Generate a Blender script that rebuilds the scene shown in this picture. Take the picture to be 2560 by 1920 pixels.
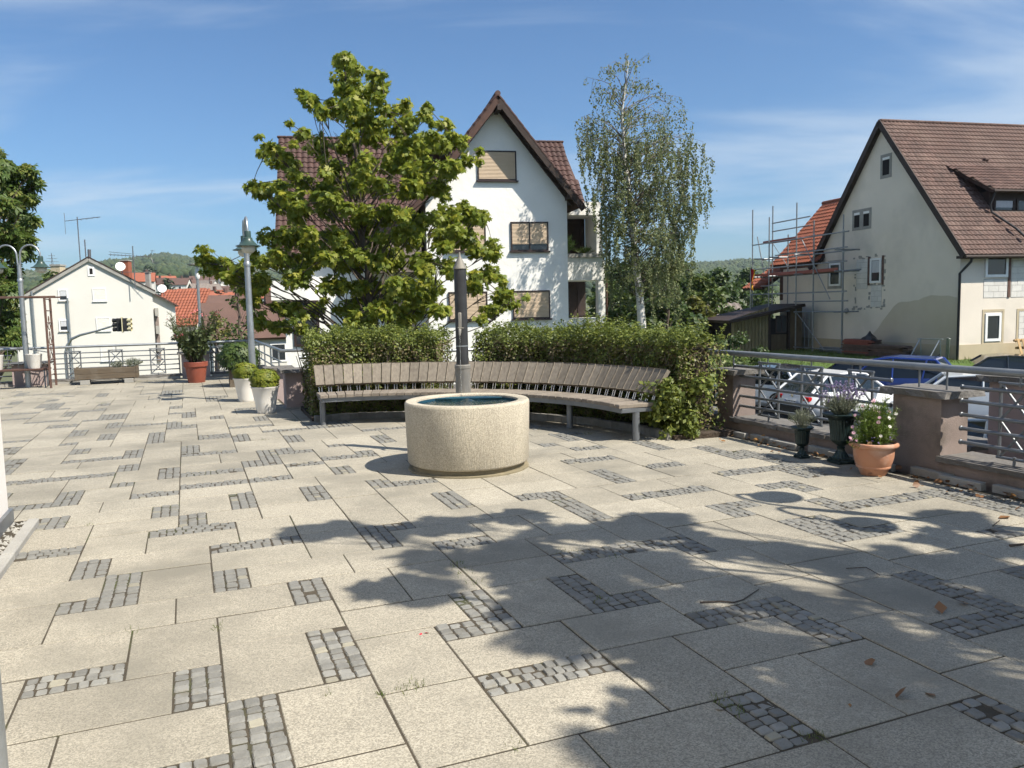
import bpy, bmesh, math, random
import numpy as np
from mathutils import Vector, Matrix, Quaternion

for o in list(bpy.data.objects):
    bpy.data.objects.remove(o, do_unlink=True)
SC = bpy.context.scene
COL = SC.collection
rnd = random.Random(7)
NR = np.random.default_rng(11)
PI = math.pi
D = math.radians

# ------------------------------------------------------------------ camera
F_PX, PITCH, ROLL, CAM_H = 2009.3, 0.0960, -0.0225, 1.58
_R = np.array([1., 0, 0]); _F = np.array([0, math.cos(PITCH), -math.sin(PITCH)]); _U = np.array([0, math.sin(PITCH), math.cos(PITCH)])
_R, _U = math.cos(ROLL) * _R + math.sin(ROLL) * _U, -math.sin(ROLL) * _R + math.cos(ROLL) * _U
cam = bpy.data.cameras.new('camera'); cam_o = bpy.data.objects.new('camera', cam); COL.objects.link(cam_o)
cam.sensor_fit = 'HORIZONTAL'; cam.sensor_width = 36.0; cam.lens = F_PX / 2560 * 36.0
cam.clip_start = 0.05; cam.clip_end = 9000
cam_o.matrix_world = Matrix(((_R[0], _U[0], -_F[0], 0), (_R[1], _U[1], -_F[1], 0), (_R[2], _U[2], -_F[2], CAM_H), (0, 0, 0, 1)))
SC.camera = cam_o

# ------------------------------------------------------------------ light
SUN_EL = D(51.5); SUN_AZ = math.atan2(0.879, -0.477)           # direction to the sun: (sin az, cos az)
SUN_DIR = Vector((math.sin(SUN_AZ) * math.cos(SUN_EL), math.cos(SUN_AZ) * math.cos(SUN_EL), math.sin(SUN_EL)))
W = bpy.data.worlds.new('World'); SC.world = W; W.use_nodes = True
nt = W.node_tree; nt.nodes.clear()
def N(t, typ, **kw):
    n = t.nodes.new(typ)
    for k, v in kw.items():
        setattr(n, k, v)
    return n
sky = N(nt, 'ShaderNodeTexSky', sky_type='NISHITA', sun_disc=False, sun_elevation=SUN_EL, sun_rotation=SUN_AZ,
        altitude=250, air_density=1.0, dust_density=1.3, ozone_density=2.6)
tc = N(nt, 'ShaderNodeTexCoord')
sep = N(nt, 'ShaderNodeSeparateXYZ'); nt.links.new(tc.outputs['Generated'], sep.inputs[0])
zz = N(nt, 'ShaderNodeMath', operation='MAXIMUM'); nt.links.new(sep.outputs['Z'], zz.inputs[0]); zz.inputs[1].default_value = 0.0
za = N(nt, 'ShaderNodeMath', operation='ADD'); nt.links.new(zz.outputs[0], za.inputs[0]); za.inputs[1].default_value = 0.22
dx = N(nt, 'ShaderNodeMath', operation='DIVIDE'); nt.links.new(sep.outputs['X'], dx.inputs[0]); nt.links.new(za.outputs[0], dx.inputs[1])
dy = N(nt, 'ShaderNodeMath', operation='DIVIDE'); nt.links.new(sep.outputs['Y'], dy.inputs[0]); nt.links.new(za.outputs[0], dy.inputs[1])
cmb = N(nt, 'ShaderNodeCombineXYZ'); nt.links.new(dx.outputs[0], cmb.inputs[0]); nt.links.new(dy.outputs[0], cmb.inputs[1])
mp = N(nt, 'ShaderNodeMapping'); nt.links.new(cmb.outputs[0], mp.inputs['Vector'])
mp.inputs['Rotation'].default_value = (0, 0, D(35)); mp.inputs['Scale'].default_value = (0.6, 1.5, 1); mp.inputs['Location'].default_value = (4.1, 0.8, 0)
cn = N(nt, 'ShaderNodeTexNoise'); cn.inputs['Scale'].default_value = 1.15; cn.inputs['Detail'].default_value = 7; cn.inputs['Roughness'].default_value = 0.52; cn.inputs['Distortion'].default_value = 0.55
nt.links.new(mp.outputs[0], cn.inputs['Vector'])
cr = N(nt, 'ShaderNodeMapRange'); nt.links.new(cn.outputs['Fac'], cr.inputs['Value'])
cr.inputs['From Min'].default_value = 0.43; cr.inputs['From Max'].default_value = 0.72; cr.inputs['To Min'].default_value = 0.0; cr.inputs['To Max'].default_value = 0.62; cr.interpolation_type = 'SMOOTHSTEP'
mx = N(nt, 'ShaderNodeMix', data_type='RGBA'); nt.links.new(cr.outputs[0], mx.inputs['Factor'])
tint = N(nt, 'ShaderNodeMix', data_type='RGBA', blend_type='MULTIPLY'); tint.inputs['Factor'].default_value = 1.0; nt.links.new(sky.outputs[0], tint.inputs['A']); tint.inputs['B'].default_value = (0.74, 0.99, 1.19, 1)
nt.links.new(tint.outputs['Result'], mx.inputs['A']); mx.inputs['B'].default_value = (6.2, 7.0, 7.8, 1)
bg = N(nt, 'ShaderNodeBackground'); nt.links.new(mx.outputs['Result'], bg.inputs['Color']); bg.inputs['Strength'].default_value = 0.073
wo = N(nt, 'ShaderNodeOutputWorld'); nt.links.new(bg.outputs[0], wo.inputs['Surface'])

sl = bpy.data.lights.new('sun', 'SUN'); sl.energy = 5.0; sl.angle = D(0.53); sl.color = (1.0, 0.93, 0.81)
so = bpy.data.objects.new('sun', sl); COL.objects.link(so); so.rotation_euler = SUN_DIR.to_track_quat('Z', 'Y').to_euler(); so.location = (20, -12, 30)

SC.view_settings.view_transform = 'Standard'; SC.view_settings.look = 'None'; SC.view_settings.gamma = 1.0
SC.view_settings.use_curve_mapping = False; SC.view_settings.exposure = 0.72
SC.cycles.max_bounces = 4; SC.cycles.diffuse_bounces = 2; SC.cycles.glossy_bounces = 2; SC.cycles.transmission_bounces = 4; SC.cycles.transparent_max_bounces = 8
SC.cycles.use_denoising = True; SC.cycles.volume_bounces = 0; SC.cycles.use_adaptive_sampling = True; SC.cycles.adaptive_threshold = 0.03
SC.cycles.sample_clamp_indirect = 6.0; SC.cycles.caustics_reflective = False; SC.cycles.caustics_refractive = False

# ------------------------------------------------------------------ positions from pixels of the photograph (2560 x 1920)
def ray(px, py):
    return (px - 1280) / F_PX * _R - (py - 960) / F_PX * _U + _F
def at(px, py, Y):
    d = ray(px, py); t = Y / d[1]; return Vector((d[0] * t, Y, d[2] * t + CAM_H))
def gr(px, py, z=0.0):
    d = ray(px, py); t = (z - CAM_H) / d[2]; return Vector((d[0] * t, d[1] * t, z))
YAW = 0.38282; CA, SA = math.cos(YAW), math.sin(YAW)
MOD = 0.2; U0, V0 = -0.7369, 2.157
def uv(u, v, z=0.0):                                   # terrace frame: u to the right along the slab courses, v away
    return Vector((CA * u - SA * v, SA * u + CA * v, z))

# ------------------------------------------------------------------ object helpers
def prop(o, label=None, cat=None, group=None, kind=None):
    if label: o['label'] = label
    if cat: o['category'] = cat
    if group: o['group'] = group
    if kind: o['kind'] = kind
    return o
def empty(name, loc=(0, 0, 0), rz=0.0, label=None, cat=None, group=None, kind=None):
    o = bpy.data.objects.new(name, None); COL.objects.link(o)
    o.location = loc; o.rotation_euler = (0, 0, rz); o.empty_display_size = 0.2
    return prop(o, label, cat, group, kind)
def link(name, me, parent=None, mat=None):
    o = bpy.data.objects.new(name, me); COL.objects.link(o)
    if parent is not None: o.parent = parent
    if mat is not None and not me.materials: me.materials.append(mat)
    return o
def copy_tree(o, parent=None):
    c = o.copy(); COL.objects.link(c)
    if parent is not None: c.parent = parent
    for ch in list(o.children): copy_tree(ch, c)
    return c

class MB:
    """collects shapes; build() links them as ONE mesh object"""
    def __init__(s): s.v = []; s.f = []
    def add(s, vs, fs):
        b = len(s.v); s.v.extend([tuple(p) for p in vs]); s.f.extend([tuple(i + b for i in f) for f in fs]); return s
    def box(s, c, d, rz=0.0, M=None):
        x, y, z = (k / 2 for k in d); vs = [Vector((a * x, b * y, e * z)) for e in (-1, 1) for b in (-1, 1) for a in (-1, 1)]
        m = Matrix.Translation(c) @ (M if M is not None else Matrix.Rotation(rz, 4, 'Z'))
        return s.add([m @ v for v in vs], [(0, 2, 3, 1), (4, 5, 7, 6), (0, 1, 5, 4), (2, 6, 7, 3), (0, 4, 6, 2), (1, 3, 7, 5)])
    def bbox(s, x0, x1, y0, y1, z0, z1): return s.box(((x0 + x1) / 2, (y0 + y1) / 2, (z0 + z1) / 2), (abs(x1 - x0), abs(y1 - y0), abs(z1 - z0)))
    def bev(s, c, d, b=0.01, rz=0.0, M=None):
        bm = bmesh.new(); bmesh.ops.create_cube(bm, size=1); bmesh.ops.scale(bm, vec=d, verts=bm.verts)
        bmesh.ops.bevel(bm, geom=list(bm.edges), offset=b, segments=1, affect='EDGES')
        m = Matrix.Translation(c) @ (M if M is not None else Matrix.Rotation(rz, 4, 'Z'))
        bm.verts.index_update(); s.add([m @ v.co for v in bm.verts], [[v.index for v in f.verts] for f in bm.faces]); bm.free(); return s
    def tube(s, pts, r, n=8, cap=True):
        pts = [Vector(p) for p in pts]; k = len(pts); rr = r if isinstance(r, (list, tuple)) else [r] * k
        t0 = (pts[1] - pts[0]).normalized(); up = Vector((0, 0, 1)) if abs(t0.z) < 0.9 else Vector((1, 0, 0))
        a = t0.cross(up).normalized(); vs = []
        for i, p in enumerate(pts):
            t = (pts[min(i + 1, k - 1)] - pts[max(i - 1, 0)])
            t = t.normalized() if t.length > 1e-9 else t0
            a = (a - t * a.dot(t)); a = a.normalized() if a.length > 1e-6 else t.orthogonal().normalized()
            b = t.cross(a)
            for j in range(n):
                w = 2 * PI * j / n; vs.append(p + (a * math.cos(w) + b * math.sin(w)) * rr[i])
        fs = [(i * n + j, i * n + (j + 1) % n, (i + 1) * n + (j + 1) % n, (i + 1) * n + j) for i in range(k - 1) for j in range(n)]
        if cap: fs += [tuple(range(n - 1, -1, -1)), tuple((k - 1) * n + j for j in range(n))]
        return s.add(vs, fs)
    def lathe(s, prof, n=24, c=(0, 0, 0), cap=True):
        vs = []
        for (r, z) in prof:
            for j in range(n):
                w = 2 * PI * j / n; vs.append((c[0] + r * math.cos(w), c[1] + r * math.sin(w), c[2] + z))
        k = len(prof); fs = [(i * n + j, i * n + (j + 1) % n, (i + 1) * n + (j + 1) % n, (i + 1) * n + j) for i in range(k - 1) for j in range(n)]
        if cap:
            if prof[0][0] > 1e-4: fs.append(tuple(range(n - 1, -1, -1)))
            if prof[-1][0] > 1e-4: fs.append(tuple((k - 1) * n + j for j in range(n)))
        return s.add(vs, fs)
    def prism(s, poly, z0, z1):
        n = len(poly); vs = [(p[0], p[1], z0) for p in poly] + [(p[0], p[1], z1) for p in poly]
        return s.add(vs, [tuple(range(n - 1, -1, -1)), tuple(range(n, 2 * n))] + [(i, (i + 1) % n, n + (i + 1) % n, n + i) for i in range(n)])
    def slab(s, poly3, n, t):
        """planar polygon extruded along -n by t"""
        k = len(poly3); n = Vector(n).normalized(); a = [Vector(p) for p in poly3]; b = [p - n * t for p in a]
        return s.add(a + b, [tuple(range(k)), tuple(range(2 * k - 1, k - 1, -1))] + [(i, k + i, k + (i + 1) % k, (i + 1) % k) for i in range(k)])
    def mesh(s, name='mesh', smooth=False):
        me = bpy.data.meshes.new(name); me.from_pydata(s.v, [], s.f)
        bm = bmesh.new(); bm.from_mesh(me); bmesh.ops.recalc_face_normals(bm, faces=bm.faces); bm.to_mesh(me); bm.free()
        if smooth:
            me.polygons.foreach_set('use_smooth', [True] * len(me.polygons)); me.set_sharp_from_angle(angle=D(38))
        me.update(); return me
    def build(s, name, mat, parent=None, smooth=False):
        return link(name, s.mesh(name, smooth), parent, mat)

def np_mesh(name, V, Fs, k):
    """V (n,3), Fs (m,k) -> mesh, fast"""
    me = bpy.data.meshes.new(name); n, m = len(V), len(Fs)
    me.vertices.add(n); me.vertices.foreach_set('co', np.asarray(V, np.float32).ravel())
    me.loops.add(m * k); me.loops.foreach_set('vertex_index', np.asarray(Fs, np.int32).ravel())
    me.polygons.add(m); me.polygons.foreach_set('loop_start', np.arange(0, m * k, k, dtype=np.int32))
    me.update(calc_edges=True); me.validate(); return me

# ------------------------------------------------------------------ materials
def new_mat(name):
    m = bpy.data.materials.new(name); m.use_nodes = True; t = m.node_tree; t.nodes.clear()
    out = N(t, 'ShaderNodeOutputMaterial'); b = N(t, 'ShaderNodeBsdfPrincipled'); t.links.new(b.outputs[0], out.inputs['Surface'])
    return m, t, b, out
def c4(c): return (c[0], c[1], c[2], 1.0)
def tex_noise(t, pos, scale, detail=3, rough=0.55, stretch=None, dist=0.0):
    n = N(t, 'ShaderNodeTexNoise'); n.inputs['Scale'].default_value = scale; n.inputs['Detail'].default_value = detail
    n.inputs['Roughness'].default_value = rough; n.inputs['Distortion'].default_value = dist
    if stretch:
        m = N(t, 'ShaderNodeMapping'); m.inputs['Scale'].default_value = stretch; t.links.new(pos, m.inputs['Vector']); pos = m.outputs[0]
    t.links.new(pos, n.inputs['Vector']); return n.outputs['Fac']
def ramp(t, fac, lo, hi, a=0.0, b=1.0):
    r = N(t, 'ShaderNodeMapRange'); t.links.new(fac, r.inputs['Value']); r.inputs['From Min'].default_value = lo; r.inputs['From Max'].default_value = hi
    r.inputs['To Min'].default_value = a; r.inputs['To Max'].default_value = b; return r.outputs[0]
def mixc(t, fac, A, B, blend='MIX'):
    m = N(t, 'ShaderNodeMix', data_type='RGBA', blend_type=blend)
    if isinstance(fac, (int, float)): m.inputs['Factor'].default_value = fac
    else: t.links.new(fac, m.inputs['Factor'])
    for k, v in (('A', A), ('B', B)):
        if isinstance(v, tuple): m.inputs[k].default_value = c4(v)
        else: t.links.new(v, m.inputs[k])
    return m.outputs['Result']
def mat(name, col, col2=None, scale=3.0, lo=0.35, hi=0.65, rough=0.8, metal=0.0, spec=0.4, bump=0.0, bscale=40.0, grain=None, gscale=150.0, gamt=0.25,
        stretch=None, rand=0.0, stain=None, sscale=0.8, slo=0.5, shi=0.75, bdist=0.01, coat=0.0, obj=False, vor=None):
    """col/col2 mixed by world noise; grain: fine speckle colour; stain: broad patches; rand: brightness change per object; bump: fine relief"""
    m, t, b, _ = new_mat(name)
    if obj:
        g = N(t, 'ShaderNodeTexCoord'); pos = g.outputs['Object']
    else:
        g = N(t, 'ShaderNodeNewGeometry'); pos = g.outputs['Position']
    c = tuple(col)
    if col2 is not None: c = mixc(t, ramp(t, tex_noise(t, pos, scale, 4, 0.6, stretch), lo, hi), c, tuple(col2))
    if grain is not None: c = mixc(t, ramp(t, tex_noise(t, pos, gscale, 2, 0.7), 0.5, 0.62, 0, gamt * 2), c, tuple(grain))
    if vor:
        vn = N(t, 'ShaderNodeTexVoronoi'); vn.inputs['Scale'].default_value = vor[0]; t.links.new(pos, vn.inputs['Vector']); vs_ = N(t, 'ShaderNodeSeparateColor'); t.links.new(vn.outputs['Color'], vs_.inputs[0])
        sc_ = N(t, 'ShaderNodeVectorMath', operation='SCALE'); t.links.new(ramp(t, vs_.outputs[0], 0, 1, vor[1], vor[2]), sc_.inputs['Scale'])
        if isinstance(c, tuple): sc_.inputs[0].default_value = c
        else: t.links.new(c, sc_.inputs[0])
        c = sc_.outputs[0]
    if stain is not None: c = mixc(t, ramp(t, tex_noise(t, pos, sscale, 5, 0.62), slo, shi, 0, 0.85), c, tuple(stain))
    if rand:
        oi = N(t, 'ShaderNodeObjectInfo'); v = ramp(t, oi.outputs['Random'], 0, 1, 1 - rand, 1 + rand)
        mm = N(t, 'ShaderNodeVectorMath', operation='SCALE')
        if isinstance(c, tuple): mm.inputs[0].default_value = c
        else: t.links.new(c, mm.inputs[0])
        t.links.new(v, mm.inputs['Scale']); c = mm.outputs[0]
    if isinstance(c, tuple): b.inputs['Base Color'].default_value = c4(c)
    else: t.links.new(c, b.inputs['Base Color'])
    b.inputs['Roughness'].default_value = rough; b.inputs['Metallic'].default_value = metal; b.inputs['Specular IOR Level'].default_value = spec
    if coat: b.inputs['Coat Weight'].default_value = coat; b.inputs['Coat Roughness'].default_value = 0.06
    if bump:
        bn = N(t, 'ShaderNodeBump'); bn.inputs['Strength'].default_value = bump; bn.inputs['Distance'].default_value = bdist
        t.links.new(tex_noise(t, pos, bscale, 4, 0.6, stretch), bn.inputs['Height']); t.links.new(bn.outputs[0], b.inputs['Normal'])
    return m
def leaf_mat(name, cols, trans=0.3, rough=0.5):
    """cols: three colours spread over the single leaves"""
    m, t, b, out = new_mat(name)
    g = N(t, 'ShaderNodeNewGeometry'); cr_ = N(t, 'ShaderNodeValToRGB'); t.links.new(g.outputs['Random Per Island'], cr_.inputs[0])
    el = cr_.color_ramp.elements; el[0].color = c4(cols[0]); el[1].color = c4(cols[-1])
    for i, c in enumerate(cols[1:-1]):
        e = el.new((i + 1) / (len(cols) - 1)); e.color = c4(c)
    c = mixc(t, ramp(t, tex_noise(t, g.outputs['Position'], 1.1, 2), 0.4, 0.65, 0, 0.45), cr_.outputs[0], cols[0])
    t.links.new(c, b.inputs['Base Color']); b.inputs['Roughness'].default_value = rough; b.inputs['Specular IOR Level'].default_value = 0.35
    tr = N(t, 'ShaderNodeBsdfTranslucent'); t.links.new(mixc(t, 0.5, c, tuple(min(1, k * 1.5) for k in cols[1])), tr.inputs['Color'])
    ms = N(t, 'ShaderNodeMixShader'); ms.inputs[0].default_value = trans
    t.links.new(b.outputs[0], ms.inputs[1]); t.links.new(tr.outputs[0], ms.inputs[2]); t.links.new(ms.outputs[0], out.inputs['Surface'])
    return m
def glass_mat(name, col=(0.02, 0.025, 0.03), rough=0.04):
    m, t, b, _ = new_mat(name); b.inputs['Base Color'].default_value = c4(col); b.inputs['Roughness'].default_value = rough
    b.inputs['Specular IOR Level'].default_value = 0.6; return m

M = {}
M['slab'] = mat('exposed_aggregate_slab', (0.35, 0.32, 0.26), (0.285, 0.262, 0.213), 1.3, 0.3, 0.7, rough=0.88, spec=0.25, bump=0.5, bscale=130, bdist=0.004,
                vor=(185, 0.66, 1.32), rand=0.085, stain=(0.195, 0.182, 0.15), sscale=0.75, slo=0.47, shi=0.66)
M['sett'] = mat('granite_sett', (0.225, 0.22, 0.20), (0.165, 0.162, 0.147), 14, 0.3, 0.7, rough=0.8, bump=0.6, bscale=60, grain=(0.22, 0.217, 0.205), gscale=180, gamt=0.25, rand=0.25,
                stain=(0.18, 0.165, 0.13), sscale=7, slo=0.58, shi=0.72)
M['sett_pale'] = mat('pale_sett', (0.28, 0.262, 0.205), (0.25, 0.232, 0.185), 14, rough=0.85, bump=0.5, bscale=60, rand=0.15)
M['bed'] = mat('joint_dirt', (0.075, 0.061, 0.043), (0.05, 0.042, 0.03), 9, rough=1.0, bump=0.8, bscale=90, stain=(0.06, 0.075, 0.025), sscale=2.2, slo=0.55, shi=0.7)
M['concrete'] = mat('fountain_concrete', (0.47, 0.42, 0.33), (0.375, 0.335, 0.265), 4, 0.35, 0.72, stretch=(1, 1, 0.16), rough=0.9, bump=0.7, bscale=70, bdist=0.006, vor=(150, 0.72, 1.26), stain=(0.33, 0.295, 0.235), sscale=2.0, slo=0.5, shi=0.75)
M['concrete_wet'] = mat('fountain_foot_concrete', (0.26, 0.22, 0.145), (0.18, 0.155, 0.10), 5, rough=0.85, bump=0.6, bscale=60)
M['concrete_grey'] = mat('grey_concrete', (0.36, 0.35, 0.32), (0.28, 0.27, 0.25), 2, rough=0.9, bump=0.4, bscale=50, grain=(0.2, 0.19, 0.17), gscale=140)
M['blue_tile'] = mat('blue_basin_paint', (0.010, 0.045, 0.085), (0.02, 0.085, 0.115), 6, rough=0.4)
M['iron'] = mat('dark_cast_iron', (0.055, 0.055, 0.057), (0.04, 0.04, 0.042), 7, rough=0.5, metal=0.35, bump=0.15, bscale=40)
M['iron_wet'] = mat('limed_cast_iron', (0.27, 0.25, 0.215), (0.15, 0.145, 0.135), 5, 0.35, 0.6, rough=0.6, metal=0.2, bump=0.2, bscale=30, stretch=(1, 1, 0.35))
M['galv'] = mat('galvanised_steel', (0.42, 0.44, 0.45), (0.33, 0.35, 0.36), 9, rough=0.42, metal=0.75, bump=0.05, bscale=80)
M['steel'] = mat('painted_grey_steel', (0.20, 0.215, 0.23), (0.16, 0.17, 0.185), 5, rough=0.45, metal=0.5)
M['steel_light'] = mat('weathered_galvanised_rail', (0.27, 0.285, 0.30), (0.21, 0.225, 0.24), 5, rough=0.5, metal=0.5)
M['chrome'] = mat('polished_rod', (0.62, 0.58, 0.54), rough=0.25, metal=0.9)
M['bench_wood'] = mat('weathered_bench_wood', (0.225, 0.195, 0.155), (0.14, 0.118, 0.094), 26, 0.3, 0.7, rough=0.85, bump=0.5, bscale=70, bdist=0.003, stretch=(1, 1, 0.12), rand=0.16)
M['bench_seat'] = mat('weathered_seat_wood', (0.25, 0.215, 0.175), (0.165, 0.138, 0.112), 24, 0.3, 0.7, rough=0.85, bump=0.5, bscale=70, bdist=0.003, rand=0.14)
M['stucco_pink'] = mat('pink_grey_stucco', (0.40, 0.315, 0.30), (0.34, 0.27, 0.255), 2.5, rough=0.95, bump=0.6, bscale=90, bdist=0.006, stain=(0.25, 0.20, 0.19), sscale=2.2, slo=0.5, shi=0.75)
M['stucco_dark'] = mat('brown_grey_stucco', (0.28, 0.225, 0.20), (0.22, 0.175, 0.155), 3, rough=0.95, bump=0.6, bscale=90, bdist=0.006, stain=(0.10, 0.085, 0.07), sscale=2.6, slo=0.48, shi=0.7)
M['slate'] = mat('slate_coping', (0.16, 0.15, 0.14), (0.10, 0.096, 0.092), 5, rough=0.85, bump=0.9, bscale=18, bdist=0.02, stain=(0.22, 0.20, 0.17), sscale=5)
M['soil'] = mat('planting_soil', (0.075, 0.055, 0.04), (0.05, 0.038, 0.028), 8, rough=1.0, bump=1.0, bscale=30, bdist=0.03)
M['bark'] = mat('brown_bark', (0.115, 0.09, 0.07), (0.065, 0.052, 0.042), 9, rough=0.95, bump=0.9, bscale=22, bdist=0.02, stretch=(1, 1, 0.3))
M['birch_twig'] = mat('birch_twig_bark', (0.20, 0.165, 0.14), (0.12, 0.10, 0.085), 6, rough=0.9)
M['birch_bark'] = mat('white_birch_bark', (0.62, 0.60, 0.56), (0.07, 0.06, 0.055), 5.5, 0.58, 0.62, rough=0.8, bump=0.3, bscale=20, stretch=(0.7, 0.7, 3.2))
M['white_pot'] = mat('white_glazed_pot', (0.74, 0.715, 0.67), (0.70, 0.67, 0.62), 3, rough=0.35, spec=0.5)
M['terracotta'] = mat('terracotta', (0.46, 0.225, 0.135), (0.40, 0.19, 0.115), 5, rough=0.85, bump=0.15, bscale=40, stain=(0.56, 0.38, 0.29), sscale=5, slo=0.45, shi=0.7)
M['red_pot'] = mat('red_brown_plastic_pot', (0.27, 0.075, 0.045), (0.22, 0.06, 0.04), 3, rough=0.5)
M['urn'] = mat('green_black_cast_iron', (0.018, 0.038, 0.038), (0.012, 0.022, 0.022), 6, rough=0.4, metal=0.3, stain=(0.10, 0.13, 0.12), sscale=9, slo=0.55, shi=0.75)
M['green_paint'] = mat('lamp_green_enamel', (0.04, 0.072, 0.062), (0.034, 0.061, 0.053), 4, rough=0.35)
M['opal'] = mat('opal_glass', (0.62, 0.60, 0.52), rough=0.25)
M['wood_box'] = mat('old_planter_wood', (0.13, 0.10, 0.068), (0.085, 0.066, 0.048), 9, 0.3, 0.7, rough=0.9, bump=0.5, bscale=40, stretch=(0.25, 0.25, 2.5), stain=(0.17, 0.15, 0.12), sscale=3)
M['rust'] = mat('rusty_iron', (0.15, 0.085, 0.065), (0.10, 0.06, 0.05), 8, rough=0.8, metal=0.2)
M['wall_white'] = mat('white_render', (0.86, 0.845, 0.80), (0.81, 0.795, 0.755), 0.7, rough=0.92, bump=0.55, bscale=3.2, bdist=0.03)
M['wall_cream'] = mat('cream_render', (0.64, 0.625, 0.58), (0.61, 0.595, 0.55), 0.4, rough=0.95, bump=0.2, bscale=20)
M['wall_plain'] = mat('white_building_render', (0.74, 0.70, 0.66), (0.71, 0.67, 0.63), 1.0, rough=0.95, bump=0.3, bscale=60)
M['wall_beige'] = mat('beige_house_render', (0.76, 0.685, 0.59), (0.68, 0.615, 0.53), 0.5, 0.3, 0.7, rough=0.95, bump=0.4, bscale=14, stain=(0.54, 0.49, 0.425), sscale=0.28, slo=0.47, shi=0.68)
M['plinth'] = mat('yellow_beige_plinth', (0.50, 0.42, 0.29), (0.44, 0.37, 0.26), 1.5, rough=0.95, bump=0.3, bscale=20)
M['block'] = mat('white_aerated_block', (0.66, 0.64, 0.60), (0.60, 0.58, 0.545), 4, rough=0.95, bump=0.3, bscale=40, rand=0.06)
M['tile_brown'] = mat('brown_roof_tile', (0.085, 0.044, 0.036), (0.068, 0.036, 0.03), 2, rough=0.7, rand=0.16, stain=(0.10, 0.065, 0.055), sscale=1.2)
M['tile_weathered'] = mat('weathered_red_brown_tile', (0.128, 0.074, 0.059), (0.092, 0.055, 0.045), 1.3, rough=0.75, rand=0.2, stain=(0.165, 0.108, 0.086), sscale=0.7, slo=0.5, shi=0.72)
M['tile_orange'] = mat('orange_red_tile', (0.29, 0.092, 0.05), (0.24, 0.078, 0.044), 1.5, rough=0.75, rand=0.12)
M['tile_dull'] = mat('dull_brown_tile', (0.12, 0.07, 0.055), (0.10, 0.058, 0.047), 1.0, rough=0.85)
M['dark_wood'] = mat('dark_brown_wood', (0.045, 0.028, 0.022), (0.03, 0.02, 0.016), 6, rough=0.7, bump=0.2, bscale=20)
M['brown_wood'] = mat('red_brown_fascia', (0.09, 0.045, 0.032), (0.065, 0.034, 0.026), 5, rough=0.7)
M['shutter'] = mat('beige_roller_shutter', (0.52, 0.40, 0.28), (0.49, 0.375, 0.26), 2, rough=0.6)
M['shutter_white'] = mat('pale_roller_shutter', (0.66, 0.64, 0.59), rough=0.6)
M['frame_white'] = mat('white_window_frame', (0.78, 0.78, 0.77), rough=0.4)
M['frame_dark'] = mat('dark_brown_frame', (0.035, 0.022, 0.02), rough=0.5)
M['glass'] = glass_mat('window_glass', (0.03, 0.035, 0.04))
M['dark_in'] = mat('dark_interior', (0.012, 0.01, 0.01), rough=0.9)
M['curtain'] = mat('net_curtain', (0.55, 0.56, 0.58), (0.45, 0.46, 0.48), 30, rough=0.9, stretch=(1, 1, 0.1))
M['asphalt'] = mat('car_park_asphalt', (0.055, 0.055, 0.056), (0.045, 0.045, 0.046), 2, rough=0.95, bump=0.3, bscale=60, grain=(0.1, 0.1, 0.1), gscale=60)
M['earth'] = mat('ground_earth', (0.11, 0.115, 0.06), (0.075, 0.09, 0.04), 0.15, rough=1.0)
M['lawn'] = mat('lawn_green', (0.085, 0.135, 0.025), (0.055, 0.095, 0.02), 0.8, rough=1.0, bump=0.8, bscale=9, bdist=0.06)
M['hill'] = mat('wooded_hillside', (0.052, 0.078, 0.032), (0.036, 0.056, 0.028), 0.02, rough=1.0, bump=1.0, bscale=0.06, bdist=6)
M['black'] = mat('black_plastic', (0.018, 0.018, 0.02), rough=0.5)
M['rubber'] = mat('tyre_rubber', (0.02, 0.02, 0.021), rough=0.9)
M['alloy'] = mat('alloy_rim', (0.35, 0.36, 0.37), rough=0.3, metal=0.8)
M['red_lens'] = mat('red_tail_lens', (0.45, 0.01, 0.012), rough=0.15, spec=0.6)
M['plate'] = mat('number_plate_white', (0.72, 0.72, 0.72), rough=0.4)
M['plate_blue'] = mat('number_plate_blue_band', (0.02, 0.08, 0.45), rough=0.4)
M['p_white'] = mat('white_car_paint', (0.74, 0.75, 0.76), rough=0.3, coat=0.8)
M['p_blue'] = mat('blue_car_paint', (0.012, 0.045, 0.26), rough=0.3, coat=0.9)
M['p_black'] = mat('black_car_paint', (0.012, 0.012, 0.014), rough=0.25, coat=0.9)
M['p_silver'] = mat('silver_blue_car_paint', (0.34, 0.42, 0.50), rough=0.3, metal=0.3, coat=0.8)
M['p_grey'] = mat('grey_van_paint', (0.60, 0.63, 0.66), rough=0.3, coat=0.7)
M['car_glass'] = glass_mat('car_glass', (0.012, 0.018, 0.024), 0.03)
M['board'] = mat('scaffold_board', (0.30, 0.09, 0.065), (0.24, 0.075, 0.055), 6, rough=0.8)
M['plank'] = mat('old_stacked_boards', (0.15, 0.095, 0.075), (0.10, 0.07, 0.058), 5, rough=0.9, rand=0.3)
M['pallet'] = mat('new_pallet_wood', (0.42, 0.28, 0.14), (0.36, 0.23, 0.11), 8, rough=0.85, rand=0.12)
M['shed_wood'] = mat('brown_shed_boards', (0.13, 0.095, 0.055), (0.095, 0.07, 0.042), 3, rough=0.9, bump=0.3, bscale=10, rand=0.12)
M['corrugated'] = mat('grey_fibre_cement_roof', (0.21, 0.175, 0.15), (0.15, 0.125, 0.11), 2, rough=0.9)
M['translucent_sheet'] = mat('yellowed_corrugated_sheet', (0.22, 0.18, 0.095), (0.18, 0.145, 0.075), 2, rough=0.5)
M['f_black'] = mat('flag_black', (0.012, 0.012, 0.012), rough=0.8)
M['f_red'] = mat('flag_red', (0.55, 0.02, 0.02), rough=0.8)
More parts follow.
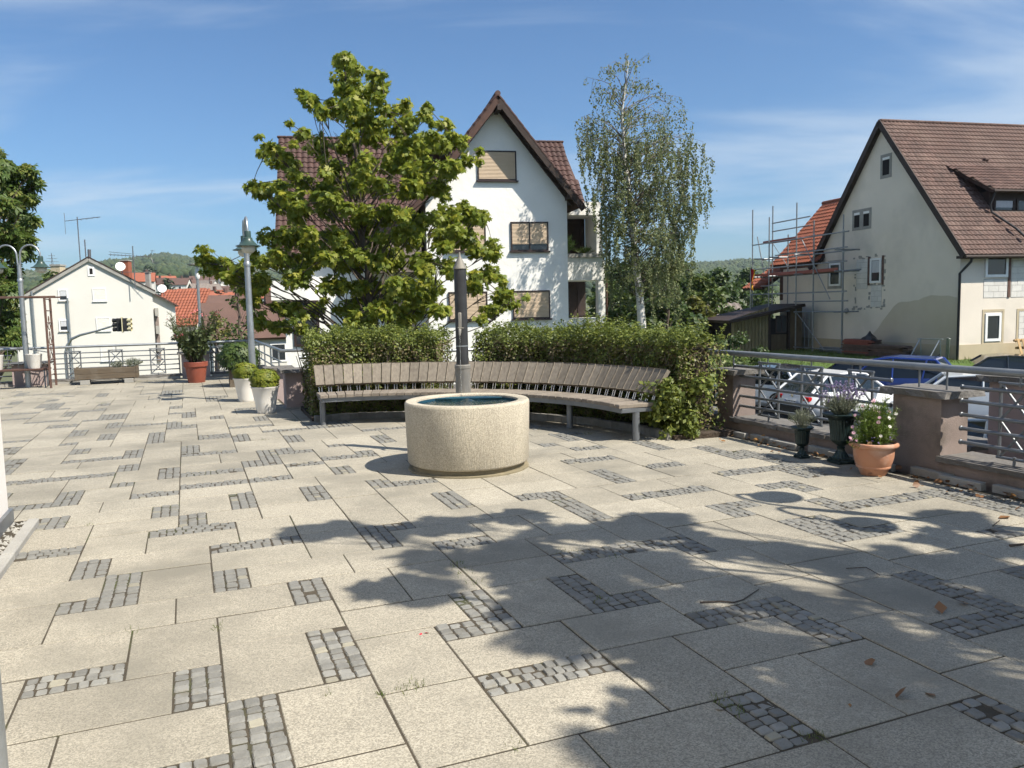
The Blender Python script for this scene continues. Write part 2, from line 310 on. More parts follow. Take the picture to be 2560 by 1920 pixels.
M['f_gold'] = mat('flag_gold', (0.75, 0.48, 0.02), rough=0.8)
M['yellow'] = mat('pale_yellow_signal', (0.55, 0.50, 0.33), rough=0.5)
M['wire'] = mat('aerial_metal', (0.17, 0.17, 0.18), rough=0.5, metal=0.6)
M['tarp'] = mat('black_tarpaulin', (0.01, 0.01, 0.013), rough=0.45)
M['water'] = None
# leaves
M['l_maple'] = leaf_mat('maple_leaf', [(0.12, 0.17, 0.028), (0.23, 0.275, 0.04), (0.37, 0.35, 0.045)], 0.45)
M['l_birch'] = leaf_mat('birch_leaf', [(0.11, 0.14, 0.06), (0.18, 0.21, 0.09), (0.28, 0.285, 0.12)], 0.35)
M['l_chestnut'] = leaf_mat('chestnut_leaf', [(0.06, 0.11, 0.025), (0.12, 0.175, 0.04), (0.25, 0.24, 0.06)], 0.35)
M['l_hedge'] = leaf_mat('hedge_leaf', [(0.08, 0.11, 0.024), (0.14, 0.175, 0.036), (0.25, 0.27, 0.05)], 0.3)
M['l_hedge_dry'] = leaf_mat('dry_hedge_leaf', [(0.17, 0.12, 0.07), (0.12, 0.12, 0.045), (0.20, 0.17, 0.09)], 0.15)
M['l_box'] = leaf_mat('box_ball_leaf', [(0.10, 0.14, 0.015), (0.17, 0.20, 0.02), (0.24, 0.24, 0.03)], 0.25)
M['l_dark'] = leaf_mat('dark_tree_leaf', [(0.032, 0.058, 0.018), (0.055, 0.095, 0.024), (0.095, 0.13, 0.03)], 0.25)
M['l_mid'] = leaf_mat('mid_green_leaf', [(0.05, 0.085, 0.022), (0.085, 0.125, 0.03), (0.14, 0.165, 0.04)], 0.25)
M['l_yellow'] = leaf_mat('yellowing_leaf', [(0.075, 0.095, 0.02), (0.13, 0.14, 0.03), (0.19, 0.165, 0.04)], 0.25)
M['l_conifer'] = leaf_mat('conifer_needle', [(0.022, 0.042, 0.02), (0.035, 0.06, 0.026), (0.05, 0.075, 0.03)], 0.1)
M['l_oleander'] = leaf_mat('oleander_leaf', [(0.055, 0.08, 0.03), (0.09, 0.12, 0.045), (0.14, 0.16, 0.06)], 0.2)
M['l_lavender'] = leaf_mat('lavender_leaf', [(0.13, 0.155, 0.10), (0.19, 0.21, 0.15), (0.26, 0.27, 0.20)], 0.15)
M['l_cosmos'] = leaf_mat('cosmos_leaf', [(0.07, 0.12, 0.02), (0.12, 0.18, 0.03), (0.17, 0.22, 0.04)], 0.3)
M['l_fern'] = leaf_mat('balcony_plant_leaf', [(0.05, 0.1, 0.02), (0.10, 0.16, 0.04), (0.16, 0.2, 0.06)], 0.25)
M['l_dead'] = leaf_mat('fallen_leaf', [(0.14, 0.065, 0.03), (0.22, 0.11, 0.045), (0.36, 0.19, 0.06)], 0.1)
M['l_grass'] = leaf_mat('grass_blade', [(0.06, 0.10, 0.015), (0.12, 0.16, 0.03), (0.22, 0.20, 0.06)], 0.3)
M['petal_pink'] = leaf_mat('pink_petal', [(0.62, 0.30, 0.42), (0.70, 0.42, 0.52), (0.78, 0.60, 0.64)], 0.3)
M['petal_white'] = leaf_mat('white_petal', [(0.75, 0.70, 0.64), (0.78, 0.74, 0.68), (0.80, 0.78, 0.74)], 0.3)
M['petal_violet'] = leaf_mat('violet_petal', [(0.16, 0.12, 0.26), (0.22, 0.17, 0.32), (0.30, 0.25, 0.40)], 0.2)
M['petal_red'] = leaf_mat('oleander_blossom', [(0.60, 0.12, 0.16), (0.66, 0.2, 0.2), (0.7, 0.3, 0.3)], 0.2)
# ------------------------------------------------------------------ paving layout on the 20 cm module (slabs 40 x 60, setts fill the rest)
PATCH = [(0,2,8,9),(3,4,6,8),(4,5,3,6),(2,4,3,4),(1,2,13,16),(0,1,13,14),(0,1,16,18),(4,5,13,15),(-2,0,19,20),(2,5,20,21),(3,4,21,23),(2,3,23,25),(1,3,27,28),(0,1,30,31),
 (-2,-1,27,30),(-3,-2,27,28),(2,3,31,34),(3,6,31,32),(3,6,28,29),(6,8,28,29),(0,1,34,36),(-5,0,33,34),(0,1,38,41),(-3,0,38,39),(-3,-2,41,43),(3,4,38,41),(3,6,37,38),(5,6,23,26),
 (-6,-5,36,41),(-7,-6,43,46),(8,9,23,26),(9,10,15,18),(10,11,17,18),(13,14,19,22),(6,7,17,18),(6,7,11,13),(11,13,14,15),(10,11,7,10),(9,10,7,8),(10,11,28,30),(7,8,32,35),(8,10,35,36),
 (8,10,31,32),(10,13,32,33),(12,14,24,25),(14,15,36,39),(6,7,6,9),(9,12,4,5),(13,14,7,10),(14,15,7,8),(15,18,5,6),(17,18,3,5),(14,19,11,12),(18,19,10,11),(16,18,19,20),(17,18,15,19),
 (20,24,17,18),(21,22,20,23),(21,24,25,26),(22,23,13,15),(24,26,22,23),(26,28,19,20),(29,30,23,26),(23,25,28,29),(27,28,26,29),(23,24,9,12),(26,27,12,14),(27,29,12,13),(27,28,15,17),
 (29,30,17,19),(31,32,5,13),(22,23,4,6),(20,22,2,3),(17,18,-2,0),(25,27,4,5),(13,14,0,2),(-6,-5,61,65),(-3,-2,57,61),(-4,-3,49,52),(-2,-1,46,49),(-8,-7,69,72),(-9,-8,75,77),(-5,-4,77,81),
 (1,2,44,47),(-8,-5,58,59),(-6,-4,55,56),(-8,-6,48,49),(-13,-12,83,87),(-12,-11,74,77),(3,4,55,58),(2,3,50,53),(5,6,66,70),(2,3,62,64),(8,9,50,52),(6,9,47,48),(6,7,41,44),(4,6,44,45),
 (9,10,39,42),(9,11,44,45),(11,14,44,47),(14,17,41,42),(-2,1,52,53),(1,2,75,79),(-1,1,77,78)]
WALL_I = [(0,6,8),(0,11,13),(0,18,23),(0,25,27),(0,31,34),(1,36,38),(2,9,11),(2,18,20),(4,8,11),(4,15,17),(3,20,43),(7,2,13),(9,15,27),(9,2,8),(11,7,15),(14,17,22),(12,2,7),(10,0,2),(15,5,8),(14,0,5),(16,0,3),(18,0,6),(20,1,7)]
WALL_J = [(6,0,4),(8,2,4),(11,-1,7),(8,7,9),(5,7,9),(3,5,7),(2,9,13),(5,12,15),(0,13,18),(4,18,20),(1,18,20),(2,20,22),(6,20,23),(7,23,28),(10,27,32),(10,12,14),(8,15,18),(15,18,22),(23,0,3),(26,3,5)]
I0, I1, J0, J1 = -20, 33, -9, 97
def inside(i, j):
    if j < 25 and i < -2: return False
    if j >= 56 and i >= 11: return False
    return I0 <= i < I1 and J0 <= j < J1
def layout(seed=3):
    rg = random.Random(seed); occ = {}
    for k, (a, b, c, d) in enumerate(PATCH):
        for i in range(a, b):
            for j in range(c, d):
                if inside(i, j): occ[(i, j)] = 'p'
    wi = {(i, j) for (i, a, b) in WALL_I for j in range(a, b)}          # edge between i-1 and i at row j
    wj = {(i, j) for (j, a, b) in WALL_J for i in range(a, b)}
    def free(i, j): return inside(i, j) and (i, j) not in occ
    def fits(i, j, w, h):
        for a in range(i, i + w):
            for b in range(j, j + h):
                if not free(a, b): return False
                if a > i and (a, b) in wi: return False
                if b > j and (a, b) in wj: return False
        return True
    def score(i, j, w, h):
        s = 0.0
        for b in range(j, j + h):
            for e, q in ((i, (i - 1, b)), (i + w, (i + w, b))):
                s += (not free(*q)) * 1.0 + ((e, b) in wi) * 1.4
        for a in range(i, i + w):
            for e, q in ((j, (a, j - 1)), (j + h, (a, j + h))):
                s += (not free(*q)) * 1.0 + ((a, e) in wj) * 1.4
        return s / (2 * (w + h))
    slabs = []
    cells = [(i, j) for i in range(I0, I1) for j in range(J0, J1)]
    for size in (((2, 3), (3, 2)), ((2, 2), (2, 2))):
        while True:
            best = []
            for (i, j) in cells:
                for (w, h) in size:
                    if fits(i, j, w, h): best.append((score(i, j, w, h) + rg.random() * 0.05, i, j, w, h))
            if not best: break
            best.sort(reverse=True); placed = 0; top = best[0][0]
            for (sc, i, j, w, h) in best:
                if sc < top - 0.06 or placed >= 45: break
                if fits(i, j, w, h):
                    slabs.append((i, j, w, h)); placed += 1
                    for a in range(i, i + w):
                        for b in range(j, j + h): occ[(a, b)] = 's'
    left = {(i, j) for (i, j) in cells if free(i, j)}
    extra = []
    while left:                                       # left-over cells become sett strips
        i, j = min(left, key=lambda q: (q[1], q[0])); a = i; b = j
        while (a + 1, j) in left: a += 1
        while (i, b + 1) in left: b += 1
        if a - i >= b - j: r = (i, a + 1, j, j + 1)
        else: r = (i, i + 1, j, b + 1)
        extra.append(r)
        for x in range(r[0], r[1]):
            for y in range(r[2], r[3]): left.discard((x, y))
    return slabs, extra
# ------------------------------------------------------------------ plaza floor
def lat(i, j, z=0.0): return uv(U0 + MOD * i, V0 + MOD * j, z)
bed = MB(); out = [(-21, 25), (-2.2, 25), (-2.2, -10), (33.6, -10), (33.6, 56), (11.2, 56), (11.2, 97.6), (-21, 97.6)]
P2 = [lat(a, b) for a, b in out]; bed.prism([(p.x, p.y) for p in P2], -0.30, -0.0045)
plaza = prop(bed.build('plaza_floor', M['bed']), kind='structure')
slabs, extra = layout()
def slab_mesh(w, h, var):
    g = 0.0040; x, y = w * MOD / 2 - g, h * MOD / 2 - g * 1.35; c = 0.003; rg = random.Random(var * 7 + w)
    j = lambda: rg.uniform(-0.0012, 0.0012)
    ring = [(-x, -y), (x, -y), (x, y), (-x, y)]; ring = [(a + j(), b + j()) for a, b in ring]
    vs = [(a, b, -0.05) for a, b in ring] + [(a, b, -c) for a, b in ring] + [(a * (1 - c / x), b * (1 - c / y), 0) for a, b in ring]
    fs = [(i, (i + 1) % 4, 4 + (i + 1) % 4, 4 + i) for i in range(4)] + [(4 + i, 4 + (i + 1) % 4, 8 + (i + 1) % 4, 8 + i) for i in range(4)] + [(8, 9, 10, 11)]
    return vs, fs
SM = {}
def slab_pose(i, j, w, h):
    c = lat(i + w / 2, j + h / 2, rnd.uniform(-0.0018, 0.0018))
    return Matrix.Translation(c) @ Matrix.Rotation(YAW + rnd.uniform(-0.002, 0.002), 4, 'Z') @ Matrix.Rotation(rnd.uniform(-0.0025, 0.0025), 4, 'X') @ Matrix.Rotation(rnd.uniform(-0.0025, 0.0025), 4, 'Y')
def show_size(i, j, w, h):
    c = lat(i + w / 2, j + h / 2); 
    if c.y < 2.2 or abs(c.x) > 0.75 * c.y + 0.2: return 1e3 + c.length
    return c.length
order = sorted(slabs, key=lambda s: show_size(*s)); rest = MB()
for k, s in enumerate(order):
    mtx = slab_pose(*s); key = (s[2], s[3], rnd.randrange(3))
    if k < 300:
        if key not in SM:
            vs, fs = slab_mesh(*key); SM[key] = MB().add(vs, fs).mesh('paving_slab'); SM[key].materials.append(M['slab'])
        o = link('paving_slab', SM[key], plaza); o.matrix_local = mtx
    else:
        vs, fs = slab_mesh(*key); rest.add([mtx @ Vector(v) for v in vs], fs)
prop(rest.build('paving_slab', M['slab'], plaza), kind='stuff')

# setts: irregular rounded blocks, three across each 20 cm strip
def sett_geo(w, h, rg):
    n = 8; pts = []
    for k in range(n):
        a = 2 * PI * (k + 0.5) / n; ca, sa = math.cos(a), math.sin(a); e = 0.33
        px = abs(ca) ** e * (1 if ca > 0 else -1) * w / 2; py = abs(sa) ** e * (1 if sa > 0 else -1) * h / 2
        pts.append((px * rg.uniform(0.91, 1.04), py * rg.uniform(0.91, 1.04)))
    t = rg.uniform(-0.004, 0.003); tx, ty = rg.uniform(-0.05, 0.05), rg.uniform(-0.05, 0.05)
    vs = [(a, b, -0.05) for a, b in pts] + [(a, b, -0.006 + t + a * tx + b * ty) for a, b in pts] + [(a * 0.84, b * 0.84, t + a * tx + b * ty + rg.uniform(-0.002, 0.002)) for a, b in pts]
    fs = [(i, (i + 1) % n, n + (i + 1) % n, n + i) for i in range(n)] + [(n + i, n + (i + 1) % n, 2 * n + (i + 1) % n, 2 * n + i) for i in range(n)] + [tuple(range(2 * n, 3 * n))]
    return vs, fs
setts = []
for (a, b, c, d) in PATCH + extra:
    if not inside(a, c): continue
    vert = (d - c) >= (b - a); L = ((d - c) if vert else (b - a)) * MOD; Wd = MOD * min(b - a, d - c)
    nr = max(1, round(Wd / 0.0667)); o0 = (U0 + a * MOD, V0 + c * MOD)
    for r in range(nr):
        s = 0.004
        while s < L - 0.02:
            l = rnd.choice((0.046, 0.052, 0.058, 0.064, 0.072)); l = min(l, L - 0.004 - s)
            if L - 0.004 - (s + l) < 0.035: l = L - 0.004 - s
            w = Wd / nr; cx, cy = (r + 0.5) * w, s + l / 2
            p = uv(o0[0] + (cx if vert else cy), o0[1] + (cy if vert else cx))
            setts.append((p, (w if vert else l) - 0.0035, (l if vert else w) - 0.0035)); s += l
missing = {k for k in range(len(setts)) if rnd.random() < 0.012}
vis = lambda p: p.length if (p.y > 2.3 and abs(p.x) < 0.68 * p.y + 0.1) else 1e3 + p.length
idx = sorted(range(len(setts)), key=lambda k: vis(setts[k][0])); rest = MB(); rest2 = MB(); SV = [sett_geo(0.062, 0.066, random.Random(k)) for k in range(14)]
SME = []
for k, (vs, fs) in enumerate(SV):
    for mm in ('sett', 'sett_pale'):
        me = MB().add(vs, fs).mesh('paving_sett'); me.materials.append(M[mm]); SME.append(me)
n = 0
for k in idx:
    if k in missing: continue
    p, w, h = setts[k]; v = rnd.randrange(14); pale = rnd.random() < 0.035
    mtx = Matrix.Translation(p + Vector((0, 0, rnd.uniform(0.0, 0.006)))) @ Matrix.Rotation(YAW + rnd.uniform(-0.05, 0.05), 4, 'Z') @ Matrix.Diagonal((w / 0.062, h / 0.066, 1, 1))
    if n < 300:
        o = link('paving_sett', SME[v * 2 + pale], plaza); o.matrix_local = mtx; n += 1
    else:
        vs, fs = SV[v]; (rest2 if pale else rest).add([mtx @ Vector(q) for q in vs], fs)
prop(rest.build('paving_sett', M['sett'], plaza), kind='stuff'); prop(rest2.build('paving_sett', M['sett_pale'], plaza), kind='stuff')

# ------------------------------------------------------------------ fountain
FC = Vector((-0.45, 7.93, 0)); FR = 0.618; FH = 0.675
fo = empty('fountain', FC, 0, 'round concrete fountain basin with dark iron spout column at its back', 'fountain')
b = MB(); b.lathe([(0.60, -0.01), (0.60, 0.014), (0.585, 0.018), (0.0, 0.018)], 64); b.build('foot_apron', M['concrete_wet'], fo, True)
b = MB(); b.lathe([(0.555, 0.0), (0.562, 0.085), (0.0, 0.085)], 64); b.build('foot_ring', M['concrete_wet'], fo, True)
b = MB(); b.lathe([(0.40, 0.062), (0.575, 0.062), (0.592, 0.07), (0.602, 0.085), (FR, FH - 0.03), (FR - 0.004, FH - 0.012), (FR - 0.016, FH), (FR - 0.10, FH - 0.001), (FR - 0.112, FH - 0.010), (FR - 0.118, FH - 0.05), (FR - 0.13, FH - 0.30), (0.0, FH - 0.30)], 96, cap=False)
bo = b.build('basin', M['concrete'], fo, True)
b = MB(); b.lathe([(FR - 0.121, FH - 0.025), (FR - 0.132, FH - 0.295), (FR - 0.15, FH - 0.295), (FR - 0.139, FH - 0.025)], 96, cap=False); b.build('basin_lining', M['blue_tile'], fo, True)
m, t, bs, _ = new_mat('fountain_water'); bs.inputs['Base Color'].default_value = (0.012, 0.028, 0.032, 1); bs.inputs['Roughness'].default_value = 0.06; bs.inputs['Specular IOR Level'].default_value = 0.6
g_ = N(t, 'ShaderNodeNewGeometry'); bn = N(t, 'ShaderNodeBump'); bn.inputs['Strength'].default_value = 0.33; bn.inputs['Distance'].default_value = 0.02
t.links.new(tex_noise(t, g_.outputs['Position'], 16, 3, 0.5, dist=1.2), bn.inputs['Height']); t.links.new(bn.outputs[0], bs.inputs['Normal']); M['water'] = m
b = MB(); rings = 14; vs = [(0, 0, 0)]; n = 48
for k in range(1, rings + 1):
    r = (FR - 0.126) * k / rings
    for j in range(n):
        a = 2 * PI * j / n; x, y = r * math.cos(a), r * math.sin(a); dd = math.hypot(x + 0.01, y - 0.24)
        vs.append((x, y, 0.003 * math.sin(dd * 55) * math.exp(-dd * 4.5) + 0.022 * math.exp(-(dd / 0.06) ** 2)))
fs = [(0, 1 + j, 1 + (j + 1) % n) for j in range(n)] + [(1 + (k - 1) * n + j, 1 + k * n + j, 1 + k * n + (j + 1) % n, 1 + (k - 1) * n + (j + 1) % n) for k in range(1, rings) for j in range(n)]
b.add([(x, y, z + FH - 0.045) for x, y, z in vs], fs); wo_ = b.build('water', M['water'], fo, True)
for k in range(5):
    b = MB(); zz_ = FH - 0.028; xx = -0.30 + k * 0.05; b.bev((0, 0.33 + k * 0.024, zz_), (2 * math.sqrt(max(0.01, 0.476 ** 2 - (0.33 + k * 0.024) ** 2)), 0.012, 0.016), 0.003); b.build('basin_grate_bar', M['blue_tile'], fo)
CX, CY = -0.075, 0.665
col = MB(); col.lathe([(0.088, 0.0), (0.088, 0.02), (0.081, 0.03), (0.0815, 0.93), (0.086, 0.935), (0.086, 0.965), (0.080, 0.972), (0.066, 0.976)], 40, (CX, CY, 0)); co = col.build('lower_column', M['iron_wet'], fo, True)
col = MB(); col.lathe([(0.066, 0.976), (0.0655, 1.99)], 40, (CX, CY, 0)); cu = col.build('column', M['iron'], fo, True)
col = MB(); col.lathe([(0.062, 1.985), (0.074, 1.99), (0.074, 1.996), (0.012, 2.125), (0.010, 2.16), (0.0, 2.168)], 40, (CX, CY, 0)); col.build('cone_cap', M['iron_wet'], cu, True)
col = MB(); col.lathe([(0.0668, 1.168), (0.0672, 1.174), (0.0668, 1.18)], 32, (CX, CY, 0), cap=False); col.build('clamp_band', M['galv'], cu, True)
col = MB(); nrm = Vector((0.0, -1, 0)); bx_ = CY - 0.066
col.bev((CX - 0.012, bx_ - 0.006, 1.42), (0.036, 0.014, 0.22), 0.006); col.tube([(CX - 0.012, bx_, 1.345), (CX - 0.012, bx_ - 0.07, 1.35), (CX - 0.012, bx_ - 0.085, 1.335), (CX - 0.012, bx_ - 0.088, 1.29)], [0.016, 0.015, 0.014, 0.011], 10)
col.tube([(CX - 0.035, bx_ - 0.035, 1.37), (CX + 0.03, bx_ - 0.035, 1.365)], 0.006, 8); col.build('spout', M['iron_wet'], cu, True)
wj = MB(); pts = [(CX - 0.012 + 0.002 * math.sin(k * 1.9), bx_ - 0.09 - 0.012 * k / 14 * (k / 14), 1.29 - (1.29 - (FH - 0.04)) * (k / 14)) for k in range(15)]
wj.tube(pts, [0.0035 + 0.0012 * math.sin(k * 2.3) for k in range(15)], 8)
mw, t, bs, _ = new_mat('falling_water'); bs.inputs['Base Color'].default_value = (0.9, 0.95, 0.97, 1); bs.inputs['Roughness'].default_value = 0.05; bs.inputs['Transmission Weight'].default_value = 0.9; bs.inputs['IOR'].default_value = 1.33
wj.build('water_jet', mw, fo, True)

# ------------------------------------------------------------------ curved bench
BC = uv(1.54, 8.06)
be = empty('curved_bench', BC, YAW, 'long curved grey timber slat bench on steel legs in front of the hedge', 'bench')
def pol(r, a, z): return Vector((r * math.cos(D(a)), r * math.sin(D(a)), z))
A0, A1, NS = -1.6, 88.2, 41; da = (A1 - A0) / NS
R0, R1 = 2.985, 3.43
for k in range(NS):
    a = A0 + da * (k + 0.5); rt = Matrix.Rotation(D(a), 4, 'Z')
    h0, h1 = 0.92 * D(da) / 2 * R0, 0.945 * D(da) / 2 * R1; z0, z1 = 0.395 + rnd.uniform(-.002, .002), 0.437 + rnd.uniform(-.002, .002)
    b = MB(); q = [(R0 + rnd.uniform(-.004, .004), -h0), (R1, -h1), (R1, h1), (R0 + rnd.uniform(-.004, .004), h0)]
    e = 0.006; vs = [(x, y, z0) for x, y in q] + [(x, y, z1 - e) for x, y in q] + [(x + (e if x < 3.2 else -e), y * (1 - e / 0.09), z1) for x, y in q]
    b.add([rt @ Vector(v) for v in vs], [(3, 2, 1, 0)] + [(i, (i + 1) % 4, 4 + (i + 1) % 4, 4 + i) for i in range(4)] + [(4 + i, 4 + (i + 1) % 4, 8 + (i + 1) % 4, 8 + i) for i in range(4)] + [(8, 9, 10, 11)])
    b.build('seat_slat', M['bench_seat'], be)
    # back slat, leaning outwards
    b = MB(); rb, rt_ = 3.475, 3.66; zb, zt = 0.515 + rnd.uniform(-.003, .003), 0.785 + rnd.uniform(-.003, .003); th = 0.042; w0 = 0.925 * D(da) / 2 * rb; w1 = 0.925 * D(da) / 2 * rt_
    ax = Vector((rt_ - rb, 0, zt - zb)).normalized(); nn = Vector((ax.z, 0, -ax.x))
    lo, hi = Vector((rb, 0, zb)), Vector((rt_, 0, zt)); e = 0.007
    def ring(p, w, off, ins): return [p + nn * off + Vector((0, s * (w - ins), 0)) for s in (-1, 1)]
    f1 = ring(lo, w0, -e, 0); f2 = ring(hi, w1, -e, 0); g1 = ring(lo + ax * e, w0, 0, e); g2 = ring(hi - ax * e, w1, 0, e); k1 = ring(lo, w0, th, 0); k2 = ring(hi, w1, th, 0)
    vs = [g1[0], g1[1], g2[1], g2[0], f1[0], f1[1], f2[1], f2[0], k1[0], k1[1], k2[1], k2[0]]
    vs = [v - nn * th for v in vs]
    b.add([rt @ v for v in vs], [(0, 1, 2, 3)] + [(4 + i, 4 + (i + 1) % 4, (i + 1) % 4, i) for i in range(4)] + [(8 + i, 8 + (i + 1) % 4, 4 + (i + 1) % 4, 4 + i) for i in range(4)] + [(11, 10, 9, 8)])
    b.build('backrest_slat', M['bench_wood'], be)
for k in range(NS):
    a = A0 + da * (k + 0.5)
    for s in (-1, 1):
        p = pol(3.44, a, 0.40); q = pol(3.50, a, 0.56); w = Vector((-math.sin(D(a)), math.cos(D(a)), 0)) * s * 0.018
        b = MB(); b.tube([p + w, q + w], 0.0075, 6); b.build('backrest_rod', M['chrome'], be, True)
def arc_bar(r, z0, z1, w, n=44, a0=A0 + 0.3, a1=A1 - 0.3):
    b = MB(); vs = []
    for i in range(n + 1):
        a = a0 + (a1 - a0) * i / n
        for (rr, z) in ((r - w / 2, z0), (r + w / 2, z0), (r + w / 2, z1), (r - w / 2, z1)): vs.append(pol(rr, a, z))
    fs = [(4 * i + j, 4 * i + (j + 1) % 4, 4 * i + 4 + (j + 1) % 4, 4 * i + 4 + j) for i in range(n) for j in range(4)] + [(0, 1, 2, 3), (4 * n + 3, 4 * n + 2, 4 * n + 1, 4 * n)]
    return b.add(vs, fs)
arc_bar(3.035, 0.335, 0.394, 0.045).build('front_rail', M['steel'], be); arc_bar(3.40, 0.335, 0.394, 0.05).build('rear_rail', M['steel'], be)
arc_bar(3.575, 0.60, 0.63, 0.012).build('backrest_strap', M['steel'], be); arc_bar(3.63, 0.71, 0.735, 0.012).build('backrest_strap', M['steel'], be)
for a in (-0.9, 22, 44, 66, 87.2):
    b = MB(); b.bev(pol(3.22, a, 0.362), (0.40, 0.06, 0.055), 0.006, D(a)); b.build('cross_beam', M['steel'], be)
    b = MB(); b.lathe([(0.042, -0.01), (0.042, 0.336)], 20, pol(3.22, a, 0)); b.build('leg', M['steel'], be, True)
# ------------------------------------------------------------------ foliage
LEAF = {  # outline points (length along +y, stalk at origin), triangles as a fan / strip of quads
 'quad': ([(-.5, 0, 0), (.5, 0, 0), (.5, 1, 0), (-.5, 1, 0)], [(0, 1, 2, 3)]),
 'lance': ([(0, 0, 0), (.30, .42, .03), (0, 1, -.04), (-.30, .42, .03)], [(0, 1, 2, 3)]),
 'oval': ([(0, 0, 0), (.40, .35, .05), (.27, .8, .02), (0, 1, -.06), (-.27, .8, .02), (-.40, .35, .05)], [(0, 1, 2, 3), (0, 3, 4, 5)]),
 'maple': ([(0, 0, 0), (.34, .02, .03), (.60, .34, -.05), (.28, .42, .02), (.46, .80, -.06), (.16, .68, 0), (0, 1.08, -.08), (-.16, .68, 0), (-.46, .80, -.06), (-.28, .42, .02), (-.60, .34, -.05), (-.34, .02, .03)],
           [(0, 1, 2, 3), (0, 3, 4, 5), (0, 5, 6, 7), (0, 7, 8, 9), (0, 9, 10, 11)]),
 'palm5': ([(0, 0, 0)] + [p for a in (-78, -38, 0, 38, 78) for p in ((math.sin(D(a - 13)) * .62, math.cos(D(a - 13)) * .62, .02), (math.sin(D(a)) * (1.0 - abs(a) / 300), math.cos(D(a)) * (1.0 - abs(a) / 300), -.16), (math.sin(D(a + 13)) * .62, math.cos(D(a + 13)) * .62, .02))],
           [(0, 1 + 3 * k, 2 + 3 * k, 3 + 3 * k) for k in range(5)]),
 'blade': ([(-.06, 0, 0), (.06, 0, 0), (.035, .6, .06), (0, 1, .2)], [(0, 1, 2, 3)]),
}
def leaves(name, P, size, mat_, parent, shape='lance', nrm=None, up=0.5, droop=0.0, var=0.3, seed=1, tip=None, kind=None):
    """P (n,3) leaf positions; nrm (n,3) outward directions; up: how far blades turn to the sky; droop: how far tips hang"""
    rg = np.random.default_rng(seed); P = np.asarray(P, float); n = len(P)
    z = rg.normal(size=(n, 3)); z[:, 2] = np.abs(z[:, 2]) * (0.4 + up) + up
    if nrm is not None: z += np.asarray(nrm) * 0.9
    z /= np.linalg.norm(z, axis=1)[:, None]
    y = rg.normal(size=(n, 3)) if tip is None else np.asarray(tip) + 0.35 * rg.normal(size=(n, 3))
    y[:, 2] -= droop; y -= z * (y * z).sum(1)[:, None]; y /= np.linalg.norm(y, axis=1)[:, None] + 1e-9
    x = np.cross(y, z); s = size * (1 + var * rg.uniform(-1, 1, n))
    T, Fc = LEAF[shape]; T = np.array(T); k = len(T)
    V = P[:, None, :] + s[:, None, None] * (T[None, :, 0:1] * x[:, None, :] + T[None, :, 1:2] * y[:, None, :] + T[None, :, 2:3] * z[:, None, :])
    Fs = (np.array(Fc)[None] + (np.arange(n) * k)[:, None, None]).reshape(-1, 4)
    o = link(name, np_mesh(name, V.reshape(-1, 3), Fs, 4), parent, mat_)
    if kind: o['kind'] = kind
    return o
def in_clump(c, r, n, rg, flat=0.75, shell=0.45):
    d = rg.normal(size=(n, 3)); d /= np.linalg.norm(d, axis=1)[:, None]
    q = (shell + (1 - shell) * rg.random(n)) ** (1 / 1.6); q *= r
    return np.asarray(c) + d * q[:, None] * np.array([1, 1, flat]), d
def branch_pts(a, b, sag=0.0, n=5, jit=0.0, rg=rnd):
    a, b = Vector(a), Vector(b); L = (b - a).length; out = []
    for i in range(n):
        f = i / (n - 1); p = a.lerp(b, f); p.z += sag * L * math.sin(f * PI)
        if 0 < i < n - 1: p += Vector((rg.uniform(-1, 1), rg.uniform(-1, 1), rg.uniform(-1, 1))) * jit * L
        out.append(p)
    return out
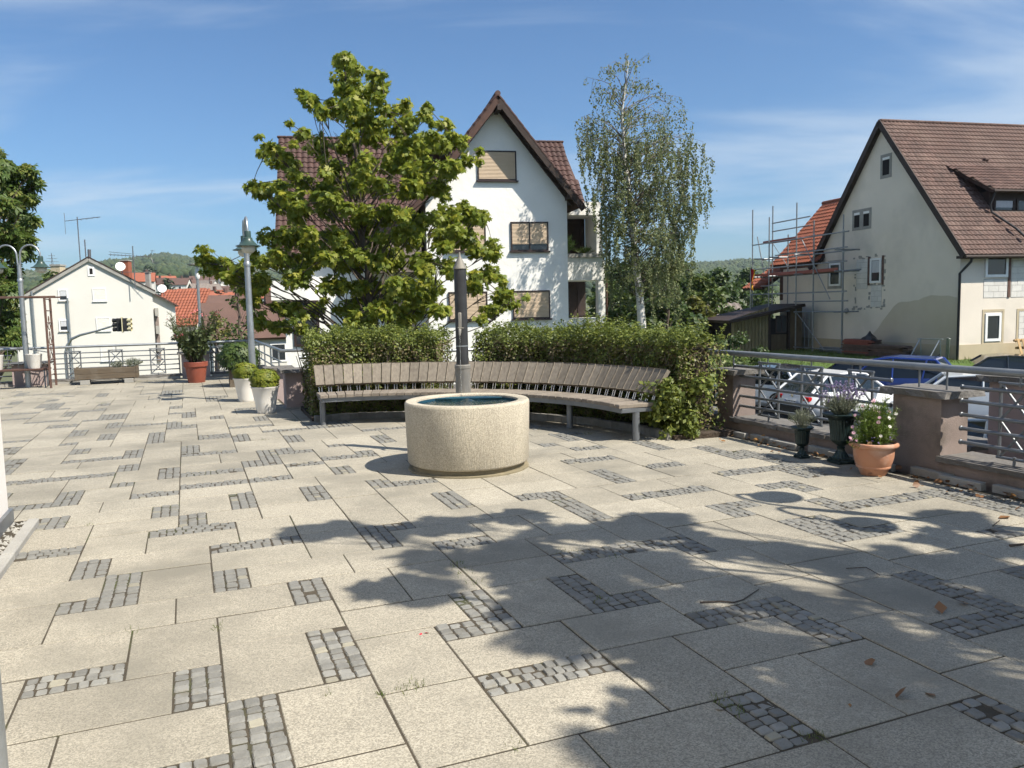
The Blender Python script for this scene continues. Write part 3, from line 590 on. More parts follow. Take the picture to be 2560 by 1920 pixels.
def clump_tree(root, base, axis_top, clumps, trunk_r, leaf_mat_, leaf_size, shape, per_m2, bark='bark', seed=1, up=0.4, droop=0.3, start=0.15, twig=3, flat=0.7, shell=0.3, fill=()):
    """trunk, a limb to each clump, leaves through each clump"""
    rg = np.random.default_rng(seed); rr = random.Random(seed)
    base, top = Vector(base), Vector(axis_top); tr = MB(); ax = branch_pts(base, top, 0, 9, 0.012, rr)
    tr.tube(ax, [trunk_r * (1 - 0.88 * i / 8) for i in range(9)], 10); tr.build('trunk', M[bark], root, True)
    H = (top - base).length; lb = MB(); PP = []; NN = []
    for (c, r) in clumps:
        c = Vector(c); hz = max(start, min(0.93, ((c.z - base.z) / (top.z - base.z)) * 0.92 - 0.10 - 0.28 * math.hypot(c.x - base.x, c.y - base.y) / H))
        p0 = base.lerp(top, hz); L = (c - p0).length
        if L > 0.1:
            pts = branch_pts(p0, c, rr.uniform(-0.02, 0.10), 6, 0.03, rr); r0 = trunk_r * (1 - 0.88 * hz) * 0.26
            lb.tube(pts, [max(0.007, r0 * (1 - 0.85 * i / 5)) for i in range(6)], 6)
            for k in range(twig):
                e = c + Vector((rr.uniform(-1, 1), rr.uniform(-1, 1), rr.uniform(-.7, .9))) * r * 0.9
                lb.tube(branch_pts(pts[4], e, 0.05, 4, 0.04, rr), [0.012, 0.010, 0.007, 0.004], 5)
        n = max(12, int(per_m2 * 4 * PI * r * r)); p, d = in_clump(c, r, n, rg, flat, shell); PP.append(p); NN.append(d)
    for (c, r) in fill:                                  # smaller leaf masses carried by twigs of the nearest clump
        c = Vector(c); q = min(clumps, key=lambda e: (Vector(e[0]) - c).length)[0]; lb.tube(branch_pts(q, c, 0.04, 4, 0.03, rr), [0.014, 0.011, 0.008, 0.005], 5)
        n = max(12, int(per_m2 * 4 * PI * r * r)); p, d = in_clump(c, r, n, rg, flat, shell); PP.append(p); NN.append(d)
    lb.build('limbs', M[bark], root, True)
    return leaves('crown', np.vstack(PP), leaf_size, leaf_mat_, root, shape, np.vstack(NN) * 0.6, up, droop, 0.35, seed)
def px_clumps(lst, ox, oy, sc, Y, depth, seed, axis_px):
    """clump centres given where they show in the photograph, spread in depth through the crown"""
    rg = random.Random(seed); out = []
    for (x, y, r) in lst:
        px, py = ox + x * sc, oy + y * sc; q = (px - axis_px) / 400.0; dep = depth * math.sqrt(max(0.08, 1 - min(1, q * q)))
        yy = Y + rg.uniform(-dep, dep); out.append((at(px, py, yy), r * sc * yy / F_PX))
    return out
def blob_tree(name, base, h, rx, rz_, nclump, leaf_m, size, label, cat='tree', group=None, per=26, seed=1, shape='oval', trunk=0.14, z0=0.25, bark='bark', cone=False):
    root = empty(name, base, 0, label, cat, group); rg = random.Random(seed); cl = []
    for k in range(nclump):
        f = (k + 0.5) / nclump; a = k * 2.399 + rg.uniform(-.3, .3); zz_ = z0 + (1 - z0) * (0.06 + 0.9 * rg.random() if not cone else f)
        w = (math.sin(min(1.0, (zz_ - z0) / (1 - z0) * 1.02 + 0.12) * PI) ** 0.6 if not cone else (1.05 - f)) * rg.uniform(0.35, 1.0) ** 0.5
        cl.append((Vector((rx * w * math.cos(a), rx * w * math.sin(a), h * zz_ * 0.96)), rx * rg.uniform(0.24, 0.40) * (1 if not cone else 0.45 + 0.7 * (1 - f))))
    clump_tree(root, (0, 0, -0.3), (0, 0, h * 0.94), cl, trunk, leaf_m, size, shape, per, bark, seed, up=0.5, droop=0.2, start=0.12, twig=2, flat=0.75, shell=0.35)
    return root

# ---- hedges
def _h(i, s): return np.modf(np.abs(np.sin(i * 127.1 + s * 311.7) * 43758.5453))[0]
def vnoise(x, s):
    i = np.floor(x); f = x - i; f = f * f * (3 - 2 * f); return _h(i, s) * (1 - f) + _h(i + 1, s) * f
def vnoise2(x, y, s):
    j = np.floor(y); f = y - j; f = f * f * (3 - 2 * f); i = np.floor(x); g_ = x - i; g_ = g_ * g_ * (3 - 2 * g_); q = lambda a, b: _h(a + 57.0 * b, s)
    return (q(i, j) * (1 - g_) + q(i + 1, j) * g_) * (1 - f) + (q(i, j + 1) * (1 - g_) + q(i + 1, j + 1) * g_) * f
def hedge(name, label, a0, a1, r0, r1, top, seed, nleaf, tall=()):
    root = empty(name, BC, YAW, label, 'hedge'); rg = np.random.default_rng(seed)
    tw = MB(); rr = random.Random(seed)
    for k in range(int((a1 - a0) * 5.0)):
        a = rr.uniform(a0, a1); r = rr.uniform(r0 + .08, r1 - .08); p = pol(r, a, 0.0); q = pol(r + rr.uniform(-.25, .25), a + rr.uniform(-4, 4), rr.uniform(0.5, top - 0.08))
        q.z = min(q.z, top - 0.1)
        if max(p.x, q.x) > 4.2 or max(p.y, q.y) > 4.85: continue
        tw.tube(branch_pts(p, q, 0.02, 4, 0.03, rr), [0.014, 0.011, 0.008, 0.004], 4)
    tw.build('stems', M['bark'], root)
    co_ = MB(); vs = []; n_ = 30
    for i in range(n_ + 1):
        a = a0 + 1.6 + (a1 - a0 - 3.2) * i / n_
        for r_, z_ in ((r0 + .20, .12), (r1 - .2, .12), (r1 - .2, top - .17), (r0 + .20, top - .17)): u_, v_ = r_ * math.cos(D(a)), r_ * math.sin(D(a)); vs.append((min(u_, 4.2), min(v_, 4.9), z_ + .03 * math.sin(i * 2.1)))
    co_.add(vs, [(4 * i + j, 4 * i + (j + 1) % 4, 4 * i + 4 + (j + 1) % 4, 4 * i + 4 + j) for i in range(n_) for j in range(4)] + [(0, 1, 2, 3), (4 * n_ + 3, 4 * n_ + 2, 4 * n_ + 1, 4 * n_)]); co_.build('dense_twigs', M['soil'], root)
    def field(n, top_only=False):
        a = rg.uniform(a0, a1, n); u_ = rg.random(n); r = np.empty(n); z = np.empty(n); nm = np.zeros((n, 3))
        s = rg.random(n); S = [0.52, 0.74, 0.92] if not top_only else [0.0, 1.0, 1.0]
        bump = 0.10 * (vnoise(a * 0.21, seed) - .5) + 0.07 * (vnoise(a * 0.8, seed + 1) - .5)
        z0n = rg.random(n); dent = 0.16 * (vnoise2(a * .33, z0n * 3.0, seed + 2) - .5) + 0.08 * (vnoise2(a * 1.1, z0n * 7, seed + 3) - .5)
        for i in range(n):
            zt = top + bump[i]
            if s[i] < S[0]: r[i] = r0 + 0.20 * rg.random() ** 1.8 + dent[i]; z[i] = 0.02 + (zt - 0.02) * z0n[i]; nm[i] = (-math.cos(D(a[i])), -math.sin(D(a[i])), 0.1)
            elif s[i] < S[1]: r[i] = r0 + (r1 - r0) * rg.random(); z[i] = zt - 0.16 * rg.random() ** 1.8; nm[i] = (0, 0, 1)
            elif s[i] < S[2]: r[i] = r1 - 0.15 * rg.random(); z[i] = zt * rg.random(); nm[i] = (math.cos(D(a[i])), math.sin(D(a[i])), 0.1)
            else:
                e = rg.random() < 0.5; a[i] = (a0 if e else a1) + (rg.random() ** 1.5) * (2.2 if e else -2.2); r[i] = r0 + (r1 - r0) * rg.random(); z[i] = zt * rg.random(); sg = -1 if e else 1
                nm[i] = (-math.sin(D(a[i])) * sg, math.cos(D(a[i])) * sg, 0.1)
            ed = max(0.0, (z[i] - (zt - 0.12)) / 0.12); 
            if s[i] < S[0]: r[i] += 0.07 * ed * ed
        u = r * np.cos(np.radians(a)); v = r * np.sin(np.radians(a)); keep = (u < 4.40) & (v < 5.05)
        return np.stack([u, v, z], 1)[keep], nm[keep]
    P_, Nn = field(int(nleaf * 1.15)); leaves('foliage', P_, 0.040, M['l_hedge'], root, 'lance', Nn, 0.35, 0.0, 0.4, seed)
    P_, Nn = field(int(nleaf * 0.75)); P_[:, 2] *= 0.90; leaves('dry_foliage', P_, 0.036, M['l_hedge_dry'], root, 'lance', Nn, 0.2, 0.1, 0.4, seed + 1)
    # upright young shoots along the top
    n = int((a1 - a0) * 16); a = rg.uniform(a0, a1, n); r = rg.uniform(r0 + .02, r1, n); hh = top + 0.02 + 0.10 * (vnoise(a * 0.21, seed) - .5); P_ = []
    for i in range(n):
        L = 0.05 + 0.13 * rg.random() ** 2 + sum(w * math.exp(-((a[i] - c) / 3.0) ** 2) for c, w in tall) * rg.random(); lean = rg.normal(size=2) * 0.25
        for k in range(int(5 + L * 40)):
            f = rg.random(); P_.append((r[i] * math.cos(D(a[i])) + lean[0] * L * f, r[i] * math.sin(D(a[i])) + lean[1] * L * f, hh[i] - 0.04 + L * f))
    P_ = np.array(P_); k_ = (P_[:, 0] < 4.42) & (P_[:, 1] < 5.05); leaves('shoots', P_[k_], 0.042, M['l_hedge'], root, 'lance', None, 0.9, -0.6, 0.4, seed + 2)
    return root
hedge('clipped_hedge', 'clipped hedge behind the left half of the curved bench, browned on its face', 60.5, 88.6, 3.80, 4.95, 1.20, 5, 21000)
hr_ = hedge('clipped_hedge', 'long bushy hedge behind the right half of the curved bench, overgrown at its end', -2.5, 52.5, 3.80, 5.2, 1.20, 9, 36000, ((27, 0.22), (4, 0.12)))
# overgrown right end that spills to the paving
rg = np.random.default_rng(4); PP = []; NN = []
for k in range(34):
    a = rg.uniform(-5, 4); r = rg.uniform(3.5, 4.12); c = pol(r, a, rg.uniform(0.05, 0.75)); p, d = in_clump(c, rg.uniform(.10, .2), 130, rg, 0.8, 0.2); PP.append(p); NN.append(d)
PP = np.vstack(PP); NN = np.vstack(NN); k_ = (PP[:, 2] > 0.01) & (PP[:, 0] < 4.42); leaves('overgrown_foliage', PP[k_], 0.06, M['l_hedge'], hr_, 'lance', NN[k_], 0.4, 0.2, 0.4, 31)
# planting bed and kerb under the hedge
b = MB(); vs = []; n = 40
for i in range(n + 1):
    a = -4 + (93) * i / n
    for rr_ in (3.62, 3.62, 5.2, 5.2):
        u, v = rr_ * math.cos(D(a)), rr_ * math.sin(D(a)); vs.append((min(u, 4.46), min(v, 5.10), 0))
vs = [(v[0], v[1], (0.004, 0.055, 0.065, 0.004)[i % 4]) for i, v in enumerate(vs)]
b.add(vs, [(4 * i + j, 4 * i + (j + 1) % 4, 4 * i + 4 + (j + 1) % 4, 4 * i + 4 + j) for i in range(n) for j in range(4)] + [(0, 1, 2, 3), (4 * n + 3, 4 * n + 2, 4 * n + 1, 4 * n)])
bedo = b.build('planting_bed', M['soil']); bedo.location = BC; bedo.rotation_euler = (0, 0, YAW); prop(bedo, kind='structure')
for k in range(46):
    a = -3 + 91.6 * (k + .5) / 46; b = MB(); b.bev((0, 0, 0), (0.075, 0.142 * rnd.uniform(.9, .97), 0.10), 0.008); o = b.build('kerb_stone', M['sett'], bedo)
    o.location = pol(3.585, a, 0.045 + rnd.uniform(-.006, .006)); o.rotation_euler = (rnd.uniform(-.03, .03), 0, D(a) + rnd.uniform(-.03, .03))

# ---- maple in front of the white house
ML = [(555,110,60),(560,200,70),(725,190,50),(740,260,55),(620,290,85),(370,320,50),(430,380,42),(520,370,75),(640,400,90),(780,380,50),(870,370,42),(980,400,42),(1090,450,48),(860,470,65),(700,500,85),(1150,540,58),(1000,540,75),(860,580,85),
 (340,500,42),(420,570,60),(560,560,70),(160,570,42),(190,640,52),(270,660,50),(1210,640,42),(1120,680,65),(980,680,85),(820,660,80),(650,670,80),(490,680,65),(120,800,55),(220,780,52),(330,750,55),(200,880,55),(450,800,70),(600,780,80),(760,790,70),
 (920,790,75),(1050,790,58),(310,900,70),(480,900,80),(640,930,85),(800,930,75),(1100,930,72),(1220,930,65),(1290,930,38),(950,960,65),(1200,1060,75),(1340,1130,55),(1330,1230,52),(1080,1050,75),(900,1050,85),(700,1060,95),(500,1050,85),(300,1030,85),
 (160,1050,65),(110,1180,58),(230,1170,75),(400,1150,85),(600,1160,95),(800,1170,95),(980,1180,75),(1120,1200,65),(1250,1300,66),(1400,1360,58),(1450,1410,36),(1330,1440,50),(1000,1320,85),(850,1320,85),(700,1320,85),(500,1300,70),(300,1270,75),(120,1270,48),
 (0,1240,55),(-90,1180,42),(-190,1170,50),(-120,1210,45),(-60,1260,52),(40,1300,55),(60,1390,48),(100,1480,52),(250,1430,60),(220,1530,45),(400,1430,50),(560,1430,60),(750,1440,75),(900,1440,80),(1050,1440,55),(330,1540,38),(660,1480,60),(820,1500,50),(960,1390,60)]
mt = empty('maple_tree', at(960, 880, 20.0).xy.to_3d() + Vector((0, 0, -2.2)), 0, 'tall leafy maple tree in front of the white gabled house', 'tree')
cl = [(c - mt.location, r) for c, r in px_clumps(ML, 600, 100, .47, 20.0, 2.3, 3, 910)]
rr = random.Random(9); more = []
for i, (x, y, r) in enumerate(ML):                      # foliage between and in front of the main limbs
    for k in range(2):
        px, py = 600 + (x + rr.uniform(-75, 75)) * .47, 100 + (y + rr.uniform(-60, 60)) * .47
        if k == 1 and i < 12: continue
        yy = 20.0 + (rr.uniform(-2.3, -1.0) if k == 0 else rr.uniform(-1.5, 1.8)) * math.sqrt(max(.1, 1 - min(1, ((px - 910) / 400) ** 2))); more.append((at(px, py, yy) - mt.location, r * .47 * yy / F_PX * rr.uniform(.5, .8)))
cl = [(c, r * 1.12) for c, r in cl]
clump_tree(mt, (0, 0, 0), at(862, 160, 20.0) - mt.location, cl, 0.15, M['l_maple'], 0.118, 'maple', 150, seed=12, up=0.35, droop=0.8, start=0.2, twig=3, flat=0.70, shell=0.0, fill=more)

# ---- weeping birch
BY = 31.6
bi = empty('birch_tree', at(1606, 830, BY).xy.to_3d() + Vector((0, 0, -1.4)), 0, 'slender weeping birch with white trunk beside the white house balcony', 'tree')
BO = bi.location.copy(); tp = [at(1606, 830, BY), at(1598, 720, BY), at(1586, 640, BY), at(1580, 540, BY), at(1562, 400, BY), at(1555, 280, BY), at(1572, 150, BY)]
tp = [Vector((0, 0, 0))] + [p - BO for p in tp]; b = MB(); b.tube(tp, [0.19, 0.165, 0.15, 0.135, 0.11, 0.07, 0.04, 0.012], 12); b.build('trunk', M['birch_bark'], bi, True)
prof = [(150, 1500, 1620, 6), (220, 1460, 1680, 14), (290, 1435, 1735, 26), (350, 1440, 1760, 32), (400, 1450, 1785, 34), (460, 1465, 1785, 36), (520, 1485, 1770, 36), (580, 1500, 1750, 36), (640, 1510, 1735, 34), (690, 1525, 1730, 20)]
rr = random.Random(5); rg = np.random.default_rng(8); st = MB(); PP = []; TT = []
for (py, xa, xb, cnt) in prof:
    prev = None
    for k in range(int(cnt * 2.0)):
        f = (k + rr.random()) / (cnt * 2.0); px = xa + (xb - xa) * f; q = (px - (xa + xb) / 2) / ((xb - xa) / 2); yy = BY + rr.uniform(-1, 1) * 2.2 * math.sqrt(max(.1, 1 - q * q))
        e = at(px, py + rr.uniform(-30, 30), yy) - BO; sgm = max(1.6, min(tp[-1].z - 0.4, e.z - rr.uniform(0.3, 1.3)))
        # start on the trunk
        s0 = None
        for i in range(len(tp) - 1):
            if tp[i].z <= sgm <= tp[i + 1].z: s0 = tp[i].lerp(tp[i + 1], (sgm - tp[i].z) / max(1e-6, tp[i + 1].z - tp[i].z))
        s0 = s0 or tp[-2]
        if k % 3 == 0 or not prev:
            prev = branch_pts(s0, e, rr.uniform(.08, .2), 6, 0.05, rr); st.tube(prev, [0.022, 0.018, 0.013, 0.009, 0.006, 0.004], 5)
        else:                                            # side twig of the limb before
            q_ = prev[rr.choice((2, 3, 4))]; e = q_.lerp(e, .55) + Vector((rr.uniform(-.3, .3), rr.uniform(-.4, .4), rr.uniform(-.2, .25))); st.tube(branch_pts(q_, e, .08, 4, .04, rr), [.008, .006, .005, .004], 4)
        L = rr.uniform(0.5, 1.7) if py > 250 else rr.uniform(0.2, 0.6); L = L * .35 if (py > 480 and abs(px - 1590) < 48) else L; hang = e + Vector((rr.uniform(-.2, .2), rr.uniform(-.2, .2), -L))
        if hang.z < 2.2: hang.z = 2.2 + rr.uniform(0, .5)
        strand = branch_pts(e, hang, 0, 5, 0.03, rr); st.tube(strand, [0.005, 0.004, 0.004, 0.003, 0.002], 3, cap=False)
        nl = int(16 + L * 62) if py > 300 else int(8 + L * 26)
        for j in range(nl):
            t_ = rr.random() * 4; i = min(3, int(t_)); p = strand[i].lerp(strand[i + 1], t_ - i); PP.append((p.x + rr.gauss(0, .042), p.y + rr.gauss(0, .042), p.z + rr.gauss(0, .03)))
        nb = int(14)
        for j in range(nb):
            f2 = rr.uniform(.55, 1.0); p = s0.lerp(e, f2); PP.append((p.x + rr.gauss(0, .12), p.y + rr.gauss(0, .12), p.z + 0.16 * (e - s0).length * math.sin(f2 * PI) - abs(rr.gauss(0, .12))))
st.build('limbs', M['birch_twig'], bi); leaves('crown', np.array(PP), 0.068, M['l_birch'], bi, 'oval', None, 0.0, 1.4, 0.35, 8)

# ---- chestnut at the left edge
CL = [(30,150,70),(110,190,60),(190,180,52),(222,262,45),(60,280,80),(150,330,65),(30,400,80),(190,360,45),(100,440,70),(200,490,52),(120,560,80),(30,560,80),(190,620,45),(60,680,85),(150,700,62),(40,820,85),(30,940,80),(60,1000,55),(70,1120,55),(30,1100,80),(90,1200,52),(40,1250,75),(20,1320,60),
      (-60,200,90),(-90,400,100),(-100,600,110),(-90,800,110),(-80,1000,100),(-70,1200,100),(-180,300,100),(-200,550,120),(-200,800,120),(-190,1050,120),(-60,60,70),(115,1290,36)]
ch = empty('chestnut_tree', at(-30, 900, 27.0).xy.to_3d() + Vector((0, 0, -3.2)), 0, 'horse chestnut tree at the left edge behind the lamp', 'tree')
cl = [(c - ch.location, r) for c, r in px_clumps(CL, 0, 360, .3858, 27.0, 2.0, 5, -30)]
clump_tree(ch, (0, 0, 0), at(-30, 400, 27.0) - ch.location, cl, 0.26, M['l_chestnut'], 0.27, 'palm5', 46, seed=21, up=0.4, droop=0.9, start=0.2, twig=2, flat=0.7, shell=0.25)

# ---- shade tree just outside the right of the picture (its shadow lies on the paving)
SHP = [(760,1330,22),(860,1320,36),(960,1330,42),(1060,1320,40),(1060,1400,40),(1150,1310,36),(1180,1400,50),(1280,1290,30),(1290,1370,46),(1300,1450,40),(1400,1330,36),(1420,1420,50),(1400,1500,40),(1540,1320,28),(1530,1400,46),(1540,1490,50),(1480,1560,44),(1370,1590,26),
       (1660,1330,30),(1660,1430,50),(1680,1540,56),(1600,1620,50),(1780,1370,34),(1800,1470,54),(1800,1600,60),(1740,1700,46),(1900,1380,36),(1930,1500,58),(1940,1640,64),(1880,1760,50),(1960,1880,44),(2050,1400,40),(2060,1540,60),(2090,1700,70),(2080,1840,56),(2200,1390,40),(2220,1480,60),(2250,1620,70),(2280,1780,70),(2220,1900,60),
       (2350,1350,32),(2380,1430,60),(2420,1560,70),(2450,1720,80),(2440,1880,70),(2480,1370,36),(2540,1450,70),(2600,1600,90),(2620,1800,90),(1560,1900,26),(1720,1880,30),(2400,1310,18),(980,1470,28),(1050,1480,24),(1620,1780,22)]
sh = empty('shade_tree', (8.6, 0.9, -2.2), 0, 'broad leafy tree outside the right edge shading the paving', 'tree')
rr = random.Random(17); cl = []; k_sx, k_sy = 0.70, -0.38
for (px, py, r) in SHP:
    g = gr(px, py); z = rr.uniform(3.4, 6.4); rm = r * g.length / F_PX * 1.0
    cl.append((Vector((g.x + k_sx * z, g.y + k_sy * z, z)) - sh.location, max(0.2, rm * 1.34)))
for (px, py, r) in SHP:
    if px > 1280 and rr.random() < .6:
        g = gr(px + rr.uniform(-70, 70), py + rr.uniform(-50, 50)); z = rr.uniform(3.4, 6.6); cl.append((Vector((g.x + k_sx * z, g.y + k_sy * z, z)) - sh.location, max(0.2, r * g.length / F_PX * 1.0)))
clump_tree(sh, (0, 0, 0), (-1.0, -0.6, 9.2), cl, 0.24, M['l_maple'], 0.15, 'maple', 125, seed=33, up=0.4, droop=0.4, start=0.42, twig=2, flat=0.7, shell=0.1)

# ---- trees between the birch and the shed, and behind the left terrace
BT = [(1700, 640, 60, 5.4, 2.2, 'l_dark', 'dark rounded tree standing just right of the birch'), (1625, 650, 52, 4.6, 1.7, 'l_mid', 'mid green tree directly behind the birch trunk'), (1800, 672, 70, 5.8, 2.6, 'l_dark', 'dense dark tree behind the low brown shed'),
      (1735, 735, 46, 3.0, 1.1, 'l_yellow', 'small yellow green tree in front of the dark trees by the birch'), (1870, 668, 85, 6.4, 2.7, 'l_dark', 'dark tree crown left of the scaffold with the flag'), (1530, 700, 55, 4.0, 1.8, 'l_mid', 'leafy tree right of the lower balcony behind the birch'), (1670, 700, 44, 4.2, 1.9, 'l_dark', 'dark low tree between the birch trunk and the small shed'), (1755, 690, 50, 4.4, 2.1, 'l_mid', 'broad mid green tree above the small corrugated shed roof'), (1560, 650, 66, 6.0, 2.6, 'l_dark', 'tall dark tree hidden behind the birch crown')]
for k, (px, py, Y, h, rx, lm, lab) in enumerate(BT):
    tz = at(px, py, Y).z; p = at(px, 800, Y); blob_tree('garden_tree', (p.x, p.y, tz - h), h, rx, 0, 26, M[lm], 0.20 + Y * 0.0012, lab, group='trees between birch and shed', per=22, seed=40 + k, z0=0.08)
for k, (px, py, Y, h, rx, lm, lab) in enumerate([(536, 770, 48, 3.6, 1.15, 'l_yellow', 'small yellowing tree right of the slim light pole'), (598, 700, 44, 4.4, 1.0, 'l_mid', 'thin young tree behind the green double lamp'), (150, 690, 110, 9, 5.5, 'l_mid', 'large green tree behind the left white house roof'), (235, 715, 120, 6, 4.2, 'l_dark', 'dark tree just left of the white house gable')]):
    tz = at(px, py, Y).z; p = at(px, 800, Y); blob_tree('street_tree', (p.x, p.y, tz - h), h, rx, 0, 22, M[lm], 0.16 if Y < 60 else 0.5, lab, per=22 if Y < 60 else 5, seed=60 + k, z0=0.1)
for k, (px, py, Y, h, rx) in enumerate([(425, 690, 210, 16, 5), (380, 664, 330, 15, 8), (550, 728, 170, 9, 2.6)]):
    tz = at(px, py, Y).z; p = at(px, 800, Y)
    blob_tree('conifer', (p.x, p.y, tz - h), h, rx, 0, 26, M['l_conifer'], 0.8, ['tall dark conifer below the wooded hill, left of the light pole', 'broad dark tree on the hillside behind the aerial', 'dark conifer among the red roofs right of the light pole'][k], per=3, seed=70 + k, z0=0.05, cone=True)
# low bush and shrub in front of the shed
for k, (px, py, Y, h, rx, lm, lab) in enumerate([(1850, 838, 33, 1.5, 1.0, 'l_dark', 'dark round bush in front of the yellowed shed wall'), (1800, 850, 30, 1.1, 0.9, 'l_mid', 'low green bush right of the long hedge'), (1690, 830, 28, 1.4, 0.9, 'l_mid', 'loose shrub just behind the long hedge')]):
    tz = at(px, py, Y).z; p = at(px, 800, Y); blob_tree('garden_bush', (p.x, p.y, tz - h), h, rx, 0, 16, M[lm], 0.11, lab, 'bush', per=50, seed=80 + k, z0=0.02, trunk=0.04)
# ------------------------------------------------------------------ terrace walls, pillars and railings (terrace frame u, v)
def uvroot(name, label, cat, u=0, v=0, z=0, group=None, kind=None): return empty(name, uv(u, v, z), YAW, label, cat, group, kind)
def rough_slab(mb, x0, x1, y0, y1, z0, z1, rg, step=0.12, amp=0.012):
    """natural stone slab: split edges"""
    n = max(2, int((y1 - y0) / step)); m = max(1, int((x1 - x0) / step)); top = []
    ring = [(x0, y0 + (y1 - y0) * k / n) for k in range(n)] + [(x0 + (x1 - x0) * k / m, y1) for k in range(m)] + [(x1, y1 - (y1 - y0) * k / n) for k in range(n)] + [(x1 - (x1 - x0) * k / m, y0) for k in range(m)]
    a = [(x + rg.uniform(-amp, amp), y + rg.uniform(-amp, amp)) for x, y in ring]; b_ = [(x + rg.uniform(-amp, amp), y + rg.uniform(-amp, amp)) for x, y in ring]; k = len(ring)
    vs = [(x, y, z0) for x, y in b_] + [(x, y, z1 + rg.uniform(-.003, .003)) for x, y in a]
    mb.add(vs, [tuple(range(k - 1, -1, -1)), tuple(range(k, 2 * k))] + [(i, (i + 1) % k, k + (i + 1) % k, k + i) for i in range(k)]); return mb
rgw = random.Random(8)
pw = uvroot('parapet_wall', 'low brown stucco parapet with slate coping and pillars along the right side', 'wall')
def low_wall(root, x0, x1, y0, y1, zt, m='stucco_dark', cop=True, zc=0.045, z0=-0.3, along='y'):
    b = MB(); b.bbox(x0 + .05, x1 - .05, y0, y1, z0, zt - zc); b.build('low_wall', M[m], root)
    if cop:
        s, e = (y0, y1) if along == 'y' else (x0, x1); c = s
        while c < e - 0.05:
            l = min(rgw.uniform(0.7, 1.1), e - c); 
            if e - c - l < 0.3: l = e - c
            b = MB()
            if along == 'y': rough_slab(b, x0, x1, c + .003, c + l - .003, zt - zc, zt, rgw)
            else: rough_slab(b, c + .003, c + l - .003, y0, y1, zt - zc, zt, rgw)
            b.build('coping_stone', M['slate'], root); c += l
def pillar(root, x0, x1, y0, y1, zt, m='stucco_dark', cap=0.06, z0=-0.3):
    b = MB(); b.bbox(x0, x1, y0, y1, z0, zt); p = b.build('pillar', M[m], root)
    b = MB(); rough_slab(b, x0 - .08, x1 + .08, y0 - .10, y1 + .08, zt, zt + cap, rgw, 0.08, 0.018); b.build('pillar_cap', M['slate'], p)
low_wall(pw, 6.03, 6.50, 5.60, 7.98, 0.19); low_wall(pw, 6.03, 6.50, -3.0, 5.08, 0.19); low_wall(pw, 6.03, 6.50, 8.28, 13.2, 0.19)
pillar(pw, 6.10, 6.43, 7.98, 8.28, 0.70); pillar(pw, 6.10, 6.43, 5.08, 5.60, 0.70); pillar(pw, 6.10, 6.43, 1.9, 2.4, 0.70)
b = MB()
for k in range(26):
    y0 = -2.6 + k * 0.42; b = MB(); b.bev((5.985, y0 + 0.2, 0.02), (0.07, 0.41, 0.08), 0.006); o = b.build('edging_stone', M['concrete_grey'], pw); o.rotation_euler = (0, 0, rgw.uniform(-.01, .01))
    if k > 25: break
def tubes(root, name, lst, r, m='steel', n=10):
    for p, q in lst:
        b = MB(); b.tube([p, q], r, n); b.build(name, M[m], root, True)
def x_square(root, x, y0, y1, z0, z1, along='y'):
    P = (lambda s, z: (x, s, z)) if along == 'y' else (lambda s, z: (s, x, z))
    b = MB(); b.tube([P(y0, z0), P(y0, z1)], 0.014, 8); b.tube([P(y1, z0), P(y1, z1)], 0.014, 8)
    b.tube([P(y0 - .02, z1), P(y1 + .02, z1)], 0.013, 8); b.tube([P(y0 - .02, z0), P(y1 + .02, z0)], 0.013, 8); b.build('square_frame', M['steel'], root, True)
    zm = (z0 + z1) / 2
    for a, c in ((z0, zm), (zm, z1)):
        b = MB(); b.tube([P(y0, a), P(y1, c)], 0.011, 8); b.tube([P(y0, c), P(y1, a)], 0.011, 8); b.build('cross_brace', M['steel'], root, True)
def bar_panel(root, x, y0, y1, zs, along='y', r=0.017):
    P = (lambda s, z: (x, s, z)) if along == 'y' else (lambda s, z: (s, x, z))
    for z in zs:
        b = MB(); b.tube([P(y0, z), P(y1, z)], r, 10)
        for e in (y0, y1): b.tube([P(e - .012, z), P(e - .006, z), P(e + .006, z), P(e + .012, z)], [r * .9, r * 1.35, r * 1.35, r * .9], 10)
        b.build('rail_bar', M['steel'], root, True)
ZS = [0.80, 0.68, 0.56, 0.44, 0.32]
rr_ = uvroot('steel_railing', 'grey tubular steel railing with crossed squares along the right parapet', 'railing')
b = MB(); b.tube([(6.22, -2.5, 0.95), (6.22, 13.2, 0.95)], 0.033, 14); b.build('handrail', M['steel_light'], rr_, True)
bar_panel(rr_, 6.20, 5.72, 8.08, ZS); bar_panel(rr_, 6.20, 2.5, 4.96, ZS); bar_panel(rr_, 6.20, -2.2, 1.8, ZS)
for a in ((7.32, 7.65), (6.65, 6.95), (5.97, 6.27), (4.35, 4.62), (3.6, 3.9), (2.8, 3.1)): x_square(rr_, 6.225, a[0], a[1], 0.24, 0.86)
for a in (8.13, 7.5, 6.8, 6.12, 5.42, 5.13, 4.45, 3.75, 2.95, 2.1): tubes(rr_, 'handrail_post', [((6.22, a, 0.76 if a in (5.42, 5.13, 8.13, 2.1) else 0.84), (6.22, a, 0.93))], 0.009)
for a in (7.48, 6.8, 6.12, 4.48, 3.75, 2.95): tubes(rr_, 'foot_post', [((6.22, a, 0.17), (6.22, a, 0.26))], 0.012)
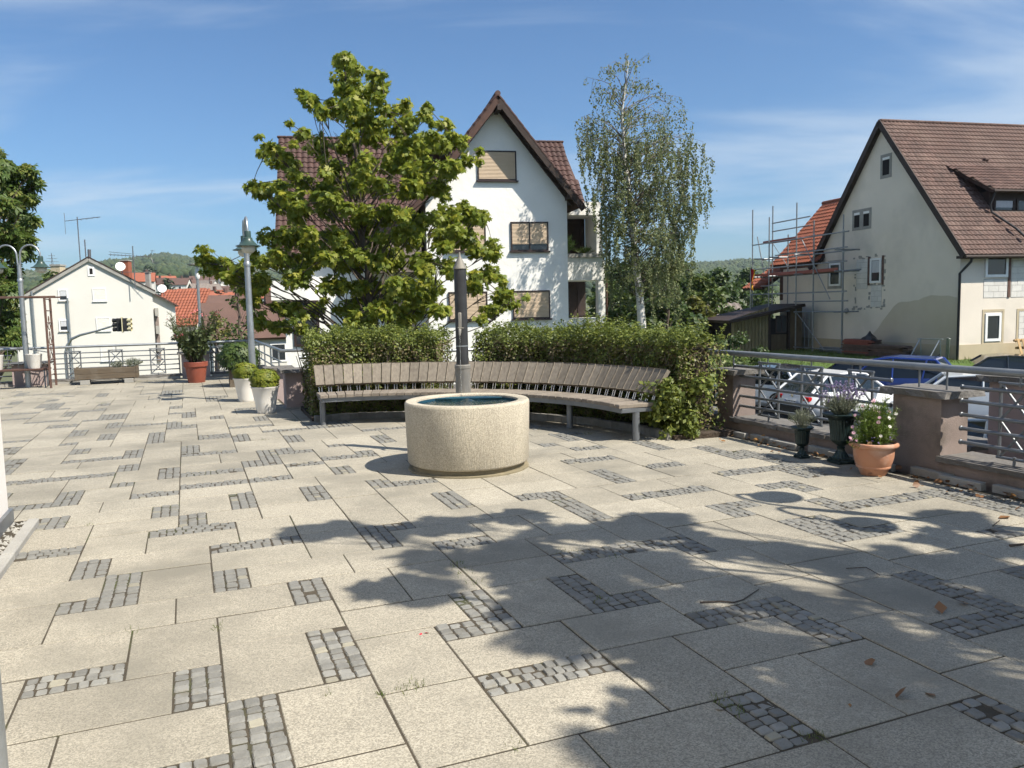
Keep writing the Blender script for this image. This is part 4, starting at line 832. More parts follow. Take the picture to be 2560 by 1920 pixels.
# back of the bench bay
bw = uvroot('parapet_wall', 'low stucco wall with handrail behind the hedges and bench', 'wall'); low_wall(bw, 1.85, 6.5, 13.25, 13.65, 0.22, along='x')
b = MB(); b.tube([(1.85, 13.42, 0.84), (6.2, 13.42, 0.84)], 0.03, 12); b.build('handrail', M['galv'], bw, True)
for a in (2.3, 3.3, 4.45, 5.3): tubes(bw, 'handrail_post', [((a, 13.42, 0.2), (a, 13.42, 0.82))], 0.012)
# stair head by the white pots
sp = uvroot('stair_pillar', 'pink grey stucco pillar with slate cap left of the bench', 'pillar'); pillar(sp, 1.44, 1.83, 13.35, 13.72, 0.60, 'stucco_pink', 0.05)
b = MB(); b.bbox(1.42, 1.85, 13.33, 13.74, -0.01, 0.035); b.build('plinth_strip', M['concrete_grey'], sp)
sp2 = uvroot('stair_pillar', 'lower pink stucco pillar behind the white pots at the stair head', 'pillar'); pillar(sp2, 1.35, 1.72, 15.15, 15.6, 0.52, 'stucco_pink', 0.05)
sr = uvroot('stair_railing', 'galvanised stair handrail between terrace lamp and left hedge', 'railing')
for pts, r in (([(1.62, 21.4, 0.86), (1.62, 15.4, 0.86), (2.35, 15.2, 0.86), (2.5, 14.6, 0.62)], 0.03), ([(1.75, 14.0, 0.80), (2.5, 14.0, 0.80)], 0.032), ([(1.62, 21.4, 0.64), (1.62, 15.6, 0.64)], 0.016), ([(1.62, 21.4, 0.48), (1.62, 15.6, 0.48)], 0.016), ([(1.9, 14.0, 0.70), (2.5, 14.0, 0.70)], 0.016), ([(1.9, 14.0, 0.58), (2.5, 14.0, 0.58)], 0.016)):
    b = MB(); b.tube(pts, r, 12); b.build('handrail', M['galv'], sr, True)
for a in (16.0, 17.5, 19.0, 20.5): tubes(sr, 'handrail_post', [((1.62, a, 0.2), (1.62, a, 0.85))], 0.016, 'galv')
for a in (1.9, 2.4): tubes(sr, 'handrail_post', [((a, 14.0, 0.0), (a, 14.0, 0.79))], 0.014, 'galv')
lw2 = uvroot('stair_wall', 'low stucco side wall with slate coping beside the terrace lamp', 'wall'); low_wall(lw2, 1.45, 1.82, 15.6, 21.4, 0.24, 'stucco_pink')
# left back wall
bl = uvroot('parapet_wall', 'low grey parapet at the far left end of the terrace', 'wall'); low_wall(bl, -7.5, -0.15, 21.45, 21.85, 0.10, 'concrete_grey', along='x'); low_wall(bl, 0.5, 1.8, 21.45, 21.85, 0.10, 'concrete_grey', along='x')
pillar(bl, -0.15, 0.50, 21.42, 21.85, 0.58, 'stucco_pink', 0.05); pillar(bl, -3.75, -3.05, 21.30, 21.75, 0.50, 'stucco_pink', 0.05)
rl = uvroot('steel_railing', 'grey steel railing with crossed squares before the far white house', 'railing')
b = MB(); b.tube([(-7.5, 21.6, 0.86), (1.6, 21.6, 0.86)], 0.03, 12); b.build('handrail', M['galv'], rl, True)
ZL = [z - 0.09 for z in ZS]; bar_panel(rl, 21.62, -2.95, -0.22, ZL, 'x', 0.014); bar_panel(rl, 21.62, 0.56, 1.5, ZL, 'x', 0.014); bar_panel(rl, 21.62, -7.2, -3.8, ZL, 'x', 0.014)
for a in ((-2.66, -2.37), (-1.76, -1.47), (-.85, -.53), (.67, 1.0), (-4.6, -4.3), (-5.6, -5.3)): x_square(rl, 21.6, a[0], a[1], 0.14, 0.75, 'x')
for a in (-2.5, -1.6, -.7, .84): tubes(rl, 'handrail_post', [((a, 21.62, 0.72), (a, 21.62, 0.85))], 0.008); tubes(rl, 'foot_post', [((a, 21.62, 0.08), (a, 21.62, 0.16))], 0.012)
tubes(rl, 'end_post', [((-0.2, 21.62, 0.08), (-0.2, 21.62, 0.84)), ((0.54, 21.62, 0.08), (0.54, 21.62, 0.84))], 0.014)
# ramp wall beyond the right parapet
rw = uvroot('ramp_wall', 'pinkish brown stucco wall with dark cap beyond the right railing', 'wall')
pillar(rw, 7.35, 7.75, 2.2, 5.58, 0.74, 'stucco_pink', 0.06, -2.4); b = MB(); b.bbox(7.2, 7.6, 5.58, 6.1, -2.4, 0.05); b.build('low_wall', M['stucco_pink'], rw)
b = MB(); rough_slab(b, 7.12, 7.68, 5.58, 6.2, 0.05, 0.10, rgw, .1, .012); b.build('coping_stone', M['slate'], rw)
b = MB(); b.tube([(7.55, 1.5, 1.02), (7.55, 4.72, 1.02), (7.55, 4.78, 1.02)], [0.035, 0.035, 0.02], 12); b.build('handrail', M['galv'], rw, True)
tubes(rw, 'handrail_post', [((7.55, 4.6, 0.78), (7.55, 4.6, 1.0)), ((7.55, 4.5, 0.78), (7.55, 4.5, 1.0))], 0.009)

# ------------------------------------------------------------------ terrace lamps
def lamp(loc, rz, label):
    root = empty('street_lamp', loc, rz, label, 'lamp', 'double lamps on the terrace')
    b = MB(); b.tube([(0, 0, -0.02), (0, 0, 1.6), (0, 0, 2.45), (0, 0, 2.78)], [0.062, 0.055, 0.050, 0.042], 18); b.build('pole', M['galv'], root, True)
    b = MB(); b.lathe([(0.062, 2.40), (0.064, 2.44), (0.05, 2.47)], 18, cap=False); b.build('pole_collar', M['galv'], root, True)
    for s in (-1, 1):
        pts = [(0.012 * s, 0, 2.70), (0.03 * s, 0, 2.86)] + [(s * (0.25 - 0.215 * math.cos(D(a))), 0, 2.98 + 0.235 * math.sin(D(a))) for a in range(8, 181, 14)] + [(0.465 * s, 0, 2.93)]
        b = MB(); b.tube(pts, 0.021, 12); arm = b.build('arm', M['galv'], root, True)
        c = (0.465 * s, 0, 0); b = MB(); b.lathe([(0.024, 2.97), (0.05, 2.965), (0.056, 2.95), (0.056, 2.86), (0.075, 2.845), (0.082, 2.81), (0.15, 2.735), (0.205, 2.715), (0.205, 2.705), (0.10, 2.71), (0.05, 2.72)], 28, c, cap=False); sh_ = b.build('lamp_shade', M['green_paint'], root, True)
        b = MB(); b.lathe([(0.105, 2.712), (0.118, 2.68), (0.112, 2.64), (0.085, 2.605), (0.045, 2.588), (0.0, 2.583)], 24, c, cap=False); b.build('globe', M['opal'], sh_, True)
    return root
LR = gr(636, 1002); lamp((LR.x, LR.y, 0), YAW + PI / 2, 'green double lamp on galvanised pole behind the white pots')
LL = uv(-3.39, 21.0); lamp((LL.x, LL.y, -0.02), 0.1, 'green double lamp on galvanised pole at the far left beside the trellis')
LO = uv(5.72, 3.0); lamp((LO.x, LO.y, 0), YAW + PI / 2, 'green double lamp outside the right edge by the parapet')

# ------------------------------------------------------------------ left building corner, kerb, near pole
wb = uvroot('left_building', 'white rendered building wall at the left edge of the picture', 'building'); b = MB(); b.bbox(-6.0, -1.36, -6.0, 7.16, -0.3, 6.5); b.build('wall', M['wall_plain'], wb)
b = MB(); b.bbox(-6.0, -1.33, -6.0, 7.18, -0.05, 0.10); b.build('plinth', M['steel'], wb)
for k in range(4):
    y0 = 0.4 + k * 1.6; b = MB(); b.bbox(-1.365, -1.335, y0, y0 + 1.1, 0.9, 2.2); w_ = b.build('window', M['frame_white'], wb); b = MB(); b.bbox(-1.345, -1.325, y0 + .06, y0 + 1.04, 0.96, 2.14); b.build('pane', M['glass'], w_)
gv = MB(); gv.bbox(-1.36, -1.205, -6, 7.0, -0.02, 0.0); gvo = gv.build('gravel_strip', M['bed']); gvo.location = (0, 0, 0); gvo.rotation_euler = (0, 0, YAW); prop(gvo, kind='structure')
for k in range(9):
    b = MB(); b.bev((-1.17, 6.5 - k * 1.0, 0.0), (0.08, 0.985, 0.09), 0.008); o = b.build('kerb_stone', M['concrete_grey'], gvo)
rg = np.random.default_rng(3); n = 420; pb = MB()
for k in range(n):
    u, v = rg.uniform(-1.34, -1.22), rg.uniform(3.5, 7.1); r = rg.uniform(.008, .02); b_ = [(r * math.cos(a) * rg.uniform(.7, 1.2), r * math.sin(a) * rg.uniform(.7, 1.2), 0) for a in (0, 1.25, 2.5, 3.77, 5.0)]
    pb.add([(u + x, v + y, 0.0) for x, y, z in b_] + [(u, v, r * 0.8)], [(i, (i + 1) % 5, 5) for i in range(5)])
go = pb.build('gravel', M['concrete_grey'], gvo); prop(go, kind='stuff')
np_ = at(20, 1919, 1.9); pr = 0.03
pn = empty('steel_post', (np_.x - 0.034, np_.y, 0), 0, 'galvanised post at the very bottom left corner', 'post'); b = MB(); b.tube([(0, 0, -0.02), (0, 0, 2.4)], pr, 18); b.build('tube', M['galv'], pn, True); b = MB(); b.lathe([(0.07, 0.0), (0.07, 0.008), (0.034, 0.01)], 18); b.build('base_plate', M['galv'], pn)

# ------------------------------------------------------------------ pots and plants
def ball_plant(root, c, rx, rz_, n, size, m, seed, shape='oval'):
    rg = np.random.default_rng(seed); d = rg.normal(size=(n, 3)); d /= np.linalg.norm(d, axis=1)[:, None]
    w = 1 + 0.07 * np.sin(d[:, 0] * 9 + seed) * np.sin(d[:, 1] * 8) + 0.05 * np.sin(d[:, 2] * 11); q = (rg.random(n) ** 0.35 * 0.32 + 0.68) * w
    P = np.array(c) + d * q[:, None] * np.array([rx, rx, rz_]); return leaves('foliage', P, size, m, root, shape, d, 0.3, -0.2, 0.35, seed)
def white_pot(p, s, label, seed):
    root = empty('potted_box_ball', p, 0, label, 'potted plant', 'clipped box balls in white pots')
    b = MB(); b.lathe([(0.138, 0.0), (0.142, 0.008), (0.150, 0.05), (0.178, 0.22), (0.212, 0.40), (0.226, 0.418), (0.226, 0.430), (0.206, 0.430), (0.196, 0.40), (0.19, 0.385), (0.0, 0.385)], 40); b.build('pot', M['white_pot'], root, True)
    b = MB(); b.lathe([(0.192, 0.37), (0.192, 0.392), (0.0, 0.395)], 24); b.build('soil', M['soil'], root)
    b = MB()
    for k in range(9): a = k * .7; b.tube([(0, 0, 0.36), (0.1 * math.cos(a), 0.1 * math.sin(a), 0.55)], [0.01, 0.004], 5)
    b.build('stems', M['bark'], root); ball_plant(root, (0, 0, 0.535), 0.235, 0.185, 3600, 0.032, M['l_box'], seed); root.scale = (s, s, s); return root
g1 = gr(660, 1034); white_pot((g1.x, g1.y + 0.12, 0), 0.97, 'nearer white pot with a clipped green box ball', 3)
g2 = gr(612, 1005); white_pot((g2.x, g2.y + 0.12, 0), 0.98, 'farther white pot with box ball, half hidden by the nearer one', 4)

ol = empty('potted_oleander', uv(0.16, 19.9), 0, 'tall airy oleander with pink blossoms in a red brown pot', 'potted plant')
b = MB(); b.lathe([(0.18, 0.0), (0.185, 0.01), (0.235, 0.36), (0.262, 0.375), (0.268, 0.47), (0.262, 0.478), (0.24, 0.475), (0.235, 0.42), (0.0, 0.42)], 36); b.build('pot', M['red_pot'], ol, True)
rr = random.Random(2); st = MB(); PP = []; TT = []; FP = []
for k in range(48):
    a = rr.uniform(0, 2 * PI); r0 = rr.uniform(0, .12); ht = rr.uniform(0.4, 1.2); sp_ = rr.uniform(.1, .62) * (0.45 + ht / 1.8); p = Vector((r0 * math.cos(a), r0 * math.sin(a), 0.42)); q = Vector((sp_ * math.cos(a), sp_ * math.sin(a), 0.45 + ht))
    pts = branch_pts(p, q, 0.08, 6, 0.02, rr); st.tube(pts, [0.009, 0.008, 0.007, 0.005, 0.004, 0.003], 5)
    for j in range(46):
        t_ = 1.0 + 4 * rr.random() ** 0.8; i = min(4, int(t_)); pp = pts[i].lerp(pts[i + 1], t_ - i); PP.append(pp); aa = rr.uniform(0, 2 * PI); TT.append((math.cos(aa), math.sin(aa), 0.6))
    if rr.random() < 0.32:
        for j in range(9): FP.append(q + Vector((rr.gauss(0, .03), rr.gauss(0, .03), rr.gauss(0.01, .03))))
st.build('stems', M['bark'], ol); leaves('foliage', PP, 0.115, M['l_oleander'], ol, 'blade', None, 0.3, 0.0, 0.3, 5, TT); leaves('lower_foliage', [Vector((p[0] * .8, p[1] * .8, 0.42 + (p[2] - .42) * .7)) for p in PP[::2]], 0.11, M['l_oleander'], ol, 'lance', None, 0.3, 0.0, 0.3, 6)
leaves('blossoms', FP, 0.035, M['petal_red'], ol, 'oval', None, 0.4, 0, 0.3, 7)

# dark shrub in a wooden tub near the lamp
ds = empty('potted_shrub', uv(1.02, 18.3), YAW, 'dark grey green shrub in a wooden tub left of the terrace lamp', 'potted plant')
b = MB(); b.bbox(-.22, .22, -.22, .22, 0.0, 0.36); b.build('tub', M['wood_box'], ds); ball_plant(ds, (0, 0, 0.62), 0.46, 0.34, 2600, 0.07, M['l_dark'], 9, 'lance')

# planter box
pb_ = empty('planter_box', uv(-1.77, 21.02), YAW, 'long weathered wooden planter box on concrete blocks by the railing', 'planter')
for s in (-1, 1):
    for k in range(2):
        b = MB(); b.bev((0, s * 0.20, 0.185 + k * 0.125), (1.24, 0.045, 0.122), 0.005); b.build('side_board', M['wood_box'], pb_)
        b = MB(); b.bev((s * 0.60, 0, 0.185 + k * 0.125), (0.045, 0.352, 0.122), 0.005); b.build('end_board', M['wood_box'], pb_)
for x in (-.64, .64):
    for y in (-.2, .2): b = MB(); b.bev((x, y, 0.255), (0.05, 0.06, 0.29), 0.005); b.build('corner_post', M['wood_box'], pb_)
for x in (-.46, .46): b = MB(); b.bev((x, -.1, 0.055), (0.2, 0.28, 0.105), 0.006); b.build('support_block', M['concrete_grey'], pb_)
b = MB(); b.bbox(-.58, .58, -.178, .178, 0.12, 0.335); b.build('soil', M['soil'], pb_)
def tuft(name, parent_loc, label, n, h, rx, m, size, seed, shape='blade', cat='plant', group=None, spikes=None, rz=0):
    root = empty(name, parent_loc, 0, label, cat, group); rg = np.random.default_rng(seed); rr = random.Random(seed); PP = []; TT = []; st = MB(); tips = []
    for k in range(n):
        a = rr.uniform(0, 2 * PI); e = math.sqrt(rr.random()); q = Vector((rx * e * math.cos(a), rx * e * math.sin(a), h * (1 - .45 * e * e) * rr.uniform(.7, 1.05))); p = Vector((q.x * .25, q.y * .25, 0)); st.tube([p, p.lerp(q, .5) + Vector((0, 0, .1 * h)), q], 0.0022, 3, cap=False); tips.append(q)
        for j in range(14):
            f = .25 + .75 * rr.random(); PP.append(p.lerp(q, f) + Vector((0, 0, .1 * h * math.sin(f * PI)))); aa = rr.uniform(0, 2 * PI); TT.append((math.cos(aa) * .7, math.sin(aa) * .7, .8))
    st.build('stems', M[m], root); leaves('foliage', PP, size, M[m], root, shape, None, 0.2, 0, 0.3, seed, TT)
    return root, tips
tuft('silver_plant', uv(-1.55, 21.0, 0.33), 'smaller silvery tuft in the wooden planter box', 34, 0.20, 0.17, 'l_lavender', 0.05, 4); tuft('silver_plant', uv(-1.22, 21.05, 0.33), 'larger silvery tuft at the right end of the planter box', 60, 0.24, 0.25, 'l_lavender', 0.055, 5)

def urn(p, k, label):
    root = empty('garden_urn', p, 0.3, label, 'urn', 'dark cast iron urns'); h = 1.0
    b = MB(); b.bev((0, 0, 0.035), (0.36, 0.36, 0.07), 0.012); b.bev((0, 0, 0.09), (0.31, 0.31, 0.05), 0.012); b.build('foot_plate', M['urn'], root)
    def fl(prof, name, nf=24, amp=0.03):
        b = MB(); n = nf * 2; vs = []
        for (r, z) in prof:
            for j in range(n): w = 2 * PI * j / n; q = r * (1 + (amp if j % 2 else -amp)); vs.append((q * math.cos(w), q * math.sin(w), z))
        b.add(vs, [(i * n + j, i * n + (j + 1) % n, (i + 1) * n + (j + 1) % n, (i + 1) * n + j) for i in range(len(prof) - 1) for j in range(n)]); return b.build(name, M['urn'], root)
    fl([(0.15, 0.115), (0.12, 0.17), (0.075, 0.24), (0.06, 0.30)], 'fluted_stem', 16, 0.04)
    b = MB(); b.lathe([(0.075, 0.29), (0.08, 0.31), (0.06, 0.33), (0.10, 0.36), (0.17, 0.41), (0.195, 0.46)], 32, cap=False); b.build('lower_bowl', M['urn'], root, True)
    fl([(0.195, 0.46), (0.20, 0.60), (0.215, 0.76), (0.235, 0.86)], 'fluted_bowl', 24, 0.02)
    b = MB(); b.lathe([(0.235, 0.86), (0.30, 0.91), (0.345, 0.945), (0.35, 0.965), (0.33, 0.975), (0.29, 0.95), (0.0, 0.93)], 40, cap=False); b.build('rim', M['urn'], root, True)
    root.scale = (k, k, k); return root
u1 = gr(2008, 1146); u2 = gr(2108, 1160)
urn((u1.x, u1.y + .04, 0), 0.325, 'smaller dark urn with a silvery plant by the right parapet'); urn((u2.x, u2.y + .06, 0), 0.50, 'larger dark fluted urn with lavender next to the terracotta pot')
tuft('silver_plant', (u1.x, u1.y + .04, 0.30), 'wispy silvery plant growing in the smaller urn', 60, 0.20, 0.15, 'l_lavender', 0.032, 6)
lv, tips = tuft('lavender', (u2.x, u2.y + .06, 0.46), 'grey green lavender with violet spikes in the larger urn', 150, 0.20, 0.20, 'l_lavender', 0.036, 7)
st = MB(); FP = []
for q in tips[:90]:
    e = q * 1.05 + Vector((rnd.gauss(0, .015), rnd.gauss(0, .015), rnd.uniform(.04, .14))); st.tube([q * .8, e], 0.0016, 3, cap=False)
    for j in range(12): FP.append(e + Vector((rnd.gauss(0, .004), rnd.gauss(0, .004), rnd.uniform(-.02, .022))))
st.build('flower_stalks', M['l_lavender'], lv); leaves('flower_spikes', FP, 0.012, M['petal_violet'], lv, 'oval', None, 0.3, 0, 0.4, 8)

tp_ = gr(2197, 1192); TP = Vector((tp_.x, tp_.y + .11, 0)); te = empty('terracotta_pot', TP, 0, 'round terracotta pot with rolled rim in front of the right pillar', 'pot')
b = MB(); b.lathe([(0.105, 0.0), (0.11, 0.006), (0.128, 0.05), (0.137, 0.066), (0.147, 0.07), (0.150, 0.08), (0.147, 0.09), (0.153, 0.10), (0.168, 0.16), (0.176, 0.235), (0.178, 0.25), (0.196, 0.255), (0.209, 0.266), (0.212, 0.28), (0.206, 0.294), (0.192, 0.299), (0.178, 0.293), (0.168, 0.28), (0.0, 0.276)], 56); b.build('pot', M['terracotta'], te, True)
b = MB(); b.lathe([(0.169, 0.26), (0.168, 0.284), (0.0, 0.288)], 32); b.build('soil', M['soil'], te)
b = MB(); b.lathe([(0.0, 0), (0.022, 0.0), (0.022, .003), (0, .003)], 20); o = b.build('plant_tag', M['pallet'], te); o.location = (-0.09, -0.115, 0.30); o.rotation_euler = (D(70), 0, 0)
fl_ = empty('cosmos_flowers', TP + Vector((0, 0, 0.28)), 0, 'feathery cosmos with pink and white flowers in the terracotta pot', 'flowers')
rr = random.Random(12); st = MB(); PP = []; TT = []; pk = []; wh = []; vio = []
for k in range(95):
    lean = k < 10; a = rr.uniform(0, 2 * PI); e = math.sqrt(rr.random()) * 0.185; ht = rr.uniform(.12, .46) * (1 - .35 * (e / .185) ** 2); p = Vector((e * .5 * math.cos(a), e * .5 * math.sin(a), 0)); q = Vector((0.02 + e * math.cos(a), e * math.sin(a), ht))
    if lean: q = Vector((-0.19 - rr.uniform(0, .07), -0.05 + rr.uniform(-.05, .05), rr.uniform(-.02, .16)))
    pts = branch_pts(p, q, 0.05, 5, 0.02, rr); st.tube(pts, 0.0022, 4, cap=False)
    for j in range(60): t_ = 4 * rr.random(); i = min(3, int(t_)); pp = pts[i].lerp(pts[i + 1], t_ - i); PP.append(pp + Vector((rr.gauss(0, .012), rr.gauss(0, .012), rr.gauss(0, .012)))); TT.append((rr.gauss(0, 1), rr.gauss(0, 1), .5))
    if (lean and k % 3 == 0) or rr.random() < .24:
        (pk if (lean or rr.random() < .6) else wh).append(q)
for k in range(60): a = rr.uniform(0, 2 * PI); e = rr.uniform(.1, .2); vio.append(Vector((e * math.cos(a), e * math.sin(a), rr.uniform(0.0, .10))))
st.build('stems', M['l_cosmos'], fl_); leaves('foliage', PP, 0.042, M['l_cosmos'], fl_, 'blade', None, 0.3, 0, 0.4, 11, TT)
def flower_heads(pts, m, name):
    for q in pts:
        b = MB(); n = 8; nn = Vector((rr.gauss(0, .5), -1.0, .7)).normalized(); x = nn.orthogonal().normalized(); y = nn.cross(x); r = rr.uniform(.014, .021)
        for j in range(n):
            w = 2 * PI * j / n; d0 = x * math.cos(w) + y * math.sin(w); t0 = x * -math.sin(w) + y * math.cos(w)
            b.add([q + nn * .002, q + d0 * r * .6 - t0 * r * .36 + nn * .005, q + d0 * r + nn * .004, q + d0 * r * .6 + t0 * r * .36 + nn * .005], [(0, 1, 2, 3)])
        b.build(name, M[m], fl_)
flower_heads(pk, 'petal_pink', 'pink_flower'); flower_heads(wh, 'petal_white', 'white_flower'); leaves('violet_flowers', vio, 0.016, M['petal_violet'], fl_, 'oval', None, 0.5, 0, 0.3, 13)

# ------------------------------------------------------------------ pergola with iron bench at the far left
tr = uvroot('iron_trellis', 'rusty iron trellis arch with scrollwork at the far left', 'trellis')
for v in (20.45, 21.25): b = MB(); b.bev((-2.87, v, 1.0), (0.045, 0.045, 2.02), 0.004); b.build('post', M['rust'], tr); b = MB(); b.bev((-5.6, v, 1.0), (0.045, 0.045, 2.02), 0.004); b.build('post', M['rust'], tr)
for v in (20.45, 21.25): b = MB(); b.bev((-4.2, v, 2.03), (3.1, 0.04, 0.035), 0.004); b.build('top_beam', M['rust'], tr)
for z in (0.28, 0.62, 0.95, 1.45, 1.72, 1.98): b = MB(); b.tube([(-2.87, 20.45, z), (-2.87, 21.25, z)], 0.012, 8); b.build('rung', M['rust'], tr)
for k in range(3):
    b = MB(); zc = 0.78 + k * 0.34; vm = 20.85
    for s in (-1, 1): b.tube([(-2.87, vm + s * (.02 + .17 * math.sin(a) * (1 - a / 8)), zc - .17 + .10 * a * .55) for a in [x * .35 for x in range(17)]], 0.008, 6)
    b.build('scroll', M['rust'], tr, True)
gb = uvroot('iron_bench', 'iron garden bench with plank seat under the trellis at the far left', 'bench')
b = MB(); b.bev((-3.95, 20.75, 0.42), (2.1, 0.36, 0.04), 0.006); b.build('seat', M['brown_wood'], gb)
b = MB(); pts = [(-4.95 + 2.0 * k / 14, 20.98, 0.78 + 0.15 * math.sin(PI * k / 14)) for k in range(15)]; b.tube(pts, 0.012, 8); b.tube([(-4.95, 20.98, 0.55), (-2.95, 20.98, 0.55)], 0.010, 6); b.build('back_frame', M['steel'], gb, True)
for k in range(11): x = -4.95 + 0.2 * k; b = MB(); b.tube([(x, 20.98, 0.42), (x, 20.98, 0.78 + 0.15 * math.sin(PI * k / 10))], 0.007, 6); b.build('back_bar', M['steel'], gb, True)
for x in (-4.9, -3.0):
    for y in (20.6, 20.95): b = MB(); b.tube([(x, y, 0), (x, y, 0.40)], 0.015, 8); b.build('leg', M['steel'], gb, True)
def shelf_pot(p, label, seed):
    root = empty('white_flower_pot', p, 0, label, 'pot', 'white pots on the iron bench'); b = MB(); b.lathe([(0.125, 0), (0.13, .01), (0.165, .30), (0.172, .31), (0.172, .325), (0.155, .325), (0.15, .29), (0, .29)], 32); b.build('pot', M['white_pot'], root, True); b = MB(); b.lathe([(0.152, .27), (0.15, .295), (0, .298)], 20); b.build('soil', M['soil'], root)
p = uv(-3.20, 20.72, 0.44); shelf_pot(p, 'white pot on the iron bench, right of the lamp pole', 1); p = uv(-3.95, 20.72, 0.44); shelf_pot(p, 'white pot on the iron bench at the left picture edge', 2)

# ------------------------------------------------------------------ litter on the paving
rr = random.Random(31); PP = []
for k in range(520):
    v = rr.uniform(-1, 9.5); c = 5.88 if rr.random() < .8 else 5.6; u = min(6.0, c + rr.gauss(0, .055)); w = 1.0 if (8 < v < 9.5 or 4.2 < v < 4.9 or 6.6 < v < 7.4) else .35
    if rr.random() < w: PP.append(uv(u, v, 0.012 + abs(rr.gauss(0, .012))))
for k in range(5): PP.append(gr(rr.uniform(1500, 2500), rr.uniform(1250, 1900), 0.006))
lf = leaves('fallen_leaves', PP, 0.048, M['l_dead'], None, 'oval', None, 1.2, 0, 0.5, 3); prop(lf, 'dry brown leaves gathered along the right parapet', 'leaves', kind='stuff')
for k, (px, py) in enumerate([(2355, 1534), (2340, 1741), (2525, 1290)]):
    g = gr(px, py, .008); o = leaves('fallen_leaf', [(0, 0, 0)], [0.10, .055, 0.12][k], M['l_dead'], None, 'lance', None, 3.0, 0, 0.0, 5 + k); o.location = g; prop(o, ['orange brown leaf lying on setts at the lower right', 'short brown leaf on shaded slab near the bottom right', 'curled dry leaf at the foot of the right parapet'][k], 'leaf')
def twig(pts, r, label):
    pts = [gr(x, y, 0.008) for x, y in pts]; o0 = pts[0].copy(); b = MB(); b.tube([p - o0 for p in pts], [r * (1 - .5 * i / len(pts)) for i in range(len(pts))], 6); o = b.build('fallen_twig', M['bark'], None, True); o.location = o0; prop(o, label, 'twig')
twig([(1750, 1506), (1800, 1503), (1835, 1506), (1858, 1499), (1897, 1473)], 0.005, 'bent dark twig lying on the shaded slabs'); twig([(2116, 1421), (2165, 1418), (2200, 1438)], 0.003, 'thin twig on the slabs at the right in shade'); twig([(2482, 1315), (2500, 1300)], 0.004, 'short stick near the right edge in sunlight'); twig([(2525, 1364), (2560, 1360)], 0.009, 'thick stick at the right picture edge')
pe = leaves('red_petal', [(0, 0, 0), (0.012, 0.004, 0)], 0.02, mat('red_petal', (0.6, 0.03, 0.06)), None, 'oval', None, 2.5, 0, 0.2, 5); pe.location = gr(1055, 1582, .006); prop(pe, 'single red petal on a sunny slab', 'petal')
# weeds in the joints
rr = random.Random(41); PP = []
for (px, py, n, sp) in [(1140, 1412, 70, .02), (1160, 1430, 60, .03), (1185, 1455, 30, .03), (545, 1570, 45, .015), (330, 1576, 25, .02), (1010, 1722, 60, .02), (1045, 1716, 60, .02), (950, 1735, 30, .01), (1830, 1750, 70, .025), (1840, 1775, 60, .03), (1510, 1500, 70, .03), (1440, 1385, 60, .04), (1540, 1395, 50, .03), (2055, 1845, 60, .02), (1285, 1868, 40, .02), (735, 1050, 80, .04), (1465, 1085, 140, .06), (1440, 1082, 80, .05), (255, 1008, 60, .06), (160, 990, 60, .06), (20, 995, 120, .1), (30, 1010, 100, .1), (165, 1307, 25, .02), (225, 1313, 25, .02), (660, 1100, 30, .02), (950, 1090, 40, .03), (820, 1735, 20, .01), (2010, 1838, 40, .02), (1790, 1745, 30, .02), (1410, 1380, 40, .03)]:
    g = gr(px, py)
    for k in range(n * 2 // 3): PP.append(g + Vector((rr.gauss(0, sp), rr.gauss(0, sp * 1.6), -0.004)))
TT = [(rr.gauss(0, .6), rr.gauss(0, .6), 1.0) for _ in PP]; wd = leaves('joint_weeds', PP, 0.020, M['l_grass'], None, 'blade', None, 0.0, 0, 0.6, 9, TT); prop(wd, 'small grass tufts growing in the paving joints', 'weeds', kind='stuff')
for k, (px, py, s) in enumerate([(805, 1046, .10), (775, 1038, .07)]):
    b = MB(); rg3 = random.Random(k); pts = [(rg3.uniform(.6, 1.1) * s * math.cos(a), rg3.uniform(.6, 1.1) * s * .7 * math.sin(a)) for a in (0, 1.0, 2.1, 3.1, 4.2, 5.3)]; b.add([(x, y, 0) for x, y in pts] + [(x * .5, y * .5, s * rg3.uniform(.4, .6)) for x, y in pts], [(i, (i + 1) % 6, 6 + (i + 1) % 6, 6 + i) for i in range(6)] + [(6, 7, 8, 9, 10, 11)])
    o = b.build('loose_stone', M['sett']); o.location = gr(px, py); prop(o, ['larger loose grey stone beside the left bench leg', 'smaller loose stone at the hedge corner left of the bench'][k], 'stone')
# ------------------------------------------------------------------ ground outside the terrace
def smooth(a, b, x): t = max(0.0, min(1.0, (x - a) / (b - a))); return t * t * (3 - 2 * t)
def hill_top(x, y):
    a = math.degrees(math.atan2(x, max(1.0, y))); pts = [(-60, 62), (-34, 66), (-29, 70), (-25.5, 92), (-23, 101), (-20.5, 92), (-18, 72), (-10, 70), (5, 72), (14, 68), (16.5, 70), (19, 60), (30, 58), (60, 60)]
    for (a0, h0), (a1, h1) in zip(pts, pts[1:]):
        if a0 <= a <= a1: f = smooth(a0, a1, a); return h0 + (h1 - h0) * f
    return 60.0
def hill_z(x, y):
    r = math.hypot(x, y)
    if y < 0: return -6.0
    H = hill_top(x, y); 
    if r < 230: return -6.0
    if r < 1500: return -6.0 + (H + 6) * ((r - 230) / 1270) ** 1.0
    return H - (H + 20) * smooth(1500, 3200, r)
def terr(x, y):
    r = math.hypot(x, y)
    if r > 200: return hill_z(x, y) + (0 if r < 260 else 3.0 * math.sin(x * .011 + 1) * math.sin(y * .009))
    R_ = -2.32 + 1.25 * smooth(28.8, 31.2, y); L_ = -5.2; f = smooth(-16, 3, x) if y > 0 else 1.0
    z = L_ + (R_ - L_) * f
    return z + (-6.0 - z) * smooth(90, 190, r)
